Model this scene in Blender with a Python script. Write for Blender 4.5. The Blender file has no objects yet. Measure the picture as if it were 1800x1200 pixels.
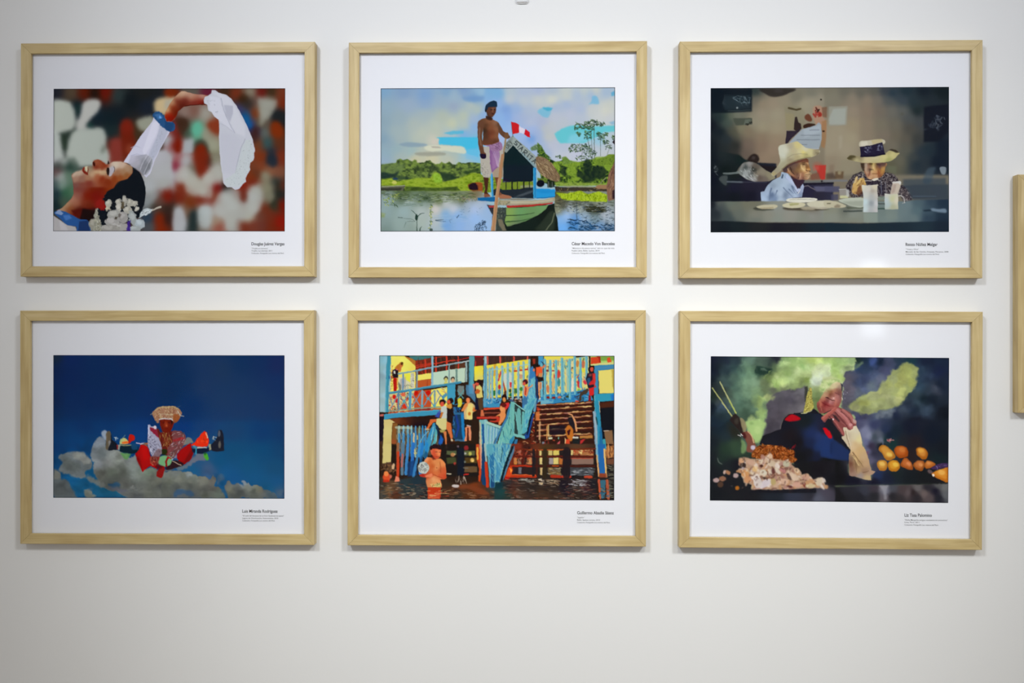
import bpy, bmesh, math
import numpy as np
from mathutils import Matrix, Vector

S = bpy.context.scene
COL = S.collection
R = math.radians

# ------------------------------------------------------------------ camera
CAMX, CAMZ, CAMD = 0.0, 1.55, 1.98994          # 1.99 m in front of the wall (wall face = plane y = 0)
cam = bpy.data.cameras.new('camera')
cam.sensor_width = 36.0
cam.lens = 32.0
cam.clip_start = 0.05
cam_o = bpy.data.objects.new('camera', cam)
COL.objects.link(cam_o)
cam_o.matrix_world = (Matrix.Translation((CAMX, -CAMD, CAMZ)) @ Matrix.Rotation(R(1.16195), 4, 'Z')
                      @ Matrix.Rotation(R(90.01674), 4, 'X') @ Matrix.Rotation(R(0.03894), 4, 'Z'))
S.camera = cam_o

# ------------------------------------------------------------------ colour management
S.view_settings.view_transform = 'Standard'
S.view_settings.look = 'None'
S.view_settings.gamma = 1.0
S.view_settings.use_curve_mapping = False
S.view_settings.exposure = 0.0

# ------------------------------------------------------------------ world: soft neutral room light
W = bpy.data.worlds.new('world'); S.world = W; W.use_nodes = True
wn = W.node_tree; bg = wn.nodes['Background']
w_tc = wn.nodes.new('ShaderNodeTexCoord'); w_sep = wn.nodes.new('ShaderNodeSeparateXYZ')
w_map = wn.nodes.new('ShaderNodeMapRange'); w_map.inputs['From Min'].default_value = -0.5; w_map.inputs['From Max'].default_value = 0.5
w_map.inputs['To Min'].default_value = 0.0; w_map.inputs['To Max'].default_value = 1.0
w_r = wn.nodes.new('ShaderNodeValToRGB')
w_r.color_ramp.elements[0].color = (1.056, 1.061, 1.079, 1); w_r.color_ramp.elements[1].color = (0.635, 0.612, 0.560, 1)
wn.links.new(w_tc.outputs['Generated'], w_sep.inputs[0]); wn.links.new(w_sep.outputs['Z'], w_map.inputs['Value'])
wn.links.new(w_map.outputs['Result'], w_r.inputs['Fac']); wn.links.new(w_r.outputs['Color'], bg.inputs['Color'])
bg.inputs['Strength'].default_value = 0.60

# ------------------------------------------------------------------ gallery lamps
def aim(o, target):
    d = Vector(target) - o.location
    o.rotation_euler = d.to_track_quat('-Z', 'Y').to_euler()

def spot(name, loc, target, power, angle, blend, color, radius):
    l = bpy.data.lights.new(name, 'SPOT'); l.energy = power; l.color = color
    l.spot_size = R(angle); l.spot_blend = blend; l.shadow_soft_size = radius
    o = bpy.data.objects.new(name, l); COL.objects.link(o); o.location = loc; aim(o, target)
    return o

def area(name, loc, target, power, sx, sy, color):
    l = bpy.data.lights.new(name, 'AREA'); l.shape = 'RECTANGLE'; l.size = sx; l.size_y = sy
    l.energy = power; l.color = color
    o = bpy.data.objects.new(name, l); COL.objects.link(o); o.location = loc; aim(o, target)
    return o

# track spots on the ceiling, 2.6 m out from the wall: (x, height aimed at on the wall, beam angle, watts)
WARM, COOL = (1.0, 0.985, 0.885), (0.86, 0.925, 1.06)
for _x, _tz, _ang, _p, _c in ((-1.3, 1.0, 44, 29.5, WARM), (-1.3, 1.4, 56, 40.5, WARM), (-1.3, 1.8, 56, 142.0, COOL), (0.2, 1.0, 44, 97.0, WARM),
                              (1.7, 1.0, 47, 70.0, WARM), (1.7, 1.4, 44, 50.5, WARM), (1.7, 1.8, 56, 103.0, COOL)):
    spot('track_spotlight', (_x, -2.6, 3.3), (0.12, 0.0, _tz), _p, _ang, 1.0, _c, 0.26)
area('window_daylight', (2.19, -3.9, 1.83), (2.19, 0.0, 1.83), 4.0, 0.15, 0.49, (0.84, 0.93, 1.0))
# ------------------------------------------------------------------ materials
def new_mat(name):
    m = bpy.data.materials.new(name); m.use_nodes = True
    nt = m.node_tree; b = nt.nodes['Principled BSDF']
    return m, nt, b

def plaster(name, col, rough=0.9, bump=0.12, sc=120):
    m, nt, b = new_mat(name)
    tc = nt.nodes.new('ShaderNodeTexCoord')
    n = nt.nodes.new('ShaderNodeTexNoise'); n.inputs['Scale'].default_value = 1.7; n.inputs['Detail'].default_value = 3
    r = nt.nodes.new('ShaderNodeValToRGB')
    r.color_ramp.elements[0].position = 0.3; r.color_ramp.elements[1].position = 0.7
    r.color_ramp.elements[0].color = (*[c * 0.985 for c in col], 1); r.color_ramp.elements[1].color = (*col, 1)
    nt.links.new(tc.outputs['Object'], n.inputs['Vector']); nt.links.new(n.outputs['Fac'], r.inputs['Fac'])
    nt.links.new(r.outputs['Color'], b.inputs['Base Color'])
    n2 = nt.nodes.new('ShaderNodeTexNoise'); n2.inputs['Scale'].default_value = sc; n2.inputs['Detail'].default_value = 4
    bp = nt.nodes.new('ShaderNodeBump'); bp.inputs['Strength'].default_value = bump; bp.inputs['Distance'].default_value = 0.001
    nt.links.new(tc.outputs['Object'], n2.inputs['Vector']); nt.links.new(n2.outputs['Fac'], bp.inputs['Height'])
    nt.links.new(bp.outputs['Normal'], b.inputs['Normal'])
    b.inputs['Roughness'].default_value = rough
    b.inputs['Specular IOR Level'].default_value = 0.2
    return m

def wood_mat(name, c0, c1, c2, rough=0.42):
    m, nt, b = new_mat(name)
    N = nt.nodes; L = nt.links
    tc = N.new('ShaderNodeTexCoord'); oi = N.new('ShaderNodeObjectInfo')
    mul = N.new('ShaderNodeVectorMath'); mul.operation = 'SCALE'; mul.inputs[3].default_value = 37.0
    cmb = N.new('ShaderNodeCombineXYZ')
    L.new(oi.outputs['Random'], cmb.inputs[0]); L.new(oi.outputs['Random'], cmb.inputs[1]); L.new(oi.outputs['Random'], cmb.inputs[2])
    L.new(cmb.outputs[0], mul.inputs[0])
    add = N.new('ShaderNodeVectorMath'); add.operation = 'ADD'
    L.new(tc.outputs['Object'], add.inputs[0]); L.new(mul.outputs[0], add.inputs[1])
    mp = N.new('ShaderNodeMapping'); mp.inputs['Scale'].default_value = (2.2, 45, 45)
    L.new(add.outputs[0], mp.inputs['Vector'])
    n = N.new('ShaderNodeTexNoise'); n.inputs['Scale'].default_value = 3.0; n.inputs['Detail'].default_value = 5; n.inputs['Distortion'].default_value = 0.5
    L.new(mp.outputs[0], n.inputs['Vector'])
    r = N.new('ShaderNodeValToRGB'); e = r.color_ramp.elements
    e[0].position = 0.28; e[0].color = (*c0, 1); e[1].position = 0.72; e[1].color = (*c2, 1)
    k = e.new(0.5); k.color = (*c1, 1)
    L.new(n.outputs['Fac'], r.inputs['Fac'])
    mp2 = N.new('ShaderNodeMapping'); mp2.inputs['Scale'].default_value = (7, 22, 22)
    L.new(add.outputs[0], mp2.inputs['Vector'])
    n3 = N.new('ShaderNodeTexNoise'); n3.inputs['Scale'].default_value = 1.6; n3.inputs['Detail'].default_value = 2
    L.new(mp2.outputs[0], n3.inputs['Vector'])
    r3 = N.new('ShaderNodeValToRGB'); r3.color_ramp.elements[0].position = 0.3; r3.color_ramp.elements[1].position = 0.62
    r3.color_ramp.elements[0].color = (0.86, 0.83, 0.80, 1); r3.color_ramp.elements[1].color = (1, 1, 1, 1)
    L.new(n3.outputs['Fac'], r3.inputs['Fac'])
    mx = N.new('ShaderNodeMix'); mx.data_type = 'RGBA'; mx.blend_type = 'MULTIPLY'; mx.inputs[0].default_value = 1.0
    L.new(r.outputs['Color'], mx.inputs[6]); L.new(r3.outputs['Color'], mx.inputs[7])
    L.new(mx.outputs[2], b.inputs['Base Color'])
    b.inputs['Roughness'].default_value = rough
    b.inputs['Specular IOR Level'].default_value = 0.35
    bp = N.new('ShaderNodeBump'); bp.inputs['Strength'].default_value = 0.15; bp.inputs['Distance'].default_value = 0.0006
    L.new(n.outputs['Fac'], bp.inputs['Height']); L.new(bp.outputs['Normal'], b.inputs['Normal'])
    return m

M_WALL = plaster('white_wall_paint', (0.80, 0.803, 0.798))
M_CEIL = plaster('ceiling_paint', (0.80, 0.80, 0.79))
M_FLOOR = wood_mat('floor_boards', (0.24, 0.15, 0.085), (0.28, 0.18, 0.105), (0.31, 0.21, 0.125), 0.5)
M_WOOD = wood_mat('pale_maple', (0.49, 0.36, 0.155), (0.575, 0.445, 0.21), (0.64, 0.51, 0.27))
M_BOARD = plaster('backing_board', (0.35, 0.27, 0.18))
M_PAPER, _, _b = new_mat('white_print_paper')
_b.inputs['Base Color'].default_value = (0.80, 0.805, 0.855, 1); _b.inputs['Roughness'].default_value = 0.75
_b.inputs['Specular IOR Level'].default_value = 0.2
M_INK, _, _b = new_mat('black_ink')
_b.inputs['Base Color'].default_value = (0.012, 0.012, 0.016, 1); _b.inputs['Roughness'].default_value = 0.6
M_INK2, _, _b = new_mat('grey_ink')
_b.inputs['Base Color'].default_value = (0.05, 0.05, 0.06, 1); _b.inputs['Roughness'].default_value = 0.6
M_PLASTIC, _, _b = new_mat('grey_plastic')
_b.inputs['Base Color'].default_value = (0.70, 0.71, 0.72, 1); _b.inputs['Roughness'].default_value = 0.45

M_PRINT, nt, b = new_mat('photographic_inks')
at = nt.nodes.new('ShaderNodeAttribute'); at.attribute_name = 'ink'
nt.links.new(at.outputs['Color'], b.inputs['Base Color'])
b.inputs['Roughness'].default_value = 0.6; b.inputs['Specular IOR Level'].default_value = 0.0

M_GLASS = bpy.data.materials.new('clear_glass'); M_GLASS.use_nodes = True
nt = M_GLASS.node_tree; nt.nodes.clear()
out = nt.nodes.new('ShaderNodeOutputMaterial'); mixn = nt.nodes.new('ShaderNodeMixShader')
tr = nt.nodes.new('ShaderNodeBsdfTransparent'); tr.inputs[0].default_value = (0.995, 0.997, 0.996, 1)
gl = nt.nodes.new('ShaderNodeBsdfGlossy'); gl.inputs['Roughness'].default_value = 0.06
fr = nt.nodes.new('ShaderNodeFresnel'); fr.inputs[0].default_value = 1.25
ge = nt.nodes.new('ShaderNodeNewGeometry'); fm = nt.nodes.new('ShaderNodeMath'); fm.operation = 'MULTIPLY_ADD'
fm.inputs[1].default_value = -1.0; fm.inputs[2].default_value = 1.0      # reflect on the outer face only
nt.links.new(ge.outputs['Backfacing'], fm.inputs[0])
fk = nt.nodes.new('ShaderNodeMath'); fk.operation = 'MULTIPLY'
nt.links.new(fr.outputs[0], fk.inputs[0]); nt.links.new(fm.outputs[0], fk.inputs[1]); nt.links.new(fk.outputs[0], mixn.inputs[0]); nt.links.new(tr.outputs[0], mixn.inputs[1])
nt.links.new(gl.outputs[0], mixn.inputs[2]); nt.links.new(mixn.outputs[0], out.inputs[0])

# ------------------------------------------------------------------ helpers
def link(name, me, mat, parent=None, loc=(0, 0, 0), rot=(0, 0, 0)):
    o = bpy.data.objects.new(name, me); COL.objects.link(o)
    if mat is not None and len(me.materials) == 0: me.materials.append(mat)
    o.parent = parent; o.location = loc; o.rotation_euler = rot
    return o

def box_mesh(name, x0, x1, y0, y1, z0, z1, bevel=0.0, seg=2):
    bm = bmesh.new(); bmesh.ops.create_cube(bm, size=1.0)
    for v in bm.verts:
        v.co = ((x0 + x1) / 2 + v.co.x * (x1 - x0), (y0 + y1) / 2 + v.co.y * (y1 - y0), (z0 + z1) / 2 + v.co.z * (z1 - z0))
    if bevel: bmesh.ops.bevel(bm, geom=list(bm.edges), offset=bevel, segments=seg, affect='EDGES')
    me = bpy.data.meshes.new(name); bm.to_mesh(me); bm.free()
    return me

def structure(name, me, mat):
    o = link(name, me, mat); o['kind'] = 'structure'; return o

# ------------------------------------------------------------------ the room
structure('wall_back', box_mesh('wall_back', -4.0, 4.5, 0.0, 0.12, 0.0, 3.9), M_WALL)
structure('floor', box_mesh('floor', -4.0, 4.5, -5.0, 0.12, -0.1, 0.0), M_FLOOR)
structure('ceiling', box_mesh('ceiling', -4.0, 4.5, -2.8, 0.12, 3.9, 4.0), M_CEIL)

# ------------------------------------------------------------------ framed photographs
FW, FH = 0.646, 0.5098        # outer size of every frame
RAIL = 0.0225                 # face width of a rail
Y_BACK, Y_FRONT = -0.0006, -0.0220
Y_PAPER = -0.0130

def rail_mesh(name, length):
    """mitred rail lying along +x, outer edge at z=0, inner edge at z=-RAIL, softly rounded front edges"""
    r = 0.0011
    prof = [(0.0, Y_BACK), (0.0, Y_FRONT + r)]
    for k in range(1, 4):
        a = k * math.pi / 8
        prof.append((-(r - r * math.cos(a)), Y_FRONT + r - r * math.sin(a)))
    prof.append((-r, Y_FRONT))
    prof.append((-RAIL + r, Y_FRONT))
    for k in range(1, 4):
        a = k * math.pi / 8
        prof.append((-RAIL + r - r * math.sin(a), Y_FRONT + r - r * math.cos(a)))
    prof += [(-RAIL, Y_FRONT + r), (-RAIL, Y_PAPER - 0.0021), (-RAIL + 0.0065, Y_PAPER - 0.0021), (-RAIL + 0.0065, Y_BACK)]
    bm = bmesh.new(); n = len(prof); segs = 8; rings = []
    for s in range(segs + 1):
        t = s / segs; ring = []
        for (z, y) in prof:
            x0 = -length / 2 - z; x1 = length / 2 + z
            ring.append(bm.verts.new((x0 + (x1 - x0) * t, y, z)))
        rings.append(ring)
    for s in range(segs):
        for i in range(n):
            j = (i + 1) % n
            f = bm.faces.new((rings[s][i], rings[s + 1][i], rings[s + 1][j], rings[s][j]))
    bm.faces.new(rings[0][::-1]); bm.faces.new(rings[-1])
    bmesh.ops.recalc_face_normals(bm, faces=list(bm.faces))
    me = bpy.data.meshes.new(name); bm.to_mesh(me); bm.free()
    return me

RAIL_H = rail_mesh('rail_long', FW - 0.0004)
RAIL_V = rail_mesh('rail_short', FH - 0.0004)
RAIL_H.materials.append(M_WOOD); RAIL_V.materials.append(M_WOOD)

def text_mesh(txt, bold):
    cu = bpy.data.curves.new('lettering', 'FONT'); cu.body = txt; cu.size = 1.0; cu.offset = 0.018 if bold else 0.004
    cu.resolution_u = 4
    o = bpy.data.objects.new('lettering', cu); COL.objects.link(o)
    bpy.context.view_layer.update()
    dg = bpy.context.evaluated_depsgraph_get()
    me = bpy.data.meshes.new_from_object(o.evaluated_get(dg))
    bpy.data.objects.remove(o); bpy.data.curves.remove(cu)
    return me

def caption_line(parent, name, txt, x0, x1, zbase, cap, bold):
    me = text_mesh(txt, bold)
    n = len(me.vertices); co = np.zeros(n * 3, np.float32); me.vertices.foreach_get('co', co); co = co.reshape(-1, 3)
    w0, w1 = co[:, 0].min(), co[:, 0].max()
    co2 = np.zeros_like(co)
    co2[:, 0] = x0 + (co[:, 0] - w0) * (x1 - x0) / (w1 - w0)
    co2[:, 2] = zbase + co[:, 1] * cap / 0.72
    me.vertices.foreach_set('co', co2.reshape(-1)); me.update()
    me.materials.clear()
    return link(name, me, M_INK if bold else M_INK2, parent)

def print_mesh(name, canvas, corners, w, h, rot):
    """the photograph: a fine sheet whose colours are the inks (one colour attribute)"""
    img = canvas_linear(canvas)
    NX, NY = 620, 380
    u = np.linspace(0, 1, NX); v = np.linspace(0, 1, NY)
    U, V = np.meshgrid(u, v)
    (ax, ay), (bx, by), (cx, cy), (dx, dy) = corners
    PX = (1 - V) * ((1 - U) * ax + U * bx) + V * ((1 - U) * dx + U * cx)
    PY = (1 - V) * ((1 - U) * ay + U * by) + V * ((1 - U) * dy + U * cy)
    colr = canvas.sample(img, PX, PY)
    X = (U - 0.5) * w; Z = (0.5 - V) * h
    co = np.stack([X, np.zeros_like(X), Z], -1).reshape(-1, 3).astype(np.float32)
    me = bpy.data.meshes.new(name)
    me.vertices.add(NX * NY); me.vertices.foreach_set('co', co.reshape(-1))
    i = np.arange((NY - 1) * (NX - 1)); r_ = i // (NX - 1); c_ = i % (NX - 1); b0 = r_ * NX + c_
    quads = np.stack([b0, b0 + NX, b0 + NX + 1, b0 + 1], 1).astype(np.int32)
    nq = len(quads)
    me.loops.add(nq * 4); me.loops.foreach_set('vertex_index', quads.reshape(-1))
    me.polygons.add(nq); me.polygons.foreach_set('loop_start', (np.arange(nq) * 4).astype(np.int32))
    me.update()
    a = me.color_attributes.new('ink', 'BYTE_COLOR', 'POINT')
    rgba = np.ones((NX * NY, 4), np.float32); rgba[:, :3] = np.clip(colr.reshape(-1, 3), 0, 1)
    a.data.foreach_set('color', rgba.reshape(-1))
    return me

def make_picture(cx, cz, roll, label, photo=None, photo_label=None, lines=None):
    root = bpy.data.objects.new('framed_photograph', None); COL.objects.link(root)
    root.empty_display_size = 0.1
    root.location = (cx, 0, cz); root.rotation_euler = (0, R(-roll), 0)
    root['label'] = label; root['category'] = 'picture'; root['group'] = 'framed photographs on the white wall'
    link('frame_rail', RAIL_H, M_WOOD, root, (0, 0, FH / 2), (0, 0, 0))
    link('frame_rail', RAIL_H, M_WOOD, root, (0, 0, -FH / 2), (0, math.pi, 0))
    link('frame_rail', RAIL_V, M_WOOD, root, (-FW / 2, 0, 0), (0, -math.pi / 2, 0))
    link('frame_rail', RAIL_V, M_WOOD, root, (FW / 2, 0, 0), (0, math.pi / 2, 0))
    iw, ih = FW / 2 - 0.0165, FH / 2 - 0.0165
    link('backing_board', box_mesh('backing_board', -iw, iw, Y_PAPER + 0.0004, Y_PAPER + 0.0045, -ih, ih), M_BOARD, root)
    paper = link('paper_sheet', box_mesh('paper_sheet', -iw, iw, Y_PAPER, Y_PAPER + 0.0003, -ih, ih), M_PAPER, root)
    g = link('glass_pane', box_mesh('glass_pane', -iw, iw, Y_PAPER - 0.0020, Y_PAPER - 0.0005, -ih, ih), M_GLASS, root)
    if photo:
        canvas, corners, (mx_, mz_), (w, h), rot = photo
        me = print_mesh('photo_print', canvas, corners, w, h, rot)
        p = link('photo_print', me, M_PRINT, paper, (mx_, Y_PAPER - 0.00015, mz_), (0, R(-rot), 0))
        p['label'] = photo_label
    if lines:
        for ln in lines:
            o = caption_line(paper, ln[0], *ln[1:])
            o.location.y = Y_PAPER - 0.00012
    return root
# ------------------------------------------------------------------ a small painting kit for the photographs' inks
class Canvas:
    """colours of one photographic print; coordinates are set with view(ox, oy, scale)"""
    def __init__(s, corners, base=(40, 40, 40), ss=2):
        xs = [c[0] for c in corners]; ys = [c[1] for c in corners]
        s.corners = corners; s.x0 = min(xs) - 2; s.y0 = min(ys) - 2; s.ss = ss
        s.w = int((max(xs) - s.x0 + 4) * ss); s.h = int((max(ys) - s.y0 + 4) * ss)
        s.im = np.empty((s.h, s.w, 3), np.float32); s.im[:] = base
        s.yy, s.xx = np.mgrid[0:s.h, 0:s.w].astype(np.float32)
        s.xx = (s.xx + 0.5) / ss + s.x0; s.yy = (s.yy + 0.5) / ss + s.y0
        s.v = (0, 0, 1.0); s.rng = np.random.default_rng(7)
    def view(s, ox, oy, sc): s.v = (ox, oy, sc); return s
    def T(s, p): p = np.asarray(p, np.float32); return p / s.v[2] + np.array(s.v[:2], np.float32)
    def bb(s, p, m):
        a = np.floor((p.min(0) - m - [s.x0, s.y0]) * s.ss).astype(int); b = np.ceil((p.max(0) + m - [s.x0, s.y0]) * s.ss).astype(int)
        a = np.maximum(a, 0); b = np.minimum(b, [s.w, s.h])
        return (a[0], b[0], a[1], b[1]) if (b > a).all() else None
    def mix(s, bbx, m, col, a):
        x0, x1, y0, y1 = bbx; m = (m * a)[..., None]
        s.im[y0:y1, x0:x1] = s.im[y0:y1, x0:x1] * (1 - m) + np.asarray(col, np.float32) * m
    def mask(s, p, blur, ss2=2):
        m = blur * 2.6 + 1.5; bbx = s.bb(p, m)
        if bbx is None: return None, None
        x0, x1, y0, y1 = bbx; k = ss2 if blur < 1.2 else 1
        W = (x1 - x0) * k; H = (y1 - y0) * k
        q = (p - [s.x0, s.y0]) * s.ss; q = (q - [x0, y0]) * k
        M = np.zeros((H, W + 1), np.float32); n = len(q)
        ya = np.arange(H) + 0.5
        for i in range(n):
            (ax, ay), (bx, by) = q[i], q[(i + 1) % n]
            if ay == by: continue
            sg = 1 if by > ay else -1
            lo, hi = (ay, by) if sg > 0 else (by, ay)
            j0 = max(0, int(np.ceil(lo - 0.5))); j1 = min(H, int(np.ceil(hi - 0.5)))
            if j1 <= j0: continue
            yj = ya[j0:j1]; xc = ax + (yj - ay) * (bx - ax) / (by - ay)
            xi = np.clip(np.ceil(xc - 0.5), 0, W).astype(int)
            np.add.at(M, (np.arange(j0, j1), xi), sg)
        M = (np.abs(np.cumsum(M, 1)[:, :W]) > 0.5).astype(np.float32)
        if k > 1: M = M.reshape(H // k, k, W // k, k).mean((1, 3))
        if blur > 0: M = gblur(M, blur * s.ss)
        return bbx, M
    def poly(s, col, pts, blur=0.0, a=1.0, sm=False):
        p = s.T(pts)
        if sm: p = smooth(p)
        b, M = s.mask(p, blur)
        if b: s.mix(b, M, col, a)
        return s
    def ell(s, col, cx, cy, rx, ry, rot=0.0, blur=0.0, a=1.0):
        t = np.linspace(0, 2 * np.pi, 29)[:-1]; c, n = np.cos(np.radians(rot)), np.sin(np.radians(rot))
        X = rx * np.cos(t); Y = ry * np.sin(t)
        return s.poly(col, np.stack([cx + c * X - n * Y, cy + n * X + c * Y], 1), blur, a)
    def line(s, col, pts, w, blur=0.0, a=1.0, w2=None):
        """a stroke of width w (view units) tapering to w2"""
        p = s.T(pts); w = w / s.v[2] / 2; w2 = w if w2 is None else w2 / s.v[2] / 2
        bbx = s.bb(p, max(w, w2) + 1.5)
        if bbx is None: return s
        x0, x1, y0, y1 = bbx; X = s.xx[y0:y1, x0:x1]; Y = s.yy[y0:y1, x0:x1]
        L = np.r_[0, np.cumsum(np.hypot(*(p[1:] - p[:-1]).T))]; L /= max(L[-1], 1e-6); best = np.full(X.shape, 9e9, np.float32)
        for i in range(len(p) - 1):
            a0, b0 = p[i], p[i + 1]; d = b0 - a0; t = np.clip(((X - a0[0]) * d[0] + (Y - a0[1]) * d[1]) / (d @ d + 1e-9), 0, 1)
            ww = w + (w2 - w) * (L[i] + (L[i + 1] - L[i]) * t)
            best = np.minimum(best, np.hypot(X - a0[0] - t * d[0], Y - a0[1] - t * d[1]) - ww)
        M = np.clip(0.5 - best / (1.0 / s.ss + blur), 0, 1)
        s.mix(bbx, M, col, a); return s
    def field(s, pts, k=1.6, blur=2.6, region=None, rblur=0.0, a=1.0):
        """smooth colour field through (x, y, r, g, b) samples, optionally only inside a region"""
        A = np.asarray(pts, np.float32); P = s.T(A[:, :2]); C = A[:, 2:5]
        g = 6; X = s.xx[::g, ::g]; Y = s.yy[::g, ::g]
        d2 = (X[..., None] - P[:, 0]) ** 2 + (Y[..., None] - P[:, 1]) ** 2
        w = 1.0 / (d2 + 6.0) ** k; F = (w @ C) / w.sum(-1)[..., None]
        if blur:
            q = 8; G = np.pad(F, ((q, q), (q, q), (0, 0)), mode='edge'); F = np.stack([gblur(G[..., j], blur * s.ss / g)[q:-q, q:-q] for j in range(3)], -1)
        iy = np.clip(np.arange(s.h) / g, 0, F.shape[0] - 1.001); ix = np.clip(np.arange(s.w) / g, 0, F.shape[1] - 1.001)
        y0 = iy.astype(int); x0 = ix.astype(int); fy = (iy - y0)[:, None, None]; fx = (ix - x0)[None, :, None]
        F = (F[y0][:, x0] * (1 - fy) * (1 - fx) + F[y0 + 1][:, x0] * fy * (1 - fx) + F[y0][:, x0 + 1] * (1 - fy) * fx + F[y0 + 1][:, x0 + 1] * fy * fx)
        if region is None: M = np.float32(a)
        else:
            b, m = s.mask(s.T(region), rblur); M = np.zeros((s.h, s.w, 1), np.float32); M[b[2]:b[3], b[0]:b[1], 0] = m * a
        s.im = s.im * (1 - M) + F * M; return s
    def noise(s, sx, sy, seed, oct=3, rot=0.0):
        c, n = np.cos(rot), np.sin(rot); X = (s.xx * c + s.yy * n) / sx; Y = (-s.xx * n + s.yy * c) / sy
        out = np.zeros_like(X); amp = 1.0; tot = 0
        for o in range(oct):
            out += amp * vnoise(X * 2 ** o + 17.3 * o, Y * 2 ** o + 9.1 * o, seed + o); tot += amp; amp *= 0.55
        return out / tot
    def tex(s, pts, cols, sx, sy, seed, blur=0.4, a=1.0, oct=3, rot=0.0, lo=0.25, hi=0.75, sm=False):
        """region filled from a palette by noise (foliage, water, cloth)"""
        p = s.T(pts)
        if sm: p = smooth(p)
        b, M = s.mask(p, blur)
        if not b: return s
        x0, x1, y0, y1 = b; n = s.noise(sx, sy, seed, oct, rot)[y0:y1, x0:x1]
        t = np.clip((n - lo) / (hi - lo), 0, 0.9999) * (len(cols) - 1); i = t.astype(int); f = (t - i)[..., None]
        C = np.asarray(cols, np.float32); s.mix(b, M, C[i] * (1 - f) + C[i + 1] * f, a); return s
    def dabs(s, cols, pts, n, ln, w, ang=0.0, spread=0.3, seed=1, a=1.0, blur=0.2):
        """n short strokes scattered inside a polygon (leaves, ripples, crumbs)"""
        r = np.random.default_rng(seed); p = np.asarray(pts, np.float32); lo, hi = p.min(0), p.max(0); k = 0
        while k < n:
            q = lo + r.random(2) * (hi - lo)
            if not inside(q, p): continue
            k += 1; t = ang + r.normal() * spread; l = ln * (0.3 + 0.8 * r.random()); d = np.array([np.cos(t), np.sin(t)]) * l / 2
            s.line(cols[r.integers(len(cols))], [q - d, q + d], w * (0.35 + 0.6 * r.random()), blur, a * 0.9)
        return s
    def warp(s, amp, sc, seed, oct=3, pts=None):
        """ragged, billowing edges: push the paint about with a noise field"""
        dx = (s.noise(sc, sc, seed, oct) - 0.5) * 4 * amp; dy = (s.noise(sc, sc, seed + 50, oct) - 0.5) * 4 * amp
        if pts is not None:
            b, m = s.mask(s.T(pts), 1.0); M = np.zeros((s.h, s.w), np.float32); M[b[2]:b[3], b[0]:b[1]] = m; dx = dx * M; dy = dy * M
        s.im = s.sample(s.im, s.xx + dx, s.yy + dy).astype(np.float32); return s
    def mottle(s, k, sx, sy, seed, pts=None, blur=2.0, oct=4):
        """uneven tone of cloud, smoke or skin"""
        n = 1 + (s.noise(sx, sy, seed, oct) - 0.5)[..., None] * 2 * k
        if pts is not None:
            b, m = s.mask(s.T(pts), blur); M = np.zeros((s.h, s.w, 1), np.float32); M[b[2]:b[3], b[0]:b[1], 0] = m; n = 1 + (n - 1) * M
        s.im = s.im * n; return s
    def soften(s, sg):
        """out-of-focus blur of everything painted so far"""
        p = int(sg * s.ss * 3) + 1; P = np.pad(s.im, ((p, p), (p, p), (0, 0)), mode='edge')
        s.im = np.stack([gblur(P[..., k], sg * s.ss)[p:-p, p:-p] for k in range(3)], -1); return s
    def edge(s, col=(38, 42, 52), w=0.8, a=0.95):
        v = s.v; s.view(0, 0, 1); c = list(s.corners) + [s.corners[0]]
        for i in range(4): s.line(col, [c[i], c[i + 1]], w, 0.2, a)
        s.v = v; return s
    def sample(s, img, PX, PY):
        x = np.clip((PX - s.x0) * s.ss - 0.5, 0, s.w - 1.001); y = np.clip((PY - s.y0) * s.ss - 0.5, 0, s.h - 1.001)
        x0 = x.astype(int); y0 = y.astype(int); fx = (x - x0)[..., None]; fy = (y - y0)[..., None]
        return img[y0, x0] * (1 - fx) * (1 - fy) + img[y0, x0 + 1] * fx * (1 - fy) + img[y0 + 1, x0] * (1 - fx) * fy + img[y0 + 1, x0 + 1] * fx * fy

def gblur(M, sg):
    r = max(1, int(sg * 2.6)); k = np.exp(-0.5 * (np.arange(-r, r + 1) / sg) ** 2); k = (k / k.sum()).astype(np.float32)
    P = np.pad(M, ((r, r), (0, 0))); M = sum(k[i] * P[i:i + M.shape[0]] for i in range(2 * r + 1))
    P = np.pad(M, ((0, 0), (r, r))); return sum(k[i] * P[:, i:i + M.shape[1]] for i in range(2 * r + 1))

def smooth(p, n=6):
    out = []; m = len(p)
    for i in range(m):
        a, b, c, d = p[i - 1], p[i], p[(i + 1) % m], p[(i + 2) % m]
        for t in np.arange(n) / n:
            out.append(0.5 * ((2 * b) + (c - a) * t + (2 * a - 5 * b + 4 * c - d) * t * t + (3 * b - a - 3 * c + d) * t ** 3))
    return np.array(out, np.float32)

def inside(q, p):
    x, y = q; c = False; j = len(p) - 1
    for i in range(len(p)):
        if (p[i][1] > y) != (p[j][1] > y) and x < (p[j][0] - p[i][0]) * (y - p[i][1]) / (p[j][1] - p[i][1]) + p[i][0]: c = not c
        j = i
    return c

def vnoise(X, Y, seed):
    xi = np.floor(X).astype(np.int64); yi = np.floor(Y).astype(np.int64); fx = X - xi; fy = Y - yi
    fx = fx * fx * (3 - 2 * fx); fy = fy * fy * (3 - 2 * fy)
    T = np.random.default_rng(seed).random((256, 256)).astype(np.float32)
    g = lambda a, b: T[(yi + b) & 255, (xi + a) & 255]
    return (g(0, 0) * (1 - fx) + g(1, 0) * fx) * (1 - fy) + (g(0, 1) * (1 - fx) + g(1, 1) * fx) * fy

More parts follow.
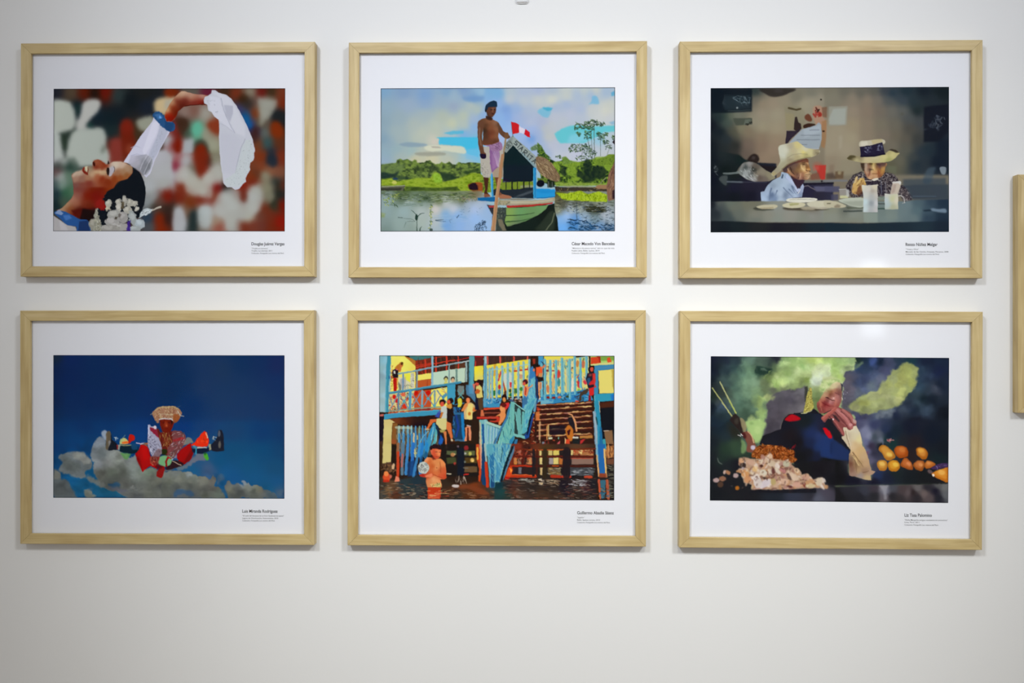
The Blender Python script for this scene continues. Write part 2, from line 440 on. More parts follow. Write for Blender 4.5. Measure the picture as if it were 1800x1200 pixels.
def canvas_linear(c):
    """tones read off the prints -> ink colours (tone minus glass sheen, / fitted light level: lightened where the wall is dim)"""
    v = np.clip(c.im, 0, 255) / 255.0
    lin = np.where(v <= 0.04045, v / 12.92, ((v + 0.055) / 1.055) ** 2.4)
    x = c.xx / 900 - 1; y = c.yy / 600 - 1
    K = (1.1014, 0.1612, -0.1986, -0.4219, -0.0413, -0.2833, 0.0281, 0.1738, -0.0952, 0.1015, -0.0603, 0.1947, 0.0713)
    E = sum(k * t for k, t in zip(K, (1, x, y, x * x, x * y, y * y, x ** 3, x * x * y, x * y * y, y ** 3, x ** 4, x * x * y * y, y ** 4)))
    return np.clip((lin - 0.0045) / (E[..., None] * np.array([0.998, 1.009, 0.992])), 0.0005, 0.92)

PAINT = {}
def paint1():
    c = Canvas([(94,156),(501,155.5),(501,406.5),(94,406.5)],(30,30,32))
    A = (90,150,8.571); B = (290,150,8.372); C = (90,270,8.571); D = (290,270,8.372)
    # --- blurred crowd
    c.view(*A)
    c.field([(60,90,28,30,38),(300,110,70,58,45),(500,110,82,26,14),(650,120,30,20,16),(820,110,95,22,10),(1000,150,40,52,52),(1200,220,18,24,28),
             (1450,300,26,32,42),(1400,120,28,30,30),(400,330,20,34,40),(700,450,20,32,40),(900,500,18,30,36),(1000,430,20,28,34),(900,680,26,40,42),(250,780,40,50,44),(1300,700,60,46,30),(1000,900,100,44,34),(1150,1000,95,45,28),
             (60,1180,60,66,62),(350,1180,70,78,72)],1.7)
    B_ = c
    g = (158,164,155)
    c.poly(g,[(0,250),(250,240),(330,330),(370,480),(350,640),(200,700),(0,690)],1.9,1,True)
    c.poly((165,166,160),[(480,260),(620,205),(740,240),(720,370),(600,500),(520,620),(600,640),(400,680),(380,560),(440,440)],1.7,1,True)
    c.poly((160,166,160),[(0,700),(130,740),(170,960),(180,1110),(0,1150)],1.8,1,True)
    c.poly((158,165,156),[(350,680),(560,650),(760,640),(830,760),(830,920),(880,1010),(900,1170),(800,1210),(300,1210),(230,1050),(260,850)],2.0,1,True)
    c.poly((30,48,44),[(370,300),(450,300),(410,420),(380,500)],1.6,.8)
    c.ell((38,50,40),195,860,42,130,-8,1.8,.95)
    c.ell((30,70,62),590,600,50,40,0,2,.6)
    c.ell((78,84,72),790,960,34,70,20,2,.6)
    c.ell((112,32,20),1140,650,105,150,0,2.2)
    c.poly((104,30,16),[(1050,700),(1240,700),(1290,900),(1160,1130),(1060,1000)],2.2,.9)
    c.poly((128,52,44),[(900,800),(1050,800),(1090,1150),(880,1200)],2.2,.8)
    c.ell((140,72,50),1190,960,60,80,0,2,.6)
    c.poly((140,142,126),[(1290,540),(1400,480),(1540,470),(1560,620),(1460,700),(1330,660)],1.8,1,True)
    c.poly((188,168,128),[(1560,250),(1640,190),(1800,170),(1900,200),(1850,420),(1650,440),(1560,380)],1.8,1,True)
    c.ell((158,62,18),1800,110,80,70,0,2)
    # right side
    c.view(*B)
    c.ell((110,38,16),110,100,130,60,0,2)
    c.poly((165,160,142),[(0,220),(130,190),(60,330),(0,380)],1.6)
    c.field([(420,80,90,84,74),(620,90,96,30,50),(880,90,60,40,26),(1050,120,112,46,26),(1150,200,52,32,16),(1250,90,128,118,100),(1430,90,100,24,18),(1550,90,56,42,24),(1720,100,110,50,30),
             (1500,260,150,152,138),(1450,400,140,142,124),(1740,260,110,40,20),(1200,280,50,44,40),(1100,360,60,60,96),(1190,460,22,76,124),(1250,600,36,52,120),(1320,420,116,52,24),(1400,560,90,80,60),(1660,440,28,32,34),(1720,560,24,26,28),
             (1460,700,88,98,92),(1640,680,112,44,18),(1350,680,54,34,52),(1500,850,48,80,82),(1380,860,104,58,36),(1680,850,90,46,26),(1560,1000,34,44,56),(1440,1040,112,50,26),(1700,1050,112,40,22),(1320,1100,44,40,46),(1350,1000,120,56,30),
             (420,380,120,86,74),(300,400,130,110,100),(600,420,150,146,134),(740,600,128,56,34),(250,560,44,28,20),(300,700,60,80,66),(480,640,92,165,136),(600,720,142,142,122),(700,880,150,150,128),(760,1050,128,130,104),
             (110,600,122,44,44),(200,720,112,30,22),(180,900,116,26,18),(60,1000,150,120,120),(330,900,160,164,162),(280,1050,165,160,160),(20,800,160,164,168)],1.8,region=[(230,40),(1800,30),(1800,1200),(-20,1200),(-20,700),(100,560),(170,400)],rblur=1.5)
    c.poly((150,150,138),[(1370,180),(1500,230),(1640,220),(1600,380),(1480,520),(1400,600),(1400,400)],2.2,.8,True)
    c.ell((30,34,36),1680,480,110,110,30,2.4)
    c.ell((120,44,14),1650,650,90,130,-20,2)
    c.ell((92,168,140),475,650,72,110,5,1.9)
    c.poly((92,150,122),[(380,760),(560,720),(540,830),(440,880)],2.2,.7)
    c.poly((62,40,28),[(180,480),(330,500),(330,640),(250,740),(200,640)],2.2,.85,True)
    c.poly((130,54,30),[(640,540),(800,500),(800,740),(700,690),(620,600)],1.8,.9)
    c.ell((60,34,30),1320,720,60,130,0,2.4,.8)
    c.poly((20,88,140),[(1130,440),(1240,460),(1290,600),(1240,660),(1180,560)],2,.9)
    c.poly((160,164,166),[(290,800),(420,780),(430,1200),(180,1200),(230,950)],2,.9)
    c.ell((116,28,14),200,900,55,130,0,1.8,.95)
    c.poly((46,50,38),[(450,830),(560,800),(640,900),(680,1200),(400,1200),(420,980)],1.9,.85,True)
    c.ell((118,34,14),530,1030,100,170,0,1.9)
    # lower right crowd
    c.view(*D)
    c.field([(140,170,130,44,60),(180,60,150,90,90),(60,300,170,176,180),(60,60,150,150,150),(300,100,165,165,165),(300,300,172,172,168),(540,60,118,36,18),(540,220,118,32,20),(640,100,66,28,22),(720,80,130,130,108),(760,200,158,156,146),
             (420,240,110,104,90),(400,400,164,162,148),(640,360,172,170,160),(800,300,160,160,150),(500,480,160,154,138),(560,560,164,162,150),(60,480,168,172,176),(230,520,118,46,28),(200,640,110,36,20),(50,640,70,22,22),(60,760,40,36,28),(30,860,34,20,16),(30,1000,90,24,14),
             (380,720,112,50,22),(520,660,116,46,30),(640,640,130,70,60),(780,500,120,30,26),(740,620,120,52,34),(900,500,40,36,32),(210,860,160,164,162),(220,1050,158,162,165),(420,900,36,46,46),(430,1080,38,46,44),(90,950,60,28,22),(330,860,110,84,66),
             (600,850,172,180,178),(620,1000,160,162,158),(560,1080,120,110,100),(900,640,172,176,172),(1000,760,170,172,166),(820,860,168,166,160),(760,1000,150,130,110),(800,1080,140,80,66),(980,1000,158,156,146),(1100,920,150,146,138),(1020,1100,150,146,138),
             (1160,640,100,60,48),(1150,480,122,34,20),(1290,640,168,170,166),(1300,800,170,170,162),(1240,940,160,156,138),(1340,500,152,150,138),(1180,1080,110,46,30),(1300,1050,110,52,38),(1420,900,100,56,42),(1480,820,104,44,26),
             (1430,60,118,50,24),(1560,100,34,42,52),(1700,80,112,44,26),(1420,200,120,60,36),(1560,240,128,80,56),(1680,280,118,72,52),(1480,320,132,130,108),(1510,500,128,126,102),(1560,640,120,118,98),(1290,340,118,50,22),(1300,420,110,34,20),(1350,300,90,48,30),
             (1650,420,50,58,54),(1720,460,84,40,30),(1680,600,30,34,34),(1620,760,44,52,38),(1720,760,110,22,12),(1560,900,104,42,26),(1700,1000,128,24,12),(1560,1060,106,38,20),(1440,1060,100,50,40)],2.0,region=[(-100,-10),(1900,-10),(1900,1250),(-100,1250)],rblur=1.2)
    c.poly((176,176,166),[(180,240),(300,180),(420,260),(500,400),(560,400),(640,260),(800,180),(860,300),(840,440),(720,460),(700,640),(560,640),(340,580),(280,440),(180,420)],1.8,.55,True)
    c.poly((116,36,18),[(430,-10),(650,-10),(620,190),(530,370),(450,200)],2.0,.8)
    c.ell((34,42,52),1580,90,75,110,-15,2.2)
    c.poly((42,42,32),[(1640,380),(1700,440),(1680,640),(1620,760),(1550,790),(1640,620)],2.2,.9)
    c.poly((170,174,168),[(900,520),(1080,520),(1140,700),(1200,700),(1240,520),(1340,480),(1440,560),(1440,700),(1380,850),(1220,960),(1060,960),(1020,1120),(900,1100),(880,960),(740,860),(760,640)],2.0,.6,True)
    c.ell((108,42,30),1155,600,46,100,0,2,.7)
    c.ell((34,46,46),420,1000,44,150,0,1.6,.95)
    c.ell((166,168,170),215,1000,105,210,0,1.8,.9)
    c.poly((170,178,176),[(480,860),(560,760),(660,780),(700,900),(640,1100),(520,1060)],2,.7,True)
    # pale area behind the woman's head
    c.view(*C)
    c.field([(1560,60,168,168,172),(1640,300,166,168,168),(1500,500,164,168,168),(1560,660,140,144,142),(1700,450,160,162,158),(1800,300,166,168,168),(1480,740,130,138,138),(1750,640,112,28,16),(1620,700,90,60,50),(1560,800,60,52,44),(1750,850,50,36,30),(1480,960,40,58,74),(1640,980,120,34,10),(1640,1120,118,36,14),(1780,980,50,30,26),(1500,1120,70,74,78)],2.0,
            region=[(1350,-60),(1740,-60),(1830,60),(1830,1250),(1350,1250)],rblur=1.4)
    # --- left lower corner behind the neck
    c.field([(60,60,160,162,160),(200,100,140,146,140),(100,200,60,66,62),(300,160,44,62,54),(150,350,140,146,142),(260,330,86,110,92),(280,200,40,60,52),(90,260,90,66,66),(60,480,60,76,76),(80,600,28,46,52),(230,580,46,84,62),(80,780,20,34,38),(200,740,60,76,62),(300,560,70,100,76),(160,480,110,130,118),(330,120,110,120,110)],2.0,
            region=[(-60,60),(360,60),(420,160),(380,620),(200,860),(-60,900)],rblur=1.6)
    c.soften(2.5)
    # --- head,face and neck
    c.poly((18,22,28),[(1150,150),(1240,190),(1340,290),(1400,410),(1428,560),(1420,700),(1390,820),(1340,920),(1250,1000),(700,1180),(520,1180),(420,1000),(640,850),(800,560),(980,420),(1180,260)],.25,1,True)
    c.poly((112,42,20),[(90,860),(170,820),(320,660),(345,600),(330,420),(310,330),(340,290),(430,265),(460,250),(490,215),(560,190),(625,205),(630,130),(680,95),(740,100),(830,165),(870,160),(940,125),(1060,125),(1170,165),(1240,215),(1230,290),(1150,380),(1010,420),(940,520),(820,590),(760,700),(640,830),(420,960),(250,950)],.25,1,True)
    c.field([(120,860,150,125,100),(230,760,150,118,88),(330,690,150,104,84),(340,330,135,104,86),(360,290,160,145,125),(440,280,165,146,122),(480,330,140,88,70),(430,400,112,72,60),(350,480,106,66,60),(400,620,128,78,66),(420,540,112,56,48),(560,420,122,62,44),(600,300,138,96,70),(680,280,166,130,100),(780,260,176,148,112),(560,200,176,160,138),(660,190,130,60,38),(640,130,134,70,50),(740,130,138,62,38),(800,180,130,50,26),(720,200,128,46,26),
             (940,150,186,168,152),(1040,150,186,164,146),(1140,190,160,130,104),(1190,230,138,108,82),(1060,260,150,110,76),(1010,330,132,64,28),(1130,310,142,86,46),(880,400,128,46,18),(760,400,116,40,24),(640,500,106,30,14),(760,520,104,26,12),(900,500,124,50,18),(560,640,110,26,12),(680,640,106,20,12),(520,740,112,44,28),(380,740,140,88,66),(560,800,92,30,16),(300,840,118,66,38),(420,860,70,22,14),(380,920,90,20,16),(740,740,120,26,24)],2.0,
            region=[(90,860),(170,820),(320,660),(345,600),(330,420),(310,330),(340,290),(430,265),(460,250),(490,215),(560,190),(625,205),(630,130),(680,95),(740,100),(830,165),(870,160),(940,125),(1060,125),(1170,165),(1240,215),(1230,290),(1150,380),(1010,420),(940,520),(840,560),(820,660),(760,700),(700,830),(620,820),(420,860),(360,960),(250,900)],rblur=.35)
    c.poly((18,22,28),[(1230,200),(1240,270),(1180,400),(1020,420),(960,520),(860,570),(800,640),(900,800),(1300,860),(1420,640),(1400,420),(1320,270)],.5,1)
    c.poly((70,18,14),[(300,850),(640,810),(700,860),(520,960),(420,1000),(350,920)],1.0,.9)
    c.poly((24,12,14),[(480,830),(700,860),(700,1000),(560,1100),(440,980)],1.0,.95)
    c.poly((118,10,16),[(690,780),(730,715),(800,720),(830,810),(790,850),(700,810)],.5,.9,True)
    # lips,teeth,nostril,eye,brow
    c.poly((138,26,18),[(470,250),(500,200),(520,230),(555,300),(560,330),(520,320),(480,280)],.3,1,True)
    c.poly((196,190,160),[(505,205),(540,195),(560,225),(545,300),(525,250)],.25,1)
    c.poly((110,20,14),[(560,225),(580,240),(565,300),(550,290)],.25,.9)
    c.ell((44,10,8),648,160,16,34,-10,.35)
    c.poly((30,16,14),[(850,160),(866,100),(884,160)],.25,.9)
    c.line((60,30,22),[(880,180),(960,190),(960,240)],8,.3,.8)
    c.poly((176,172,184),[(890,210),(930,190),(955,210),(945,270),(890,330),(860,320)],.4,1,True)
    c.poly((26,18,18),[(850,215),(880,220),(888,290),(855,325),(835,280)],.35,1,True)
    c.line((38,20,16),[(860,325),(890,318),(940,290),(960,230)],7,.25,.8)
    c.poly((192,160,120),[(600,310),(700,260),(800,240),(840,290),(720,320),(640,350)],1.2,.55,True)
    c.poly((200,182,164),[(890,150),(960,126),(1070,130),(1150,165),(1060,190),(950,170)],.7,.6,True)
    # --- white sleeve
    c.view(*A)
    c.poly((190,190,205),[(1540,490),(1590,470),(1700,480),(1800,560),(1790,700),(1720,830),(1640,980),(1560,1150),(1500,1330),(1440,1390),(1340,1290),(1250,1220),(1180,1180),(1090,1160),(1200,990),(1370,740),(1520,550)],.25,1)
    c.poly((170,174,188),[(1660,560),(1790,620),(1700,850),(1560,1100),(1450,1300),(1400,1250),(1500,980),(1600,760)],.6,.9)
    c.poly((206,206,218),[(1530,560),(1640,520),(1600,720),(1480,960),(1400,1070),(1380,980),(1460,760)],.9,.7)
    for k in range(16):
        t = k / 15; c.dabs([(110,116,130),(140,144,156)],[(1580 - 170 * t + 60,690 + 400 * t),(1700 - 160 * t,690 + 400 * t),(1690 - 160 * t,730 + 400 * t),(1560 - 170 * t + 50,730 + 400 * t)],2,20,5,2.0,.6,k,.7)
    for y,l in ((1040,140),(1100,170),(1160,160),(920,110),(1200,120)):
        c.line((156,158,176),[(1210,y + 20),(1210 + l * .6,y - 10),(1210 + l * 1.3,y + 20)],12,.5,.8,3)
    c.view(*C)
    c.poly((164,166,172),[(1200,170),(1380,60),(1470,30),(1530,80),(1520,200),(1450,320),(1380,300),(1300,230)],.4,.9,True)
    c.poly((128,130,136),[(1340,180),(1400,60),(1500,80),(1500,200),(1420,310)],.5,.7,True)
    for k in range(5): c.line((190,190,196),[(1350 + 30 * k,200 + 10 * k),(1400 + 25 * k,80 + 16 * k)],10,.4,.8)
    # --- blue cuff
    c.view(*A)
    c.poly((38,78,122),[(1530,460),(1560,405),(1640,400),(1700,450),(1780,520),(1860,590),(1850,690),(1750,680),(1640,590),(1560,500)],.3,1,True)
    c.poly((64,108,156),[(1560,440),(1640,420),(1680,480),(1620,520)],.5,.8)
    c.ell((96,152,210),1640,480,18,20,0,.3)
    c.view(*B); c.poly((32,66,108),[(0,500),(60,550),(130,560),(130,610),(80,690),(0,640)],.35,1)
    # --- raised arm and hand
    c.poly((150,100,76),[(0,470),(10,400),(90,250),(200,120),(240,88),(290,90),(440,130),(600,145),(650,170),(620,290),(520,290),(280,320),(200,380),(170,460),(110,530),(30,530)],.25,1,True)
    c.field([(30,360,196,160,110),(100,260,180,136,100),(200,140,178,140,110),(270,100,190,158,130),(400,150,178,140,118),(560,170,176,136,118),(120,330,120,40,20),(60,450,140,26,8),(100,500,120,22,8),(170,400,96,28,14),(200,240,110,44,30),(300,240,104,38,28),(420,190,160,100,76),(430,250,112,36,28),(540,240,120,26,18),(600,270,70,24,20),(260,300,80,26,18),(640,200,150,70,60)],2.0,
            region=[(0,470),(10,400),(90,250),(200,120),(240,88),(290,90),(440,130),(600,145),(650,170),(620,290),(520,280),(280,315),(200,380),(170,460),(110,530),(30,530)],rblur=.3)
    c.line((44,14,12),[(300,306),(500,282),(620,284)],10,.4,.8)
    # --- lace kerchief
    c.poly((190,192,200),[(570,220),(590,170),(640,150),(680,120),(690,70),(740,70),(790,110),(900,140),(970,190),(1060,310),(1150,480),(1230,640),(1290,790),(1310,880),(1330,965),(1310,1000),(1320,1060),(1300,1110),(1258,1140),
            (1250,1200),(1262,1240),(1210,1320),(1190,1370),(1200,1420),(1150,1450),(1100,1520),(1040,1540),(990,1500),(920,1500),(860,1430),(850,1300),(820,1150),(800,900),(800,700),(796,510),(720,460),(700,400),(640,370),(625,290),(580,270)],.25,1)
    c.poly((204,205,212),[(700,100),(900,150),(1040,320),(1180,600),(1180,760),(1040,700),(900,440),(830,200)],1.2,.6)
    c.poly((158,160,174),[(870,290),(1000,300),(1000,420),(960,540),(900,440)],.8,.6)
    c.poly((204,205,214),[(660,160),(800,180),(880,420),(1020,690),(860,570),(720,440),(660,360)],.6,.7)
    c.line((150,152,168),[(825,190),(870,380),(960,580),(1030,700)],8,.6,.8)
    c.line((160,162,176),[(800,560),(900,600),(1000,680)],8,.6,.5)
    c.poly((184,185,196),[(820,700),(1000,720),(1120,800),(1080,1150),(1040,1300),(860,1300),(830,1000)],1.4,.45)
    c.line((150,154,166),[(1180,790),(1120,930),(1070,1130),(1040,1280)],9,.5,.8)
    c.poly((188,196,196),[(1190,800),(1260,800),(1310,960),(1300,1100),(1250,1140),(1250,1230),(1180,1340),(1180,1420),(1080,1500),(900,1480),(870,1400),(1030,1290),(1090,1100),(1130,920)],.4,.8)
    c.dabs([(96,104,110),(120,128,132),(150,156,160),(226,230,232)],[(1190,800),(1260,810),(1310,960),(1290,1100),(1240,1140),(1240,1230),(1170,1340),(1170,1400),(1060,1490),(900,1460),(880,1400),(1030,1300),(1110,1080),(1140,920)],75,13,5,1.0,1.6,5,.75)
    c.dabs([(110,116,128),(140,146,156),(215,215,225)],[(600,200),(780,220),(780,300),(640,290)],16,14,5,0,1.6,8,.8)
    c.dabs([(130,136,148)],[(740,380),(790,380),(790,410),(740,410)],5,20,8,0,1,2,.7)
    # --- flowers,earring,collar
    c.view(*C)
    c.poly((36,74,128),[(50,900),(110,860),(230,880),(330,930),(440,990),(560,1010),(590,1180),(400,1180),(380,1100),(250,1080),(140,980)],.4,1,True)
    c.poly((26,44,82),[(430,1020),(560,1010),(590,1180),(410,1180)],.6,.9)
    c.poly((70,112,170),[(180,930),(280,920),(320,980),(220,1010)],.8,.7)
    c.poly((120,140,170),[(60,900),(120,840),(190,900),(160,930)],.4,.9)
    c.poly((152,150,150),[(30,930),(120,990),(250,1080),(370,1100),(400,1180),(30,1180)],.4,1)
    c.poly((170,168,172),[(120,1000),(200,1050),(260,1160),(150,1160)],1.0,.6)
    fl = (160,158,146)
    for (cx,cy,rx,ry,ro,cl) in ((870,760,45,75,15,fl),(860,830,50,26,0,(168,160,140)),(1020,740,45,60,10,fl),(1110,710,38,85,0,(150,148,138)),(1190,740,45,70,0,fl),(1260,750,46,50,-20,fl),(1300,830,50,28,-30,(170,168,156)),(1020,830,46,80,0,(168,166,156)),
                                     (1160,850,70,60,0,fl),(960,920,110,70,0,(150,150,144)),(1090,960,80,90,0,(144,142,138)),(930,1030,110,80,0,(146,144,140)),(1000,1110,180,70,0,(150,148,144)),(880,1130,160,60,0,(138,136,130)),(1240,980,60,120,-20,(146,152,150)),(1350,1060,80,70,20,(158,168,172)),(1270,1130,90,50,0,(150,156,156)),(660,1070,90,100,0,(132,130,118)),(690,930,34,70,0,(140,138,124))):
        c.ell(cl,cx,cy,rx,ry,ro,.35); c.ell(tuple(min(255,v + 26) for v in cl),cx - rx * .2,cy - ry * .3,rx * .55,ry * .45,ro,.6,.7)
    c.poly((136,136,124),[(640,1180),(660,980),(680,830),(700,810),(725,960),(770,1080),(760,1180)],.3,1)
    c.dabs([(70,66,50),(214,212,190),(110,108,86),(190,186,160)],[(650,1170),(665,980),(685,840),(705,840),(730,980),(765,1100),(750,1170)],90,16,8,1,1.6,3,.85)
    c.dabs([(96,94,84),(196,194,182),(116,112,100)],[(830,700),(1280,690),(1340,850),(1180,1000),(1100,1160),(820,1160),(840,900)],90,30,6,1.2,.9,4,.55)
    c.ell((88,78,58),1080,780,22,60,0,.5,.9); c.ell((60,54,44),985,970,18,30,0,.5,.9); c.ell((96,90,84),1035,935,24,26,0,.5,.9)
    c.poly((56,36,120),[(1150,1020),(1200,1000),(1200,1180),(1150,1180)],.5,.95)
    c.line((20,20,18),[(830,930),(860,960),(840,1000)],10,.3)
    c.poly((170,180,182),[(1330,950),(1370,850),(1450,820),(1540,840),(1500,900),(1400,940),(1320,980)],.3,1)
    c.dabs([(230,236,236),(90,96,100),(200,206,208)],[(1340,950),(1380,850),(1450,825),(1530,845),(1490,895),(1400,940)],40,50,7,-.4,.3,6,.9)
    c.line((170,162,148),[(1530,860),(1600,820),(1655,805)],16,.3,1,34)
    # finer touches on the face and sleeve
    c.view(105,270,7.467)
    c.field([(180,270,176,160,140),(200,330,150,116,96),(260,240,170,150,130),(300,330,134,96,80),(220,420,112,70,62),(300,420,118,62,50),(380,390,118,52,40),(370,320,150,110,84),(400,230,150,126,100),(400,180,120,110,90),(430,260,170,140,110),(480,240,176,146,112),(540,240,184,156,122),(580,240,176,150,116),(500,300,150,84,56),(560,330,126,50,26),(640,370,118,44,20),(720,330,128,56,24),(660,300,150,100,70),(760,250,146,104,76),(840,240,150,116,86),(900,200,160,130,104),(940,200,150,120,90),(800,320,138,74,36),(880,290,136,86,48),(700,200,172,160,150),(740,150,190,176,156),(820,150,184,160,140),(480,120,138,74,50),(540,140,134,64,40),(480,180,118,46,30),(590,150,126,50,28),(560,190,126,56,34)],2.2,.6,
            region=[(165,280),(200,240),(290,215),(380,165),(435,165),(445,100),(490,80),(560,100),(620,150),(700,110),(800,100),(900,140),(955,180),(940,260),(880,320),(790,360),(700,440),(500,440),(200,440),(180,360)],rblur=1.5,a=.9)
    c.poly((52,18,14),[(440,110),(458,108),(468,150),(455,170),(442,150)],.4,1,True)
    c.poly((110,30,20),[(300,205),(320,185),(330,220),(370,260),(372,280),(340,270),(310,245)],.4,.95,True); c.poly((186,180,150),[(335,175),(370,165),(372,200),(360,240),(342,215)],.35,.9,True); c.line((96,24,18),[(372,180),(378,215),(368,260)],9,.4,.8)
    c.poly((166,162,168),[(652,200),(700,172),(720,190),(712,240),(680,290),(650,290)],.5,.95,True); c.poly((30,20,18),[(622,190),(648,190),(655,240),(640,285),(620,250)],.45,1,True); c.line((44,28,24),[(712,175),(724,200),(716,240)],6,.35,.9); c.poly((34,24,20),[(630,130),(640,90),(655,130)],.4,.9)
    c.poly((130,30,24),[(480,690),(500,625),(560,600),(600,640),(590,720),(540,730)],.6,.8,True)
    c.field([(950,60,172,170,182),(1020,120,160,158,168),(1060,200,136,136,142),(1120,100,128,130,136),(1160,160,110,112,116),(1100,230,120,122,128),(1200,60,150,152,158),(1160,60,166,166,176),(1080,40,150,150,160)],2,.6,region=[(900,130),(940,30),(1140,10),(1220,90),(1190,200),(1100,290),(1040,230)],rblur=.6,a=.85)
    for p_ in ([(1060,210),(1100,110),(1150,30)],[(1110,260),(1150,160),(1200,70)]): c.line((184,184,192),p_,9,.5,.7); c.line((100,102,108),[(x + 16,y + 6) for x,y in p_],6,.5,.6)
    c.view(*C); c.warp(1.3,3.2,90,3,[(560,1190),(640,780),(820,640),(1150,600),(1400,760),(1480,1000),(1440,1190)])
    c.view(*A); c.warp(.7,2.5,91,3,[(1500,380),(1700,380),(1900,520),(1860,720),(1600,640)])
    c.warp(.35,5,92)
    c.edge((34,36,42),1.5)
    return c
PAINT[1] = paint1
def paint2():
    c = Canvas([(669.4,155.6),(1080.9,153.3),(1081,406.5),(668.8,406.5)],(150,175,195))
    A = (660,145,8); B = (865,145,8); C = (660,265,8); D = (865,265,8)
    # --- sky
    c.view(*A)
    c.field([(100,110,128,165,195),(400,130,132,160,190),(700,180,128,162,200),(1000,130,132,165,195),(1250,110,130,160,195),(1500,110,150,185,208),(1750,120,178,205,215),(150,350,145,170,185),(450,320,152,172,192),(700,300,140,166,195),(950,260,150,172,190),(1100,330,152,168,188),(1100,210,155,180,196),(1380,230,122,160,198),(1600,220,132,172,208),(1780,350,142,180,220),
             (1350,320,178,190,184),(1450,400,176,190,180),(1250,480,182,192,174),(950,480,176,186,172),(700,450,165,180,182),(350,500,152,172,180),(120,560,142,166,178),(550,600,172,184,178),(850,600,182,192,178),(1080,580,192,198,172),(1250,600,180,192,182),(1380,520,160,180,205),(1400,620,140,176,215),(1500,450,140,172,212),
             (300,700,160,178,180),(650,720,184,192,178),(860,700,184,192,176),(1250,720,130,175,215),(1050,740,168,188,196),(120,800,135,162,178),(350,800,162,178,178),(600,790,180,190,178),(200,860,145,168,180),(820,800,200,198,182),(300,940,150,175,180),(500,970,158,182,182),(150,1000,145,172,184),(120,1100,150,172,190),(350,1040,165,180,176),(560,1080,196,192,162),(800,1080,200,196,165),(1050,1080,186,190,172),(1300,1080,160,188,195),(1100,1010,170,185,178),(1350,1000,130,190,222),(1420,880,90,185,225),(1350,930,105,190,225)],1.6)
    c.poly((110,150,195),[(1230,200),(1400,190),(1560,200),(1500,260),(1320,270),(1250,240)],2.0,.7,True)
    c.poly((80,180,212),[(960,710),(1100,680),(1250,680),(1240,720),(1060,735)],.8,.8)
    c.poly((70,185,220),[(850,775),(900,770),(1440,770),(1450,1050),(1290,1000),(1270,920),(1180,890),(900,870),(890,820),(905,795)],.8,.95)
    c.poly((120,186,222),[(1280,940),(1450,920),(1450,1100),(1270,1080)],1.6,.6)
    c.poly((210,212,188),[(680,910),(800,880),(1000,890),(1220,900),(1270,950),(1260,1000),(1100,980),(960,960),(780,970)],.9,.9,True)
    c.poly((205,198,184),[(790,830),(860,790),(900,800),(870,860),(820,870)],1,.8,True)
    c.poly((132,156,172),[(330,870),(450,840),(620,850),(740,880),(620,905),(420,900)],1.0,.8,True)
    c.poly((150,152,138),[(560,990),(780,975),(960,985),(980,1020),(760,1035),(600,1025)],1.0,.8,True)
    c.poly((142,130,125),[(780,895),(900,900),(930,920),(800,920)],.6,.5)
    # right half of the sky
    c.view(*B)
    c.field([(20,110,125,172,210),(100,160,122,172,212),(250,120,178,192,200),(450,120,172,186,206),(650,110,168,182,208),(850,110,172,186,200),(1050,110,192,200,196),(1300,110,188,198,196),(1450,110,195,200,192),(1600,130,165,185,205),(250,230,188,196,200),(450,260,186,196,202),(650,240,194,200,196),(850,240,205,208,194),(1050,200,195,202,196),(1200,180,172,188,206),(1400,170,165,185,208),
             (100,300,145,178,220),(200,380,128,162,212),(350,380,150,176,212),(450,480,165,180,208),(120,500,140,178,222),(150,620,142,178,224),(220,480,135,170,220),(350,500,160,180,215),(500,420,172,186,205),(550,580,178,188,208),(700,560,170,180,204),(900,480,185,192,204),(900,350,168,184,206),(1050,300,165,182,208),(1100,450,184,192,208),(1250,380,172,186,208),(1400,400,195,200,198),(1600,400,206,208,196),(1650,330,198,202,194),(1250,500,182,192,205),(1500,480,200,204,202),(1650,500,196,200,202),
             (850,600,186,192,198),(1000,560,184,192,200),(750,650,184,190,192),(800,760,188,192,190),(650,700,160,178,212),(560,640,158,180,220),(560,800,118,160,215),(650,830,158,178,212),(500,880,150,176,215),(420,740,158,182,222),(250,660,150,182,224),(700,930,165,182,208),(850,900,184,190,205),(1000,900,180,190,206),(900,1000,188,196,208),(1050,1040,190,196,206),(1200,1000,190,194,210),(800,1000,165,180,205),(1450,950,186,194,204),(1650,900,186,192,202),(1500,800,150,195,215),(1650,800,180,195,205),(1600,1000,190,196,200),(1500,750,160,200,215),(130,800,165,185,224),(180,850,165,184,215)],1.7,region=[(-100,-20),(1740,-20),(1740,1240),(-100,1240)],rblur=2.0)
    c.poly((96,195,205),[(880,720),(980,650),(1080,610),(1200,600),(1400,620),(1740,600),(1740,690),(1560,700),(1480,760),(1300,850),(1100,850),(960,855),(920,810)],1.0,.92)
    c.poly((150,205,225),[(1100,740),(1300,690),(1400,800),(1200,850),(1050,850)],2.0,.5)
    c.poly((110,185,212),[(640,400),(720,350),(850,350),(840,380),(800,480),(740,490),(680,450)],1.1,.75,True)
    c.poly((60,165,195),[(720,350),(850,360),(800,400),(740,380)],.8,.7,True)
    c.poly((110,180,215),[(1410,190),(1480,200),(1500,300),(1400,300),(1290,330),(1350,310),(1400,260)],1.0,.75,True)
    c.poly((70,160,200),[(1670,140),(1725,110),(1725,180),(1680,190)],.8,.7)
    c.poly((110,170,205),[(1640,560),(1725,540),(1725,590),(1680,590)],1.0,.6)
    # --- far bank
    c.view(*C)
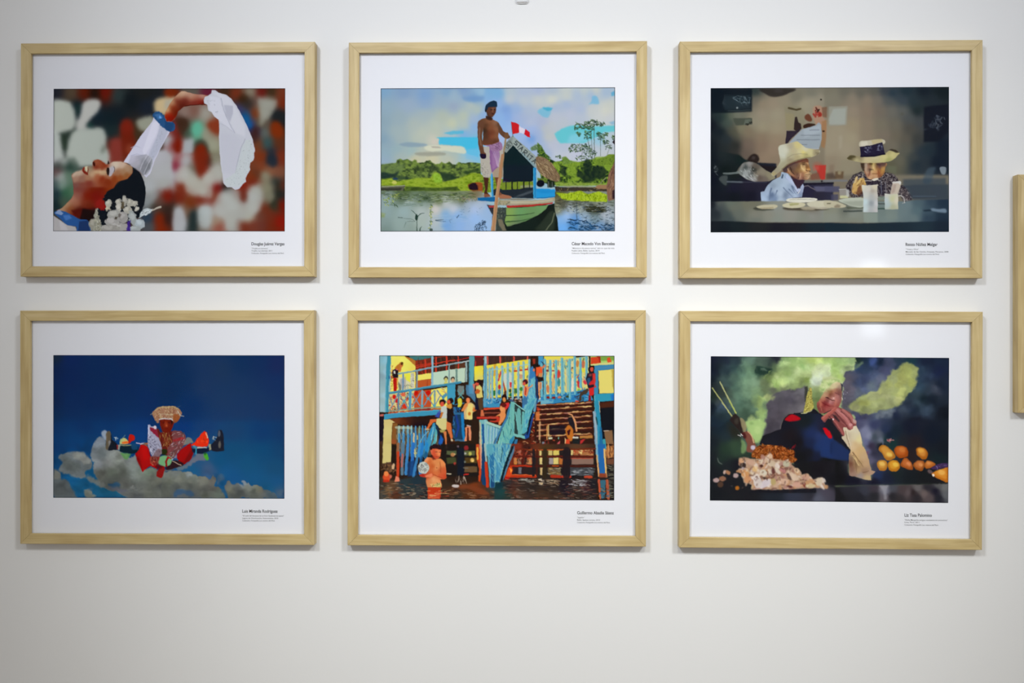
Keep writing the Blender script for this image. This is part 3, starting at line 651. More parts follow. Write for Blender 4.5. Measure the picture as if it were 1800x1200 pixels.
    hill = [(70,200),(180,180),(290,170),(300,130),(350,110),(390,130),(440,115),(520,150),(550,120),(580,130),(590,170),(690,160),(720,140),(770,130),(800,165),(850,190),(900,180),(930,155),(990,180),(1040,150),(1080,190),(1130,195),(1170,160),(1250,175),(1330,160),(1480,175),(1500,600),(70,600)]
    c.tex(hill,[(48,62,38),(78,98,52),(104,126,58),(120,142,66)],5,3.5,11,.5)
    c.tex([(80,190),(300,170),(420,200),(360,300),(200,330),(80,300)],[(96,118,70),(110,132,74),(86,106,66)],6,4,12,1.5,.8)
    c.poly((30,48,48),[(80,300),(240,320),(330,280),(300,350),(240,390),(80,380)],1.2,.85,True)
    c.poly((36,56,46),[(300,340),(520,380),(470,410),(300,400)],1.2,.7)
    c.poly((46,62,36),[(540,230),(700,240),(680,290),(560,290)],1.2,.6)
    c.poly((28,46,38),[(880,290),(1100,340),(1130,410),(960,420),(920,340)],1.2,.75,True)
    c.poly((30,50,30),[(1220,300),(1460,240),(1460,290),(1280,330)],1.2,.7)
    c.poly((40,52,38),[(800,200),(900,240),(850,280),(760,270)],1.4,.7,True)
    c.tex([(80,400),(250,380),(300,430),(600,380),(780,380),(830,300),(910,320),(950,440),(1200,380),(1350,310),(1480,320),(1480,600),(420,560),(400,490),(80,490)],[(104,132,30),(136,160,44),(150,172,56),(120,148,40)],7,3,14,.8)
    c.tex([(800,330),(880,310),(940,380),(940,450),(830,450)],[(120,160,40),(150,190,66)],4,3,15,.8,.9)
    c.tex([(420,500),(900,520),(1150,500),(1200,560),(420,570)],[(38,54,26),(78,100,40)],5,2,16,.8,.9)
    c.tex([(1470,330),(1560,350),(1700,360),(1800,400),(1800,560),(1470,600)],[(96,124,36),(140,160,50),(70,96,34)],5,3,17,.4)
    c.poly((26,50,96),[(230,390),(290,370),(330,400),(260,410)],.4,.8)
    c.ell((204,200,110),265,445,36,24,0,.5,.8)
    c.poly((92,92,76),[(80,500),(240,495),(410,480),(420,500),(380,560),(80,555)],.3)
    c.poly((160,168,130),[(80,500),(415,482),(415,492),(80,512)],.3,.9)
    c.poly((46,50,40),[(80,525),(380,520),(350,555),(80,560)],.6,.8)
    c.poly((130,60,30),[(1310,470),(1470,440),(1510,500),(1500,590),(1420,600),(1330,540)],.6,.85,True)
    c.poly((36,22,32),[(1320,480),(1400,450),(1450,500),(1430,550),(1330,540)],.6,1,True)
    for k in range(6): c.line((190,84,44),[(1420 + 8 * k,450 + 22 * k),(1510,460 + 24 * k)],9,.3,.8)
    # --- water,left
    c.field([(100,600,110,124,110),(100,640,140,160,160),(400,580,86,104,66),(800,580,112,128,92),(1200,600,118,130,100),(400,660,74,92,62),(700,680,56,76,46),(900,690,96,110,70),(1100,640,108,120,84),(1250,680,92,100,70),(1400,620,120,110,80),(150,720,142,162,160),(450,740,150,168,164),(700,740,150,166,160),(1000,740,184,190,190),(1300,740,160,175,190),(1450,760,170,186,205),
             (120,850,140,162,162),(400,850,150,172,172),(650,850,172,184,180),(850,820,202,198,192),(1100,820,190,196,205),(1400,820,170,190,222),(1600,850,150,180,215),(100,1000,132,152,148),(350,1000,145,165,160),(650,1000,166,180,172),(850,1000,178,188,190),(1000,900,132,172,210),(1150,900,140,178,222),(1400,950,150,185,228),(1000,1060,120,165,215),(1200,1060,140,176,222),(1500,1060,150,185,225),(120,1110,120,140,134),(500,1110,140,158,150),(900,1110,165,182,190),(1300,1110,150,180,218)],1.7,region=[(60,565),(1500,565),(1660,900),(1650,1200),(60,1200)],rblur=.8)
    c.dabs([(48,66,40),(70,92,50),(120,140,72),(40,56,40)],[(80,580),(1400,590),(1380,660),(1000,720),(500,720),(80,610)],170,60,10,0,.12,21,.7,.3)
    c.dabs([(178,192,178),(150,168,150),(190,200,190)],[(320,600),(1300,620),(1200,720),(400,730)],60,70,6,0,.08,22,.75)
    c.dabs([(88,112,84),(60,86,66),(118,140,120)],[(90,720),(900,720),(760,780),(300,790)],40,110,6,0,.05,23,.6)
    c.dabs([(110,130,50),(160,178,60),(196,204,90),(70,96,40)],[(110,630),(320,600),(320,700),(160,790),(110,740)],46,34,9,1.2,.5,24,.9)
    c.dabs([(50,70,50),(66,90,60)],[(250,730),(340,790),(280,800)],8,50,9,.9,.3,25,.9)
    c.dabs([(120,136,70),(90,104,70),(150,120,100),(186,180,130),(60,76,50)],[(1150,640),(1420,630),(1430,700),(1180,740)],70,26,8,.2,.9,26,.8)
    c.dabs([(96,150,210),(112,160,205),(190,205,225)],[(860,880),(1300,860),(1400,1000),(900,1100)],26,140,8,0,.05,27,.4,.6)
    # water plants
    for pts,w in (([(585,1130),(585,980),(575,900),(540,860),(505,835)],12),([(580,940),(600,915),(640,885),(690,873)],12),([(625,1130),(630,1090),(655,1062)],16)):
        c.line((44,66,56),pts,w,.2,.95,5)
    c.ell((36,58,50),578,935,18,42,0,.3)
    c.line((70,88,84),[(320,935),(380,940)],10,.3,.8); c.line((70,90,84),[(400,945),(530,965),(560,990),(450,990)],5,.3,.7); c.line((70,90,84),[(430,1000),(400,1075)],5,.3,.7)
    c.line((50,76,96),[(850,975),(960,970)],14,.3,.9,4); c.line((60,84,100),[(850,985),(990,995)],5,.3,.8); c.line((60,84,110),[(1150,940),(1175,905)],12,.3,.9); c.line((84,110,140),[(1080,960),(1040,980),(1060,1010)],5,.3,.7)
    c.line((110,130,90),[(780,740),(785,900),(775,1120)],7,.3,.9)
    c.dabs([(176,178,84),(70,96,70),(120,140,80),(200,200,110)],[(755,760),(810,760),(805,900),(790,1090),(750,1090),(765,900)],34,24,12,.3,.9,28,.9)
    c.ell((60,76,70),785,1110,24,22,0,.4,.9)
    c.dabs([(30,44,60),(40,60,84)],[(1400,1060),(1500,960),(1560,980),(1560,1080),(1640,1130),(1370,1130)],80,34,8,-.9,.5,29,.9)
    c.dabs([(60,90,110)],[(1150,760),(1520,760),(1450,920),(1200,900)],12,26,5,0,.4,30,.7)
    c.tex([(70,860),(140,880),(130,930),(70,940)],[(120,140,80),(150,166,120)],3,3,31,1,.8)
    # --- right bank
    c.view(*D)
    bank = [(640,40),(700,60),(760,90),(830,120),(900,150),(980,140),(1020,90),(1090,130),(1160,160),(1250,150),(1330,130),(1450,110),(1560,100),(1640,60),(1730,50),(1730,480),(880,480),(700,450)]
    c.tex(bank,[(28,44,30),(60,84,34),(104,134,44),(134,164,58)],3.4,3.4,41,.4)
    c.tex([(640,-120),(700,-60),(760,40),(840,110),(720,90),(640,20)],[(26,52,32),(66,96,40),(120,150,50)],2.4,2.0,42,.4)
    c.tex([(540,-40),(620,-90),(700,-70),(700,-20),(560,0)],[(100,130,60),(70,96,50),(150,170,120)],2.4,2,43,.8,.8)
    for cx,cy,rx,ry in ((1020,290,50,70),(1340,230,60,120),(1500,300,110,100),(1360,380,90,70),(1240,340,50,60)): c.ell((24,38,34),cx,cy,rx,ry,0,1.3,.8)
    for cx,cy,rx,ry in ((1130,200,100,50),(880,220,70,40),(1530,150,120,60),(1120,300,80,60),(1640,230,60,60),(1180,400,70,30)): c.tex([(cx - rx,cy),(cx - rx * .6,cy - ry),(cx + rx * .6,cy - ry),(cx + rx,cy),(cx,cy + ry)],[(96,128,36),(140,168,58),(116,146,48)],2.4,2.2,int(cx),.9,.9,sm=True)
    c.tex([(880,440),(1250,450),(1600,460),(1600,490),(900,500)],[(120,146,60),(140,164,70),(100,124,50)],4,2,45,.6)
    # tall trees
    c.view(*B)
    for x0,y0,x1,y1,w in ((1435,640,1440,1090,9),(1395,680,1410,1080,7),(1525,780,1525,1030,6),(1345,800,1400,1090,8),(1660,880,1610,1060,5),(1280,900,1260,1060,5)): c.line((84,96,84),[(x0,y0),(x1,y1)],w,.2,.85)
    for n,poly in enumerate(([(1150,640),(1180,560),(1250,590),(1300,560),(1400,520),(1500,540),(1600,560),(1560,620),(1450,600),(1440,680),(1380,660),(1250,640),(1160,660)],[(1300,680),(1400,690),(1390,790),(1300,800)],[(1470,690),(1640,710),(1640,740),(1590,760),(1560,810),(1490,800)],
                              [(1075,920),(1120,860),(1200,870),(1320,860),(1400,890),(1400,970),(1300,940),(1220,970),(1140,980),(1090,970)],[(1560,810),(1640,820),(1620,870),(1560,870)],[(1180,690),(1270,710),(1220,760)],[(1690,740),(1725,730),(1725,800),(1670,800)],[(1170,1040),(1300,960),(1450,960),(1480,1010),(1380,1080),(1180,1100)],[(880,1040),(960,1020),(970,1070)],[(1600,880),(1690,870),(1680,930),(1600,930)])):
        c.dabs([(44,66,48),(60,88,44),(90,116,60),(34,56,50)],poly,(190,50,60,110,26,18,16,60,14,14)[n],30,13,.2,.8,50 + n,.85,.4)
    c.tex([(980,1050),(1040,1040),(1100,1100),(1180,1120),(1000,1160)],[(90,120,50),(120,146,70)],2,2,60,.6,.9)
    c.tex([(1450,1090),(1560,1060),(1640,1010),(1730,1010),(1730,1160),(1450,1160)],[(70,96,36),(120,146,50),(96,124,44)],2.4,2.4,61,.5,1)
    c.poly((44,34,40),[(1690,840),(1725,790),(1725,880)],.3)
    # --- right water and reeds
    c.view(*D)
    c.poly((58,52,44),[(880,500),(1000,510),(1440,510),(1630,530),(1630,580),(900,570)],.4)
    c.poly((150,150,116),[(1000,492),(1440,500),(1440,516),(1000,506)],.3,.9)
    c.poly((150,116,84),[(1440,520),(1490,480),(1630,478),(1630,540),(1480,535)],.4)
    c.dabs([(170,160,90),(44,34,36),(96,70,50)],[(900,510),(1620,540),(1600,590),(900,570)],50,30,10,.1,.8,62,.8)
    c.line((150,150,110),[(1520,465),(1600,375)],9,.3)
    c.field([(920,600,80,80,44),(920,700,110,106,80),(1000,760,80,80,66),(1200,730,100,104,92),(1500,730,140,146,130),(1680,720,120,130,120),(920,850,130,134,110),(1100,820,160,172,180),(1250,820,150,160,156),(1450,830,56,60,40),(1650,820,150,160,165),(960,960,130,176,225),(1050,920,150,185,228),(1180,960,100,152,212),(1000,1080,110,172,235),(1150,1040,70,130,190),(1300,960,150,176,200),(1450,950,120,142,150),(1600,900,170,180,190),(1350,1080,80,120,160),(1500,1080,110,150,195),(1680,980,160,176,190),(1680,1090,90,120,150)],1.8,region=[(880,570),(1740,570),(1740,1240),(880,1240)],rblur=.5)
    c.tex([(900,590),(1060,600),(1240,560),(1350,610),(1500,570),(1620,620),(1620,720),(1300,710),(1000,690)],[(112,136,22),(150,176,30),(176,200,50),(130,156,30)],3,3,63,.7)
    c.dabs([(180,204,50),(120,146,24),(196,216,90),(96,116,30)],[(920,600),(1240,570),(1350,610),(1500,575),(1620,620),(1600,700),(1000,690)],90,40,8,1.4,.3,64,.7)
    c.dabs([(36,40,34),(56,60,46),(90,96,84)],[(900,680),(1000,650),(1100,700),(1700,720),(1700,790),(900,800)],110,60,9,0,.1,65,.75)
    c.dabs([(44,44,26),(60,58,34),(36,40,30)],[(1310,780),(1600,790),(1580,870),(1320,850)],60,90,14,0,.06,66,.8)
    c.dabs([(40,50,54),(70,84,80),(30,44,60),(176,186,190)],[(1000,800),(1300,740),(1720,800),(1720,1120),(1100,1120),(1250,900),(1050,880)],210,40,10,0,.35,67,.7)
    c.dabs([(20,50,84),(28,70,110),(34,50,66)],[(1080,960),(1300,980),(1700,1040),(1720,1120),(1080,1120)],70,60,18,.1,.3,68,.8)
    c.dabs([(170,184,150),(190,200,180)],[(900,760),(1300,760),(1250,880),(900,900)],34,34,8,.1,.4,69,.7)
    c.line((60,76,84),[(1190,730),(1195,960)],12,.6,.6)
    # thatch hut at the right edge
    c.poly((130,96,76),[(1720,160),(1730,160),(1730,680),(1640,710),(1620,640),(1610,500),(1640,330),(1700,200)],.3)
    c.dabs([(96,66,56),(160,124,96),(70,44,44),(180,150,120)],[(1710,180),(1728,180),(1728,670),(1650,690),(1625,520),(1650,340)],60,70,9,1.75,.12,70,.8)
    c.poly((40,26,36),[(1690,560),(1728,540),(1728,670),(1690,680)],.6,.85)
    # --- boat
    c.poly((22,30,26),[(560,740),(800,760),(880,740),(890,860),(920,960),(940,1140),(60,1140),(70,800),(200,800)],.3)
    c.poly((50,60,48),[(820,850),(880,860),(890,960),(860,1140),(760,1140),(600,1100),(700,1000)],1.4,.7,True)
    c.line((120,128,100),[(880,880),(850,1000),(760,1120)],16,.7,.7)
    c.line((90,96,70),[(520,990),(640,1020)],12,.5,.7)
    c.field([(250,850,128,160,86),(400,860,104,150,96),(700,800,110,150,96),(250,960,128,160,84),(450,960,100,140,84),(600,900,104,140,90),(300,1040,110,130,92),(400,1020,96,120,86)],1.6,region=[(190,800),(420,800),(800,760),(770,810),(660,900),(480,990),(220,1070),(180,1000),(200,900)],rblur=.3)
    c.line((28,48,32),[(205,910),(420,905),(600,870)],12,.2,.95,5); c.line((40,70,44),[(190,1000),(400,985),(560,950)],14,.5,.9,6)
    c.poly((24,34,30),[(200,1070),(400,1020),(450,1000),(640,930),(700,1000),(560,1140),(200,1140)],.8,.9)
    c.poly((160,152,126),[(90,690),(400,700),(700,690),(890,655),(890,700),(800,740),(560,760),(90,765)],.25)
    c.poly((196,190,166),[(250,705),(560,712),(860,680),(850,705),(600,735),(260,745)],.8,.6)
    c.poly((170,50,44),[(200,770),(520,758),(800,735),(870,720),(850,745),(560,785),(220,802)],.3)
    c.poly((170,50,50),[(0,765),(60,765),(50,800),(0,810)],.3)
    c.poly((128,120,104),[(110,662),(300,668),(580,672),(620,678),(400,695),(90,682)],.3)
    c.poly((34,42,50),[(25,545),(590,510),(590,668),(300,662),(200,640),(110,600),(25,640)],.3)
    c.poly((84,94,100),[(380,620),(590,545),(590,575),(440,635),(300,660)],.8,.7)
    c.poly((40,146,206),[(625,530),(780,535),(888,545),(888,650),(780,664),(625,668)],.25)
    c.poly((24,120,186),[(625,560),(640,545),(880,560),(880,590),(700,600)],1.0,.4)
    c.line((16,60,110),[(630,666),(760,662),(885,648)],8,.3,.8)
    # cabin opening and the roof
    c.poly((18,34,38),[(290,-110),(600,190),(595,400),(560,430),(440,450),(240,440),(160,420),(165,30)],.25)
    c.poly((24,30,44),[(200,200),(590,200),(590,430),(240,440),(165,400)],2.0,.6)
    c.poly((116,136,44),[(140,440),(590,430),(590,500),(360,540),(140,550)],.3)
    c.poly((150,150,130),[(400,490),(590,480),(590,515),(400,520)],.5,.7)
    for x in (200,285,360,450,530): c.line((24,28,30),[(x,410),(x,540)],20 if x in (285,450) else 12,.2,.95)
    c.view(*B)
    c.poly((150,162,156),[(292,742),(330,780),(470,900),(560,980),(650,1070),(620,1200),(590,1180),(430,1020),(298,880),(205,990),(180,960),(190,860)],.25)
    c.poly((124,136,134),[(292,745),(290,880),(200,990),(180,960),(190,850)],.3,.7)
    c.view(*D); c.poly((120,150,160),[(430,20),(600,190),(625,240),(590,230),(400,20)],.3,.7)
    for k in range(16): c.line((90,104,104),[(440 + 12 * k,30 + 10 * k),(500 + 10 * k,-40 + 14 * k)],4,.2,.5)
    c.view(*B)
    for ch,x,y in (('S',345,850),('T',385,890),('A',415,930),('R',468,985),('I',515,1025),('T',548,1060),('A',600,1105)):
        glyph(c,ch,x,y,44,62,38,(44,52,56),11)
    for ch,x,y in (('D',215,900),('E',240,870),('Y',268,845)): glyph(c,ch,x,y,26,60,-48,(70,76,70),9)
    # thatch
    c.view(*D)
    th = [(620,110),(640,80),(700,90),(760,110),(830,160),(900,260),(950,340),(960,370),(930,430),(880,430),(780,390),(700,340),(640,260),(625,200)]
    c.poly((120,98,72),th,.3,1,True)
    c.dabs([(168,146,110),(84,64,50),(142,118,86),(196,176,140),(104,84,66)],th,210,70,7,.95,.2,71,.8)
    c.dabs([(130,92,80),(96,70,60),(150,130,100)],[(620,110),(700,90),(780,130),(700,180)],40,30,7,1.6,.4,72,.7)
    c.poly((24,34,26),[(780,400),(880,430),(880,510),(780,520)],.5,.9); c.line((150,150,140),[(795,430),(795,510)],8,.3,.8); c.line((120,124,120),[(850,440),(850,500)],8,.3,.7)
    c.tex([(640,380),(780,400),(780,440),(640,430)],[(120,144,60),(80,100,44)],2,2,73,.4)
    c.ell((18,20,30),685,460,55,48,0,.4)
    c.poly((38,130,184),[(583,235),(625,240),(625,668),(583,668)],.25); c.line((90,186,220),[(590,250),(590,660)],8,.4,.8)
    c.poly((34,24,50),[(160,380),(230,400),(260,440),(150,440)],.8,.8)
    # bow,post and mossy stump
    c.poly((60,68,62),[(80,800),(200,800),(200,900),(170,1000),(200,1120),(60,1130),(60,950)],.5)
    c.dabs([(96,110,90),(36,44,46),(130,136,110),(60,80,90)],[(80,790),(200,790),(190,900),(160,1000),(80,1000)],60,30,10,1.4,.7,74,.8)
    c.poly((120,112,90),[(80,960),(140,960),(210,1120),(150,1125),(100,1040)],.5,.9)
    c.dabs([(120,120,90),(90,96,80),(150,150,100)],[(90,690),(260,720),(250,760),(90,760)],26,26,10,.5,.9,75,.8)
    c.view(*C)
    c.poly((34,34,40),[(1570,760),(1680,770),(1700,900),(1690,1130),(1640,1130),(1650,900)],.5,.9)
    c.poly((24,96,150),[(1440,660),(1700,645),(1700,690),(1680,715),(1440,700)],.3)
    c.poly((90,170,205),[(1620,310),(1655,300),(1665,640),(1635,645),(1625,480)],.25); c.line((30,120,190),[(1648,320),(1655,640)],14,.4,.8)
    c.poly((170,60,60),[(1590,770),(1690,765),(1680,800),(1610,800)],.3,.9)
    # --- the man
    c.poly((70,40,30),[(1520,360),(1600,360),(1585,500),(1575,580),(1620,640),(1540,655),(1530,600),(1545,540)],.25)
    c.poly((110,66,46),[(1680,360),(1740,360),(1750,480),(1740,560),(1800,640),(1790,660),(1700,640),(1720,560),(1700,460)],.25)
    c.poly((150,96,72),[(1530,600),(1600,610),(1620,645),(1560,655),(1520,640)],.5,.7)
    c.view(*D); c.poly((160,104,76),[(90,600),(150,610),(270,640),(265,665),(150,670),(95,650)],.25,1,True); c.poly((120,78,58),[(95,570),(130,590),(140,620),(95,630)],.4)
    c.view(*C)
    c.poly((176,170,158),[(1480,-60),(1800,-60),(1790,100),(1800,370),(1660,370),(1640,300),(1610,380),(1520,370),(1485,280),(1480,120)],.25)
    c.poly((160,140,118),[(1690,200),(1800,120),(1800,370),(1660,370),(1650,290)],.5,.8)
    c.dabs([(96,96,100),(210,206,196),(130,128,126)],[(1500,170),(1600,170),(1600,370),(1530,370),(1490,270)],50,18,7,.7,.9,76,.7)
    c.poly((132,92,140),[(1605,-80),(1730,-80),(1750,60),(1730,230),(1700,250),(1640,310),(1615,180)],.3)
    c.poly((170,130,170),[(1640,40),(1700,40),(1730,200),(1650,280)],1.0,.5)
    for k in range(5): c.line((196,176,196),[(1640 + 22 * k,-60),(1680 + 14 * k,80),(1720 + 5 * k,220)],6,.3,.8)
    c.view(*A)
    c.poly((150,112,148),[(1530,870),(1740,830),(1790,900),(1760,960),(1640,960),(1600,900)],.3,1,True)
    c.dabs([(110,80,112),(196,164,190),(90,60,90)],[(1560,880),(1740,850),(1770,930),(1650,960)],26,40,8,.6,.5,77,.8)
    torso = [(1560,500),(1640,520),(1720,550),(1750,600),(1740,690),(1730,760),(1740,830),(1640,870),(1510,870),(1520,760),(1515,640),(1470,620),(1450,560),(1500,515)]
    c.poly((118,72,50),torso,.25,1,True)
    c.field([(1500,540,104,70,48),(1600,540,130,84,58),(1690,560,140,100,76),(1730,600,100,72,54),(1560,610,90,60,42),(1540,680,56,40,28),(1620,640,130,78,52),(1700,650,138,92,64),(1560,760,80,52,38),(1640,760,130,74,50),(1700,760,128,84,58),(1600,820,100,60,42),(1690,830,90,56,40),(1640,700,112,62,42),(1600,720,92,50,36)],1.6,.8,region=torso,rblur=.3)
    c.poly((100,66,48),[(1445,560),(1490,530),(1530,570),(1510,700),(1505,800),(1530,960),(1560,1000),(1550,1040),(1500,1060),(1480,1000),(1450,860),(1440,680)],.25,1,True)
    c.line((140,110,92),[(1470,640),(1465,780),(1490,880)],16,1.2,.7)
    c.poly((30,20,44),[(1480,1000),(1550,1010),(1560,1060),(1510,1075),(1480,1040)],.3,1,True)
    c.poly((96,66,50),[(1725,560),(1770,620),(1800,680),(1860,720),(1900,770),(1840,790),(1770,740),(1735,680)],.25,1,True)
    c.ell((110,76,52),1848,748,32,46,10,.3); c.ell((84,54,38),1865,770,20,20,0,.4,.7)
    c.poly((64,42,34),[(1565,470),(1650,500),(1640,530),(1590,525),(1560,500)],.3,1,True)
    c.poly((92,58,44),[(1565,380),(1600,340),(1690,330),(1700,380),(1690,430),(1650,485),(1600,480),(1570,430)],.25,1,True)
    c.ell((130,88,68),1660,370,26,18,0,.7,.8); c.ell((40,26,22),1635,382,16,8,0,.3); c.ell((40,26,22),1678,380,12,8,0,.3); c.ell((130,84,62),1655,405,12,20,0,.5,.8); c.ell((56,30,28),1655,440,18,6,0,.3)
    c.poly((50,34,30),[(1570,400),(1600,470),(1660,485),(1610,520),(1570,480)],.8,.7)
    c.poly((26,46,66),[(1545,370),(1560,310),(1620,270),(1670,255),(1710,280),(1712,340),(1690,345),(1600,345),(1570,390)],.25,1,True)
    c.ell((22,30,38),1555,395,12,24,0,.3)
    # the pole
    c.view(*B); c.line((150,130,96),[(200,770),(170,960),(150,1190)],22,.2)
    c.view(*D); c.line((176,140,104),[(150,60),(120,380),(80,620),(30,1130)],30,.2,1,40); c.line((120,100,76),[(160,60),(140,380)],8,.4,.7)
    c.view(*C); c.line((170,126,90),[(1790,60),(1750,380),(1710,640),(1650,1130)],36,.2,1,46); c.line((200,166,126),[(1740,400),(1700,640),(1640,1120)],10,.6,.6)
    c.view(*B); c.ell((112,78,54),208,745,30,42,10,.3)
    # flag
    c.line((90,96,100),[(272,550),(296,760)],7,.2)
    c.poly((196,34,40),[(272,548),(340,570),(384,590),(384,705),(296,728)],.2)
    c.poly((216,208,222),[(384,590),(400,620),(440,640),(470,655),(456,700),(455,720),(384,705)],.3)
    c.poly((200,30,44),[(472,652),(535,700),(538,770),(500,760),(456,725)],.2)
    c.warp(0.35,3.5,94)
    c.edge((20,28,36),1.9)
    return c

GLYPHS = {'S': [[(1,.1),(.1,.1),(.1,.5),(.9,.5),(.9,.9),(0,.9)]],'T': [[(0,0),(1,0)],[(.5,0),(.5,1)]],'A': [[(0,1),(.5,0),(1,1)],[(.25,.6),(.75,.6)]],
          'R': [[(0,1),(0,0),(.9,0),(.9,.5),(0,.5),(1,1)]],'I': [[(.5,0),(.5,1)]],'D': [[(0,0),(.8,.1),(1,.5),(.8,.9),(0,1),(0,0)]],'E': [[(1,0),(0,0),(0,1),(1,1)],[(0,.5),(.8,.5)]],'Y': [[(0,0),(.5,.5),(1,0)],[(.5,.5),(.5,1)]]}
def glyph(c,ch,x,y,w,h,rot,col,lw):
    a = math.radians(rot); ca,sa = math.cos(a),math.sin(a)
    for st in GLYPHS[ch]:
        c.line(col,[(x + (u - .5) * w * ca - (v - .5) * h * sa,y + (u - .5) * w * sa + (v - .5) * h * ca) for u,v in st],lw,.1,.9)
PAINT[2] = paint2
def paint3():
    c = Canvas([(1249,155.3),(1668.5,152.5),(1667.5,407.8),(1249.2,408.1)],(120,112,96))
    A = (1240,145,8); B = (1450,145,8); C = (1240,265,8); D = (1450,265,8)
    c.view(*A)
    c.field([(90,100,20,26,34),(90,300,20,26,36),(90,600,22,26,34),(90,900,22,28,34),(200,500,36,48,50),(200,700,26,34,40),(300,560,66,78,72),(280,480,52,66,60),(350,480,92,98,84),(450,450,110,112,98),(500,650,120,116,94),(400,700,78,78,66),(300,800,40,48,52),(420,900,44,46,44),(250,950,36,42,44),(420,1020,50,50,48),
             (700,140,50,60,58),(720,240,108,104,92),(800,300,138,126,106),(950,300,144,132,112),(1100,250,140,132,112),(1300,200,120,116,100),(1500,140,118,116,102),(1700,130,122,118,102),(800,450,146,136,116),(1000,450,150,142,120),(1000,650,150,140,116),(800,620,148,140,116),(700,550,140,134,114),(600,700,124,112,92),(800,780,132,116,96),(1000,800,142,126,104),(600,880,110,96,84),(800,900,130,112,94),(950,950,142,124,104),(560,1000,100,88,78),(850,1050,138,120,100),(950,1120,134,118,98),(1400,300,150,144,122),(1650,220,142,136,118),(1500,260,146,140,120)],1.7)
    c.view(*B)
    c.field([(60,110,118,114,98),(300,110,106,104,92),(500,150,100,98,88),(700,110,92,92,84),(850,110,60,66,72),(950,150,44,58,68),(1150,110,34,48,56),(1400,110,26,34,42),(1650,110,24,32,36),(100,200,124,120,104),(400,220,132,122,106),(600,250,130,118,102),(750,250,112,106,96),(900,250,80,84,84),(1100,250,56,66,74),(1250,280,40,52,58),(1500,250,36,44,50),(1300,400,34,44,46),
             (400,400,140,128,110),(600,400,130,116,100),(800,400,112,104,92),(950,400,104,102,94),(1100,400,90,92,88),(1200,500,76,80,80),(1330,550,66,70,72),(400,600,146,134,110),(600,600,132,120,102),(800,600,116,110,94),(1000,600,104,100,88),(1200,650,76,74,68),(200,700,150,140,118),(380,780,152,142,118),(600,740,132,120,102),(850,740,118,108,94),(1000,740,104,98,84),(1150,800,90,86,76),(1300,800,60,62,60),(100,800,150,140,118),(60,950,150,140,118),(300,950,152,142,120),(100,1100,140,128,108),(300,1150,140,132,110),(950,900,110,104,90),(1150,950,88,88,78),(1050,1100,96,94,80),(1250,1050,60,66,66),(1350,1000,44,54,62),(1450,950,36,48,56),(1650,900,24,32,44),(1600,1100,24,32,44),(1300,1150,40,50,58),(950,1180,92,90,72)],1.7,region=[(0,60),(1800,40),(1800,1300),(0,1300)],rblur=2)
    # posters and things on the wall
    c.view(*A)
    c.poly((18,26,34),[(90,90),(660,90),(655,410),(240,430),(90,430)],1.0,.9)
    c.poly((70,90,96),[(300,185),(640,180),(630,370),(280,390),(230,300)],1.6,.25)
    c.dabs([(96,120,128),(130,150,156),(50,66,76)],[(390,180),(640,190),(640,330),(420,300)],34,60,12,.4,.8,3,.6)
    c.line((70,80,84),[(270,180),(270,240),(240,290),(280,310)],12,.5,.5)
    c.ell((130,140,140),448,358,14,14,0,.4); c.line((70,80,80),[(320,400),(520,395),(640,385)],10,.6,.7)
    c.poly((44,40,38),[(780,90),(1260,90),(1180,150),(1080,190),(960,205),(860,170)],1.0,.9,True)
    c.ell((66,62,60),1030,120,60,26,0,1.5,.7)
    c.poly((70,76,66),[(390,505),(660,500),(660,590),(430,605),(400,540)],.5,.9); c.poly((96,104,92),[(560,520),(650,520),(600,580),(540,600)],.6,.9); c.dabs([(40,40,36)],[(570,570),(650,560),(640,600),(580,600)],6,30,16,0,.6,4)
    c.poly((128,124,96),[(1110,330),(1320,330),(1400,400),(1400,650),(1250,670),(1140,660)],.8,.35)
    c.poly((146,136,100),[(1120,430),(1250,440),(1250,660),(1140,660)],.8,.5)
    c.line((70,60,40),[(1175,360),(1280,385),(1340,372)],26,.5,.9)
    c.poly((44,34,34),[(1262,490),(1290,480),(1310,560),(1345,580),(1355,650),(1300,700),(1245,660)],.4,.95)
    c.poly((44,36,48),[(1145,680),(1290,680),(1340,640),(1330,680),(1200,800),(1140,880),(1125,860)],.3,.95)
    c.poly((96,50,34),[(1400,480),(1450,440),(1500,500),(1490,550),(1420,530)],.6,.85,True)
    c.poly((54,34,26),[(1385,600),(1460,575),(1550,590),(1480,640),(1390,640)],.4,.95,True)
    c.poly((172,132,108),[(1520,350),(1640,340),(1660,480),(1700,560),(1700,700),(1640,640),(1540,560)],1.0,.8,True)
    c.poly((118,86,66),[(1640,350),(1715,340),(1710,500),(1650,480)],.6,.8)
    c.poly((150,112,76),[(1640,550),(1710,520),(1700,800),(1680,930),(1630,900)],.8,.8)
    c.dabs([(84,34,30),(50,30,26),(150,50,44)],[(1530,370),(1630,380),(1640,480),(1540,470)],10,44,30,.3,.8,5,.9,.4)
    c.ell((150,50,40),1615,450,28,34,0,.6); c.ell((40,34,30),1632,242,12,12,0,.3); c.ell((60,40,30),1665,685,20,12,0,.4)
    c.poly((150,160,166),[(1150,880),(1250,770),(1360,660),(1560,600),(1600,560),(1635,600),(1640,800),(1600,930),(1420,930),(1300,850)],.4)
    c.poly((168,178,186),[(1380,660),(1620,600),(1620,700),(1400,780)],1,.6)
    for x0,x1,y in ((1470,1600,668),(1350,1610,742),(1290,1610,805),(1330,1430,872)): c.line((100,108,116),[(x0,y),(x1,y)],12,.4,.55)
    c.line((190,196,200),[(1420,935),(1600,932)],8,.4,.8)
    c.view(*B)
    c.poly((146,146,132),[(60,340),(325,330),(310,600),(60,610)],.9,.9); c.poly((160,166,158),[(120,370),(300,360),(290,590),(70,590),(60,520)],1.0,.7)
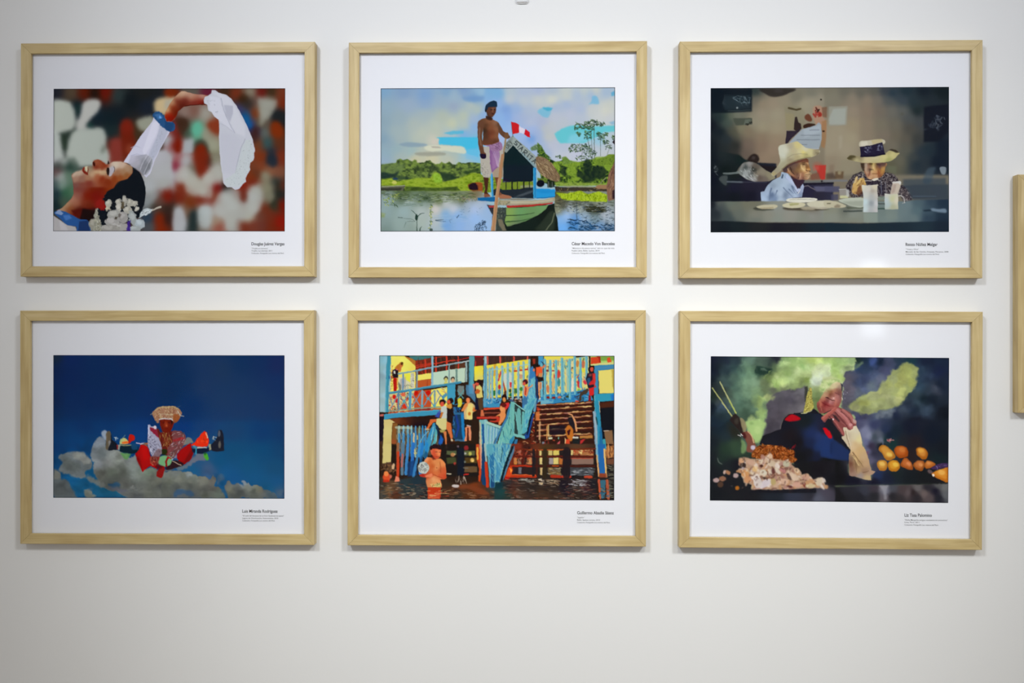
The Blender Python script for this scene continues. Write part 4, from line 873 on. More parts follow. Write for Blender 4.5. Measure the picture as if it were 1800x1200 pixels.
    c.ell((84,84,76),1090,440,20,20,0,.8); c.poly((164,156,136),[(200,750),(250,740),(250,900),(200,960)],1.5,.5)
    c.poly((22,26,36),[(1395,340),(1740,300),(1740,700),(1600,830),(1390,840)],1.2,.9)
    c.dabs([(70,78,90),(96,104,112),(50,58,70)],[(1460,600),(1560,500),(1580,440),(1620,480),(1690,490),(1690,590),(1560,670)],26,60,26,1.3,.5,6,.6,.5)
    c.ell((60,66,72),1400,660,50,10,0,.8,.6)
    # --- middle band: counters,bag,shirt
    c.view(*C)
    c.field([(100,100,22,28,34),(250,60,34,42,44),(350,100,30,38,40),(100,400,20,24,34),(300,280,20,28,28),(400,330,26,32,32),(300,400,28,36,40),(100,650,22,26,34),(400,520,30,30,46),(600,480,36,34,48),(800,500,38,36,50),(400,640,22,26,32),(650,640,26,26,38),(800,620,40,40,56),(1450,560,40,38,58),(1600,640,44,42,56),(1780,640,46,46,64),(500,120,24,34,34)],1.6,2,region=[(60,-20),(480,60),(600,160),(1000,180),(1000,420),(1380,440),(1800,420),(1800,720),(60,720)],rblur=.8)
    c.poly((40,32,30),[(590,130),(660,50),(720,50),(760,110),(720,180),(640,200)],.8,.95,True); c.ell((70,62,60),680,100,26,24,0,1,.8)
    c.poly((24,36,36),[(440,110),(600,130),(640,170),(480,200)],1.0,.9)
    c.poly((34,28,30),[(760,200),(1010,225),(1000,250),(940,290),(850,290),(800,240)],.6,.95)
    c.poly((96,92,84),[(440,300),(520,180),(620,150),(740,190),(860,280),(940,320),(990,380),(900,420),(700,430),(580,400),(480,330)],.5,1,True)
    c.field([(520,210,126,126,122),(620,180,140,138,134),(560,230,70,76,74),(700,220,100,90,80),(800,300,132,124,106),(900,350,136,130,106),(620,290,150,154,152),(560,310,150,156,154),(600,380,150,156,156),(500,320,120,126,122),(680,260,40,42,36),(720,320,130,120,104),(760,380,96,84,76),(850,400,110,100,90),(660,400,150,150,150),(700,360,150,150,140),(980,380,140,136,110),(650,330,110,112,110)],2.0,.8,region=[(460,300),(520,180),(620,150),(740,190),(860,280),(940,320),(990,380),(900,430),(700,435),(580,400),(480,330)],rblur=.4)
    c.dabs([(200,204,204),(60,62,60),(176,178,172),(96,96,92)],[(520,240),(680,220),(760,350),(700,420),(560,380),(490,320)],34,44,12,.9,.5,7,.7,.4)
    c.poly((110,120,118),[(240,310),(420,300),(460,280),(470,320),(350,335),(250,330)],.5,.9); c.dabs([(120,128,128),(70,78,82)],[(110,200),(170,200),(180,330),(140,330)],10,60,12,1.5,.5,8,.6,.4); c.poly((84,92,90),[(240,350),(310,350),(310,400),(290,490),(190,400)],.9,.7,True)
    c.line((90,98,106),[(310,435),(520,440)],24,.6,.9); c.line((60,62,76),[(520,440),(860,445)],14,.6,.8)
    c.line((108,110,104),[(1390,435),(1800,425)],34,.6,.9); c.line((26,24,32),[(1400,470),(1800,455)],20,.6,.9)
    c.poly((92,92,116),[(1520,500),(1800,500),(1800,570),(1560,575)],.8,.9); c.line((120,112,116),[(1390,500),(1440,490),(1540,545)],14,.5,.8)
    c.poly((190,180,150),[(940,300),(1010,240),(1060,250),(980,360),(940,350)],.6,.6)
    # red cup and shelf
    c.ell((170,90,70),1580,210,70,50,0,2,.5); c.poly((178,54,46),[(1540,205),(1700,200),(1690,400),(1640,410),(1610,390)],.7,.95); c.poly((120,76,60),[(1480,330),(1600,300),(1620,400),(1480,410)],1.2,.8); c.poly((140,130,100),[(1700,290),(1750,290),(1740,400),(1690,400)],.8,.7)
    c.ell((40,34,40),1640,430,14,12,0,.4)
    # shirt
    sh = [(1075,300),(1150,310),(1200,370),(1330,540),(1290,590),(1300,600),(1370,460),(1390,500),(1360,650),(1240,660),(1150,690),(1100,730),(960,720),(790,712),(780,640),(780,580),(830,570),(880,480),(960,410),(1060,360)]
    c.poly((160,176,196),sh,.25)
    c.field([(820,680,168,188,212),(880,600,160,178,202),(950,500,140,156,172),(1020,430,156,172,188),(900,540,156,172,192),(930,620,92,110,138),(1000,560,166,182,200),(980,680,120,140,168),(1060,600,172,188,206),(1100,500,168,186,204),(1150,420,170,186,204),(1200,520,156,174,196),(1130,620,120,136,156),(1200,640,150,166,188),(1270,620,170,186,206),(1180,350,150,170,190),(1250,430,178,190,216),(1300,520,190,200,226),(1240,510,120,134,160),(1350,560,150,160,186),(1050,700,168,184,200),(1340,620,130,144,170)],1.8,.7,region=sh,rblur=.3)
    for pts,w in (([(930,530),(910,600),(905,690)],26),([(1100,520),(1180,600),(1230,650)],14),([(1180,540),(1240,600)],18),([(1220,500),(1260,590),(1280,610)],22),([(1010,560),(990,620)],20)): c.line((92,108,134),pts,w,.7,.75,4)
    c.line((60,76,96),[(1090,340),(1080,380)],22,.5,.9); c.line((110,128,150),[(1120,370),(1200,440),(1290,590)],7,.3,.8)
    c.poly((186,196,222),[(1150,320),(1330,540),(1310,600),(1240,500),(1130,380)],.4,.7); c.line((236,232,220),[(1335,545),(1308,600)],6,.2)
    # old man: neck,face
    c.poly((56,40,52),[(1200,330),(1330,400),(1400,410),(1380,460),(1300,540),(1210,380)],.4)
    fc = [(1090,260),(1160,200),(1300,140),(1420,105),(1450,120),(1452,175),(1466,215),(1482,268),(1478,288),(1462,296),(1482,312),(1474,330),(1484,345),(1468,362),(1474,388),(1440,408),(1310,398),(1250,390),(1200,330),(1110,300)]
    c.poly((112,68,48),fc,.25)
    c.field([(1130,250,50,36,40),(1180,230,80,52,44),(1260,170,84,56,50),(1350,140,96,58,48),(1420,130,100,64,50),(1170,290,160,112,80),(1200,320,150,100,76),(1230,270,56,36,30),(1280,300,110,66,46),(1300,240,120,74,56),(1350,200,160,110,72),(1370,250,200,152,96),(1410,220,190,140,90),(1400,270,196,140,90),(1440,220,150,90,60),(1430,300,180,130,100),(1470,320,168,128,104),(1350,330,130,80,54),(1400,350,150,96,70),(1450,370,130,84,66),(1340,380,116,70,52),(1250,350,90,54,44),(1430,160,120,74,56),(1310,170,100,64,54),(1390,180,130,84,60)],1.8,.6,region=fc,rblur=.3)
    c.line((40,22,18),[(1370,195),(1400,190)],10,.3,.9); c.line((50,26,20),[(1425,270),(1470,285),(1450,295)],12,.3,.9); c.line((70,40,30),[(1420,335),(1480,335)],6,.3,.8); c.line((60,36,26),[(1180,240),(1190,300),(1240,350)],12,.5,.7)
    c.line((80,46,34),[(1340,310),(1335,370)],8,.5,.7); c.line((226,184,130),[(1340,190),(1350,250),(1390,290)],12,.6,.7); c.line((210,160,120),[(1450,200),(1470,270)],8,.5,.6)
    # man's hat
    c.poly((176,172,146),[(1030,-40),(1060,-80),(1200,-110),(1300,-130),(1420,-40),(1600,-10),(1610,30),(1590,50),(1480,95),(1400,105),(1280,140),(1160,190),(1080,260),(1000,330),(960,350),(930,320),(1000,240),(1060,150),(1040,60)],.3,1,True)
    c.field([(1070,-30,196,196,178),(1090,60,196,198,180),(1120,-10,200,200,180),(1200,-60,172,164,140),(1250,0,182,172,138),(1200,80,178,172,140),(1300,-80,200,188,130),(1380,20,214,200,120),(1330,30,200,192,150),(1480,30,196,188,140),(1560,30,150,140,110),(1420,70,168,160,110),(1100,200,160,156,128),(1000,280,150,144,122),(1200,130,150,140,112),(1300,90,172,160,120),(1050,130,176,174,150),(960,330,168,156,112),(1400,-20,200,196,170)],1.8,.8,region=[(1030,-40),(1060,-80),(1200,-110),(1300,-130),(1420,-40),(1600,-10),(1610,30),(1590,50),(1480,95),(1400,105),(1280,140),(1160,190),(1080,260),(1000,330),(960,350),(930,320),(1000,240),(1060,150),(1040,60)],rblur=.35)
    c.line((120,110,80),[(1480,90),(1400,100),(1280,135),(1150,195),(1080,255)],12,.5,.8); c.line((90,82,62),[(1560,30),(1605,32),(1570,55)],7,.3,.8); c.line((130,122,100),[(1160,100),(1220,60),(1320,40),(1440,50)],10,.8,.5)
    # --- woman
    c.view(*D)
    c.poly((30,26,34),[(400,340),(520,290),(560,330),(600,390),(560,440),(440,430),(340,440)],.5,.9)
    bl = [(300,480),(340,420),(420,340),(520,295),(600,350),(760,380),(830,300),(960,320),(1020,380),(1060,480),(1140,500),(1220,640),(1225,700),(1110,715),(1050,620),(860,680),(760,650),(540,640),(400,670),(330,600),(300,540)]
    c.tex(bl,[(34,28,36),(70,62,66),(120,112,110)],1.6,1.6,81,.4)
    c.dabs([(168,160,156),(40,30,36),(120,112,112),(24,20,28),(190,184,176)],[(310,490),(420,350),(540,330),(620,440),(760,400),(840,310),(950,330),(1010,400),(1050,490),(1140,510),(1215,640),(1215,700),(1110,710),(1050,600),(860,670),(540,660),(340,600)],330,26,12,.8,1.6,82,.85)
    c.poly((34,26,40),[(600,400),(740,400),(760,450),(720,480),(590,480)],.6,.6)
    c.poly((40,36,48),[(760,480),(840,480),(840,620),(770,620)],.8,.7); c.line((120,124,140),[(790,420),(800,600)],12,.5,.7); c.line((130,130,140),[(850,440),(860,590)],14,.6,.6)
    f2 = [(505,180),(560,170),(860,170),(850,240),(840,310),(800,360),(740,390),(660,400),(600,380),(570,330),(550,270),(520,240)]
    c.poly((150,110,80),f2,.3,1,True)
    c.field([(530,200,60,44,36),(580,200,160,128,104),(600,260,176,140,118),(650,200,110,70,50),(690,190,206,164,100),(690,230,220,180,116),(740,200,90,60,46),(800,190,56,42,34),(840,200,60,48,40),(740,260,120,80,56),(820,250,176,136,70),(800,300,150,110,66),(700,280,200,160,110),(660,300,220,184,130),(620,310,130,70,60),(640,350,176,130,86),(700,350,180,140,100),(760,340,150,110,76),(580,320,130,90,70),(730,380,140,110,80),(770,290,110,70,56)],1.8,.6,region=f2,rblur=.3)
    c.line((60,40,32),[(610,215),(655,215)],9,.4,.7); c.line((50,34,28),[(740,215),(800,210)],9,.4,.7); c.line((120,60,50),[(665,325),(740,325)],8,.4,.8); c.line((100,60,44),[(655,240),(640,290),(610,330)],8,.6,.6)
    # woman's hat
    c.view(*B)
    c.poly((168,158,116),[(312,1070),(350,1030),(380,1025),(500,1035),(700,1040),(850,1010),(860,990),(940,940),(1000,945),(1050,990),(1030,1020),(980,1070),(900,1110),(720,1135),(560,1130),(440,1110),(340,1085)],.3,1,True)
    c.field([(340,1060,76,70,46),(400,1045,110,100,72),(480,1050,140,130,100),(450,1090,176,166,124),(600,1090,188,176,136),(700,1110,180,170,124),(700,1060,190,182,142),(850,1050,196,188,132),(950,1020,190,182,126),(1010,1000,180,172,120),(900,1090,160,158,100),(900,980,170,160,110)],1.8,.6,region=[(312,1070),(350,1030),(380,1025),(500,1035),(700,1040),(850,1010),(900,970),(1000,960),(1050,990),(980,1070),(900,1110),(720,1135),(560,1130),(440,1110),(340,1085)],rblur=.35)
    c.poly((54,48,40),[(905,950),(940,935),(1000,945),(1045,985),(1000,985),(940,960)],.4,.95,True); c.poly((78,70,46),[(315,1065),(370,1025),(440,1040),(400,1060),(360,1080)],.5,.9,True)
    c.poly((186,180,158),[(500,830),(600,815),(820,800),(840,860),(700,880),(500,905)],.4,1,True); c.poly((206,202,184),[(510,840),(600,825),(610,880),(510,900)],.8,.8); c.poly((176,160,110),[(650,810),(800,790),(820,830),(680,870)],.8,.6)
    c.poly((36,32,52),[(495,905),(640,885),(810,840),(850,1010),(700,1045),(510,1050)],.25)
    c.dabs([(150,156,180),(110,114,140),(76,76,104)],[(560,910),(660,890),(680,980),(570,1000)],34,20,10,.8,1.2,83,.8); c.dabs([(150,156,180),(110,114,140)],[(730,890),(810,860),(820,950),(740,970)],24,18,10,.8,1.2,84,.8)
    c.line((24,20,34),[(505,1040),(700,1030),(850,1005)],14,.4,.9)
    c.view(*D)
    # hand,spoon
    c.poly((176,140,88),[(380,560),(400,480),(420,440),(430,380),(460,370),(470,420),(510,385),(550,400),(580,470),(540,500),(540,560),(460,610),(400,600)],.3,1,True)
    c.dabs([(220,190,130),(130,92,54),(200,160,100)],[(400,560),(430,400),(520,400),(560,470),(470,580)],22,60,14,-1.0,.4,85,.8,.4); c.poly((90,54,40),[(430,590),(520,540),(540,600),(470,640)],.5,.7)
    c.line((120,116,110),[(540,320),(535,420)],8,.2); c.line((170,160,150),[(560,420),(660,425)],9,.2); c.poly((206,200,184),[(655,410),(700,390),(755,385),(745,410),(690,425)],.3)
    # --- table top
    c.view(*C)
    c.field([(100,750,28,32,40),(200,740,86,92,88),(350,740,100,108,98),(600,740,112,112,96),(700,760,112,112,96),(200,800,66,74,76),(400,800,104,108,96),(150,880,40,46,52),(300,900,66,76,76),(450,900,100,106,98),(700,900,126,126,114),(900,900,134,134,122),(1200,900,140,140,130),(1500,900,138,140,132),(1750,900,136,142,138),(350,980,64,74,76),(700,980,110,116,108),(1000,980,132,138,128),(1400,980,130,134,122),(1750,980,130,134,120),(1000,800,136,140,132),(1500,850,120,116,104)],1.7,2,region=[(60,712),(800,708),(1800,700),(1800,1005),(400,1003),(60,1000)],rblur=.7)
    c.view(*D)
    c.field([(100,820,132,134,118),(300,820,104,108,98),(100,920,134,138,126),(400,900,130,136,126),(400,980,126,130,116),(850,850,110,124,120),(900,950,116,130,126),(1100,850,104,120,122),(1150,760,104,120,124),(1300,720,76,94,102),(1500,720,52,68,82),(1650,720,36,50,66),(1300,850,84,104,110),(1250,950,100,116,118),(1450,850,60,78,90),(1450,950,50,66,80),(1650,900,36,50,64),(1650,1000,32,44,58)],1.7,2,region=[(-20,700),(1120,712),(1300,690),(1740,680),(1740,1020),(-20,1005)],rblur=.8)
    # dark front edge
    c.view(*C); c.field([(100,1050,28,32,38),(400,1050,28,36,40),(800,1060,36,38,40),(1200,1060,34,34,40),(1600,1050,30,42,50),(300,1120,24,30,36),(1000,1120,30,30,38),(1700,1120,30,36,46)],1.6,2,region=[(60,990),(300,985),(800,1010),(1800,1012),(1820,1160),(60,1160)],rblur=.7)
    c.view(*D); c.field([(50,1060,28,42,52),(600,1060,32,44,52),(1000,1060,32,44,54),(1400,1040,36,50,60),(1650,1080,30,40,52)],1.6,2,region=[(0,1012),(500,1020),(1300,1000),(1740,990),(1740,1160),(0,1160)],rblur=.7)
    # right background things
    c.poly((70,86,98),[(1440,260),(1560,230),(1540,300),(1480,460),(1380,440)],1.6,.7,True); c.poly((44,60,76),[(1100,400),(1700,380),(1700,480),(1300,490),(1100,480)],1.8,.6); c.poly((40,54,70),[(1080,480),(1740,470),(1740,690),(1230,690),(1160,540)],1.6,.75); c.line((84,100,118),[(1240,640),(1560,640)],8,.7,.8)
    c.poly((130,142,150),[(1615,235),(1700,235),(1695,325),(1640,325)],.5,.9,True)
    c.poly((120,140,156),[(1500,810),(1600,820),(1690,815),(1705,870),(1600,865),(1490,840)],.9,.85,True); c.poly((26,36,48),[(1370,835),(1490,825),(1500,850),(1400,855)],.8,.7)
    # small shelf items
    c.poly((96,76,56),[(150,290),(270,290),(260,390),(140,390)],1.0,.85); c.poly((60,44,40),[(20,320),(120,300),(160,390),(20,400)],1.4,.6); c.ell((150,140,110),210,310,26,26,0,.8,.8); c.poly((120,100,84),[(60,200),(140,190),(130,300),(60,310)],1.6,.5); c.poly((100,104,84),[(880,210),(1010,215),(1010,330),(880,290)],1.2,.7)
    c.line((116,116,118),[(0,425),(150,420),(310,420)],28,.6,.9); c.poly((76,76,100),[(0,500),(210,500),(210,580),(0,575)],.8,.9)
    c.poly((70,70,92),[(90,615),(190,615),(190,690),(90,700)],.6,.8)
    c.view(*B); c.poly((44,40,56),[(0,1185),(100,1180),(100,1190),(0,1195)],1,.01)
    # --- dishes and cups
    c.view(*C)
    c.poly((62,64,56),[(670,810),(760,790),(960,820),(900,835),(740,835)],.9,.9,True); c.poly((186,180,152),[(720,790),(800,762),(960,755),(1020,775),(960,815),(800,815)],.4,1,True); c.poly((160,146,116),[(760,800),(960,790),(960,810),(800,818)],.5,.7)
    c.poly((66,58,46),[(1100,800),(1300,800),(1700,815),(1720,825),(1500,840),(1150,830)],1.0,.9,True)
    c.poly((196,190,160),[(1080,770),(1150,735),(1300,720),(1400,740),(1400,770),(1320,800),(1180,805)],.4,1,True); c.poly((150,150,96),[(1180,740),(1320,735),(1310,760),(1190,775)],.5,.7)
    c.poly((172,164,140),[(1350,790),(1500,790),(1540,830),(1380,830)],.8,.8,True)
    c.poly((214,212,196),[(1140,690),(1200,668),(1400,660),(1540,665),(1580,690),(1500,720),(1300,725),(1160,712)],.35,1,True); c.line((110,110,104),[(1190,690),(1340,680),(1540,688)],6,.3,.7)
    c.poly((196,192,168),[(1430,740),(1550,705),(1700,700),(1800,710),(1830,760),(1750,805),(1600,820),(1480,790)],.5,1,True); c.poly((150,140,124),[(1460,780),(1600,800),(1800,780),(1700,815),(1520,810)],1.0,.7)
    c.view(*D)
    c.poly((184,178,152),[(0,700),(120,705),(200,725),(300,770),(260,800),(120,800),(0,780)],.6,1,True); c.poly((92,88,70),[(30,735),(90,735),(80,750),(30,750)],.4,.8); c.poly((110,96,80),[(130,780),(180,750),(230,770),(210,800),(140,800)],.8,.6)
    c.line((54,62,60),[(270,850),(400,850),(520,845)],22,1.0,.75); c.poly((70,76,60),[(300,790),(420,800),(540,790),(540,810),(320,812)],.8,.8)
    c.poly((178,184,168),[(200,690),(320,665),(540,665),(540,790),(380,780),(290,745),(215,715)],.4,1,True); c.poly((140,146,132),[(240,715),(540,700),(540,785),(380,775)],1.2,.6)
    c.poly((150,146,140),[(205,545),(300,540),(320,660),(215,665)],.4,.85); c.poly((196,196,150),[(215,630),(330,625),(330,665),(215,668)],.4,.9); c.poly((188,190,186),[(300,540),(340,545),(345,650),(305,640)],.5,.8); c.line((190,190,186),[(200,543),(300,538)],6,.3)
    c.poly((120,136,124),[(750,640),(850,640),(850,690),(750,700)],.6,.8); c.line((50,56,54),[(755,745),(850,745)],12,.6,.8); c.line((44,66,56),[(750,815),(850,815)],22,.6,.7)
    c.poly((190,194,192),[(520,480),(600,490),(745,475),(735,560),(745,640),(742,865),(545,865),(545,640)],.3)
    c.field([(540,500,206,204,186),(620,540,200,196,186),(700,520,204,196,170),(670,560,166,156,144),(580,620,196,198,190),(660,640,170,172,170),(720,620,190,186,176),(570,720,190,208,210),(570,820,190,204,204),(660,740,140,148,150),(720,740,196,196,196),(650,840,168,170,170),(720,840,186,184,182)],1.6,.6,region=[(520,480),(600,490),(745,475),(735,560),(745,640),(742,865),(545,865),(545,640)],rblur=.3)
    c.poly((136,148,138),[(545,870),(742,870),(742,1010),(550,1010)],1.0,.8)
    c.poly((190,178,162),[(960,440),(1070,430),(1070,480),(1030,600),(1020,625),(915,615),(940,520)],.3); c.poly((206,206,200),[(950,440),(1060,425),(1078,450),(1060,480),(1040,455),(960,455)],.3); c.poly((150,130,120),[(965,470),(1010,470),(980,590),(930,600)],1,.5)
    c.poly((190,196,180),[(840,600),(915,612),(1032,610),(1030,825),(845,825)],.3); c.field([(860,700,180,194,196),(900,760,170,186,186),(950,680,190,190,150),(950,790,170,170,140),(1010,700,206,200,180),(860,620,196,196,186)],1.6,.6,region=[(840,600),(915,612),(1032,610),(1030,825),(845,825)],rblur=.3)
    c.line((186,184,178),[(1035,635),(1080,630),(1115,670),(1120,730)],13,.3,.9); c.line((186,184,178),[(1120,730),(1090,740)],8,.3,.7)
    c.poly((122,134,126),[(850,830),(1030,830),(1030,960),(870,960)],1.4,.5)
    # finer touches on the two faces
    c.view(1370,285,14.933)
    c.poly((74,60,62),[(90,190),(240,90),(420,20),(470,60),(330,120),(230,140),(200,260),(130,280)],.5,.8)
    c.poly((150,132,100),[(800,250),(860,290),(850,330),(800,340),(830,380),(790,430),(720,460),(650,460),(700,300)],.4,.9)
    c.field([(240,150,90,70,60),(320,120,96,74,66),(440,60,104,80,70),(400,160,112,88,70),(520,120,120,88,60),(480,220,132,102,66),(560,240,150,114,70),(420,260,112,80,56),(600,130,196,160,110),(640,170,214,184,130),(680,100,206,174,120),(650,60,110,80,56),(720,80,90,60,44),(740,140,120,76,40),(760,190,200,150,90),(680,220,214,180,124),(760,40,206,160,110),(700,270,170,120,80),(740,290,196,160,120),(600,300,150,106,80),(560,330,176,130,106),(540,400,190,146,122),(620,360,150,104,76),(720,350,180,150,110),(760,340,170,140,104),(700,410,168,130,100),(780,410,190,160,130),(640,430,110,74,60),(480,330,100,72,60),(500,420,96,62,60),(450,430,104,80,60),(300,290,190,140,100),(360,340,160,112,84),(430,400,140,96,76),(270,240,186,146,104),(230,190,150,120,96),(300,200,60,40,34),(340,260,90,66,56)],2.2,.5,
            region=[(210,180),(250,120),(420,40),(560,0),(740,0),(775,20),(770,60),(800,150),(820,210),(780,250),(800,290),(790,320),(815,350),(790,390),(780,430),(740,455),(600,460),(500,470),(420,410),(330,360),(250,270)],rblur=.35)
    c.line((40,30,24),[(625,62),(660,56),(685,72)],18,.25,.9,6); c.line((60,36,26),[(600,20),(680,10)],14,.4,.8)
    c.line((50,26,18),[(712,215),(750,238),(800,215)],16,.25,.9,8); c.line((120,80,50),[(700,90),(720,160),(705,215)],14,.4,.7)
    c.line((90,60,44),[(690,330),(750,325),(810,322)],8,.25,.9); c.line((230,200,150),[(690,312),(760,300)],9,.3,.8); c.line((110,74,54),[(660,370),(740,385)],8,.4,.7)
    c.line((44,28,24),[(285,130),(300,190),(330,250),(400,320)],16,.35,.9); c.line((220,180,140),[(225,170),(250,240)],14,.3,.8); c.line((70,44,34),[(540,340),(520,400),(500,440)],14,.4,.8)
    c.line((226,196,150),[(570,290),(545,400)],12,.4,.7); c.line((240,216,160),[(575,80),(600,170),(660,210)],12,.5,.7)
    c.poly((176,96,84),[(880,110),(1040,90),(1050,200),(900,240)],1.2,.6)
    c.view(1480,280,14.933)
    c.field([(620,150,176,160,140),(640,250,180,154,128),(680,350,186,150,120),(720,200,150,110,90),(740,130,110,80,60),(780,130,110,90,40),(840,130,214,190,120),(830,200,226,200,140),(850,260,210,176,110),(900,140,96,74,50),(920,200,130,90,60),(960,150,76,54,56),(1000,200,96,64,66),(1080,140,84,62,60),(1000,280,130,84,50),(1060,260,186,146,80),(1100,230,176,136,80),(1040,340,176,130,70),(740,280,60,40,34),(720,380,130,80,66),(780,320,214,180,130),(840,340,190,146,100),(920,320,196,150,100),(970,350,140,76,50),(960,250,150,104,60),(760,430,200,160,120),(860,440,190,150,110),(930,430,196,156,120),(1000,440,110,64,44),(1050,420,150,104,66),(720,490,196,160,120),(830,490,170,130,96),(690,440,160,116,90),(960,400,160,96,60),(560,130,66,54,40)],2.2,.5,
            region=[(600,100),(1160,90),(1130,270),(1090,340),(1060,440),(1000,480),(950,490),(800,500),(760,530),(690,510),(640,400),(600,260)],rblur=.4)
    c.line((30,24,20),[(745,280),(790,272),(835,274)],10,.3,.85); c.line((90,56,34),[(800,382),(870,378),(940,380)],11,.3,.9); c.line((90,50,40),[(750,290),(730,360),(710,440)],14,.5,.7); c.line((110,60,36),[(950,290),(975,360),(960,460)],14,.5,.7)
    c.line((60,44,34),[(730,125),(800,120)],20,.5,.8); c.line((50,36,40),[(920,130),(1010,150)],22,.5,.8)
    c.poly((56,46,38),[(490,100),(590,100),(600,300),(560,320),(520,240)],.6,.8)
    for p_,w,w2,col in (([(400,470),(360,560),(310,660)],50,40,(200,180,130)),([(500,520),(440,600),(340,680)],60,60,(206,176,110)),([(560,520),(590,600),(620,660)],60,40,(190,156,90)),([(340,680),(370,780),(300,840)],110,60,(196,160,96))): c.line(col,p_,w,.4,.95,w2)
    for p_ in ([(430,560),(360,640)],[(520,560),(500,640),(420,700)],[(400,700),(450,660)]): c.line((110,80,44),p_,12,.4,.8,5)
    c.poly((110,70,50),[(420,740),(500,680),(520,760),(460,860),(400,850)],.5,.85)
    c.line((196,190,176),[(550,370),(545,490)],10,.2); c.line((190,180,170),[(600,562),(790,560)],9,.2); c.poly((214,208,190),[(780,540),(850,500),(960,490),(940,530),(860,560)],.25)
    c.warp(0.25,3.5,95)
    c.edge((24,30,36),1.4)
    return c
PAINT[3] = paint3
def paint4():
    c = Canvas([(94,624.1),(500,624.3),(500,876.3),(93.5,874.4)],(14,44,90))
    A = (85,615,8); B = (285,615,8); C = (85,735,8); D = (285,735,8)
    c.view(*A)
    c.field([(90,90,22,34,50),(90,300,14,30,66),(90,700,12,32,66),(90,1000,12,38,70),(300,150,16,34,78),(700,150,16,38,78),(1100,150,18,38,78),(1500,150,22,42,84),(1780,150,22,42,78),(300,400,12,34,76),(700,400,10,38,78),(1100,400,12,38,80),(1500,400,18,44,84),(300,700,10,38,80),(700,700,10,38,80),(1100,700,14,42,84),(1400,700,16,42,88),(300,1000,10,42,84),(700,1000,10,44,88),(1100,1000,12,46,92),(1300,1100,12,48,98),(200,1180,12,48,92),(600,1180,12,48,92)],1.5,4)
    c.view(*B)
    c.field([(100,200,16,42,80),(100,600,14,42,82),(300,400,16,44,84),(400,800,14,46,92),(600,200,26,50,88),(600,500,28,52,90),(850,300,28,52,86),(850,700,28,54,92),(1100,200,18,46,86),(1100,500,26,52,90),(1400,200,20,44,86),(1600,200,26,40,84),(1600,500,22,46,90),(1400,700,26,52,92),(1100,900,28,54,94),(1400,950,26,52,94),(1680,900,26,50,90),(800,1000,26,54,96),(300,1000,14,46,94),(300,1150,14,54,110),(700,1150,20,60,110),(1300,1150,20,60,108),(1690,1150,18,50,96),(1100,1120,20,60,104)],1.5,4,region=[(-40,60),(1730,60),(1730,1250),(-40,1250)],rblur=4)
    c.view(*D)
    c.field([(300,100,12,52,110),(600,100,24,58,106),(1000,200,26,62,104),(1400,200,18,56,104),(1680,200,20,54,98),(1000,450,20,72,112),(1400,450,18,70,112),(1680,450,22,64,104),(800,600,18,76,118),(1200,650,22,78,118),(1600,700,24,72,110),(500,650,40,80,120),(450,700,26,86,128),(650,720,60,84,118),(900,800,24,82,130),(1300,850,24,80,124),(1600,900,26,78,122),(1000,850,24,78,128),(1650,1050,56,84,112),(1500,980,24,84,124),(850,950,24,80,126)],1.5,3,region=[(150,40),(1730,40),(1730,1160),(150,1160)],rblur=4)
    c.view(*C)
    c.field([(100,100,12,46,90),(500,100,12,46,92),(900,100,14,50,98),(1300,80,12,52,108),(100,400,12,50,96),(400,350,12,56,104),(550,420,14,58,104),(1000,200,14,56,106),(1350,250,14,58,116),(100,640,16,58,98),(600,760,18,76,116),(350,850,18,78,122),(450,950,22,78,114),(800,1050,24,80,110),(1000,1080,30,84,112)],1.5,3,region=[(66,30),(1400,30),(1400,1130),(66,1130)],rblur=4)
    # clouds
    cl = (112,120,118)
    c.poly((96,104,106),[(150,520),(230,490),(330,470),(470,468),(560,540),(600,590),(620,660),(600,710),(520,760),(520,840),(400,830),(280,790),(150,740),(190,620)],.9,1,True)
    c.poly((128,130,124),[(350,500),(440,470),(540,530),(600,600),(520,650),(430,580),(360,560)],1.4,.7,True); c.poly((80,86,84),[(200,560),(330,590),(450,650),(430,740),(280,730),(200,660)],2.0,.7,True)
    c.poly((118,124,126),[(620,380),(690,280),(740,250),(800,300),(820,440),(920,440),(1010,460),(1140,560),(1230,520),(1330,740),(1440,690),(1540,720),(1800,720),(1640,740),(1640,1130),(1130,1130),(1000,1040),(860,1000),(760,960),(640,760),(640,620),(600,560)],.8,1)
    c.field([(700,320,116,126,136),(650,460,108,116,120),(750,500,90,98,100),(900,500,128,134,132),(1000,520,122,128,120),(850,620,118,122,120),(700,640,122,128,132),(1000,640,112,118,112),(1150,580,122,128,128),(750,780,84,86,80),(900,760,82,88,80),(1050,750,78,82,76),(1200,700,116,124,120),(1200,800,112,120,116),(900,880,72,76,72),(1100,900,82,84,80),(1300,800,110,118,110),(1400,740,110,126,110),(1450,850,100,104,96),(1700,800,92,98,92),(1600,960,74,78,76),(1300,960,94,98,94),(1400,1040,104,108,100),(1600,1040,102,106,100),(1750,1000,86,92,90),(1200,1040,94,98,96),(1250,1100,82,86,88),(1700,1080,84,88,84),(1550,880,104,106,96)],1.8,2,region=[(620,380),(690,280),(740,250),(800,300),(820,440),(920,440),(1010,460),(1140,560),(1230,520),(1330,740),(1440,690),(1540,720),(1800,720),(1640,740),(1640,1130),(1130,1130),(1000,1040),(860,1000),(760,960),(640,760),(640,620),(600,560)],rblur=.8)
    c.poly((104,108,104),[(540,800),(640,840),(740,880),(800,950),(760,975),(660,920),(560,870)],1.1,.9,True)
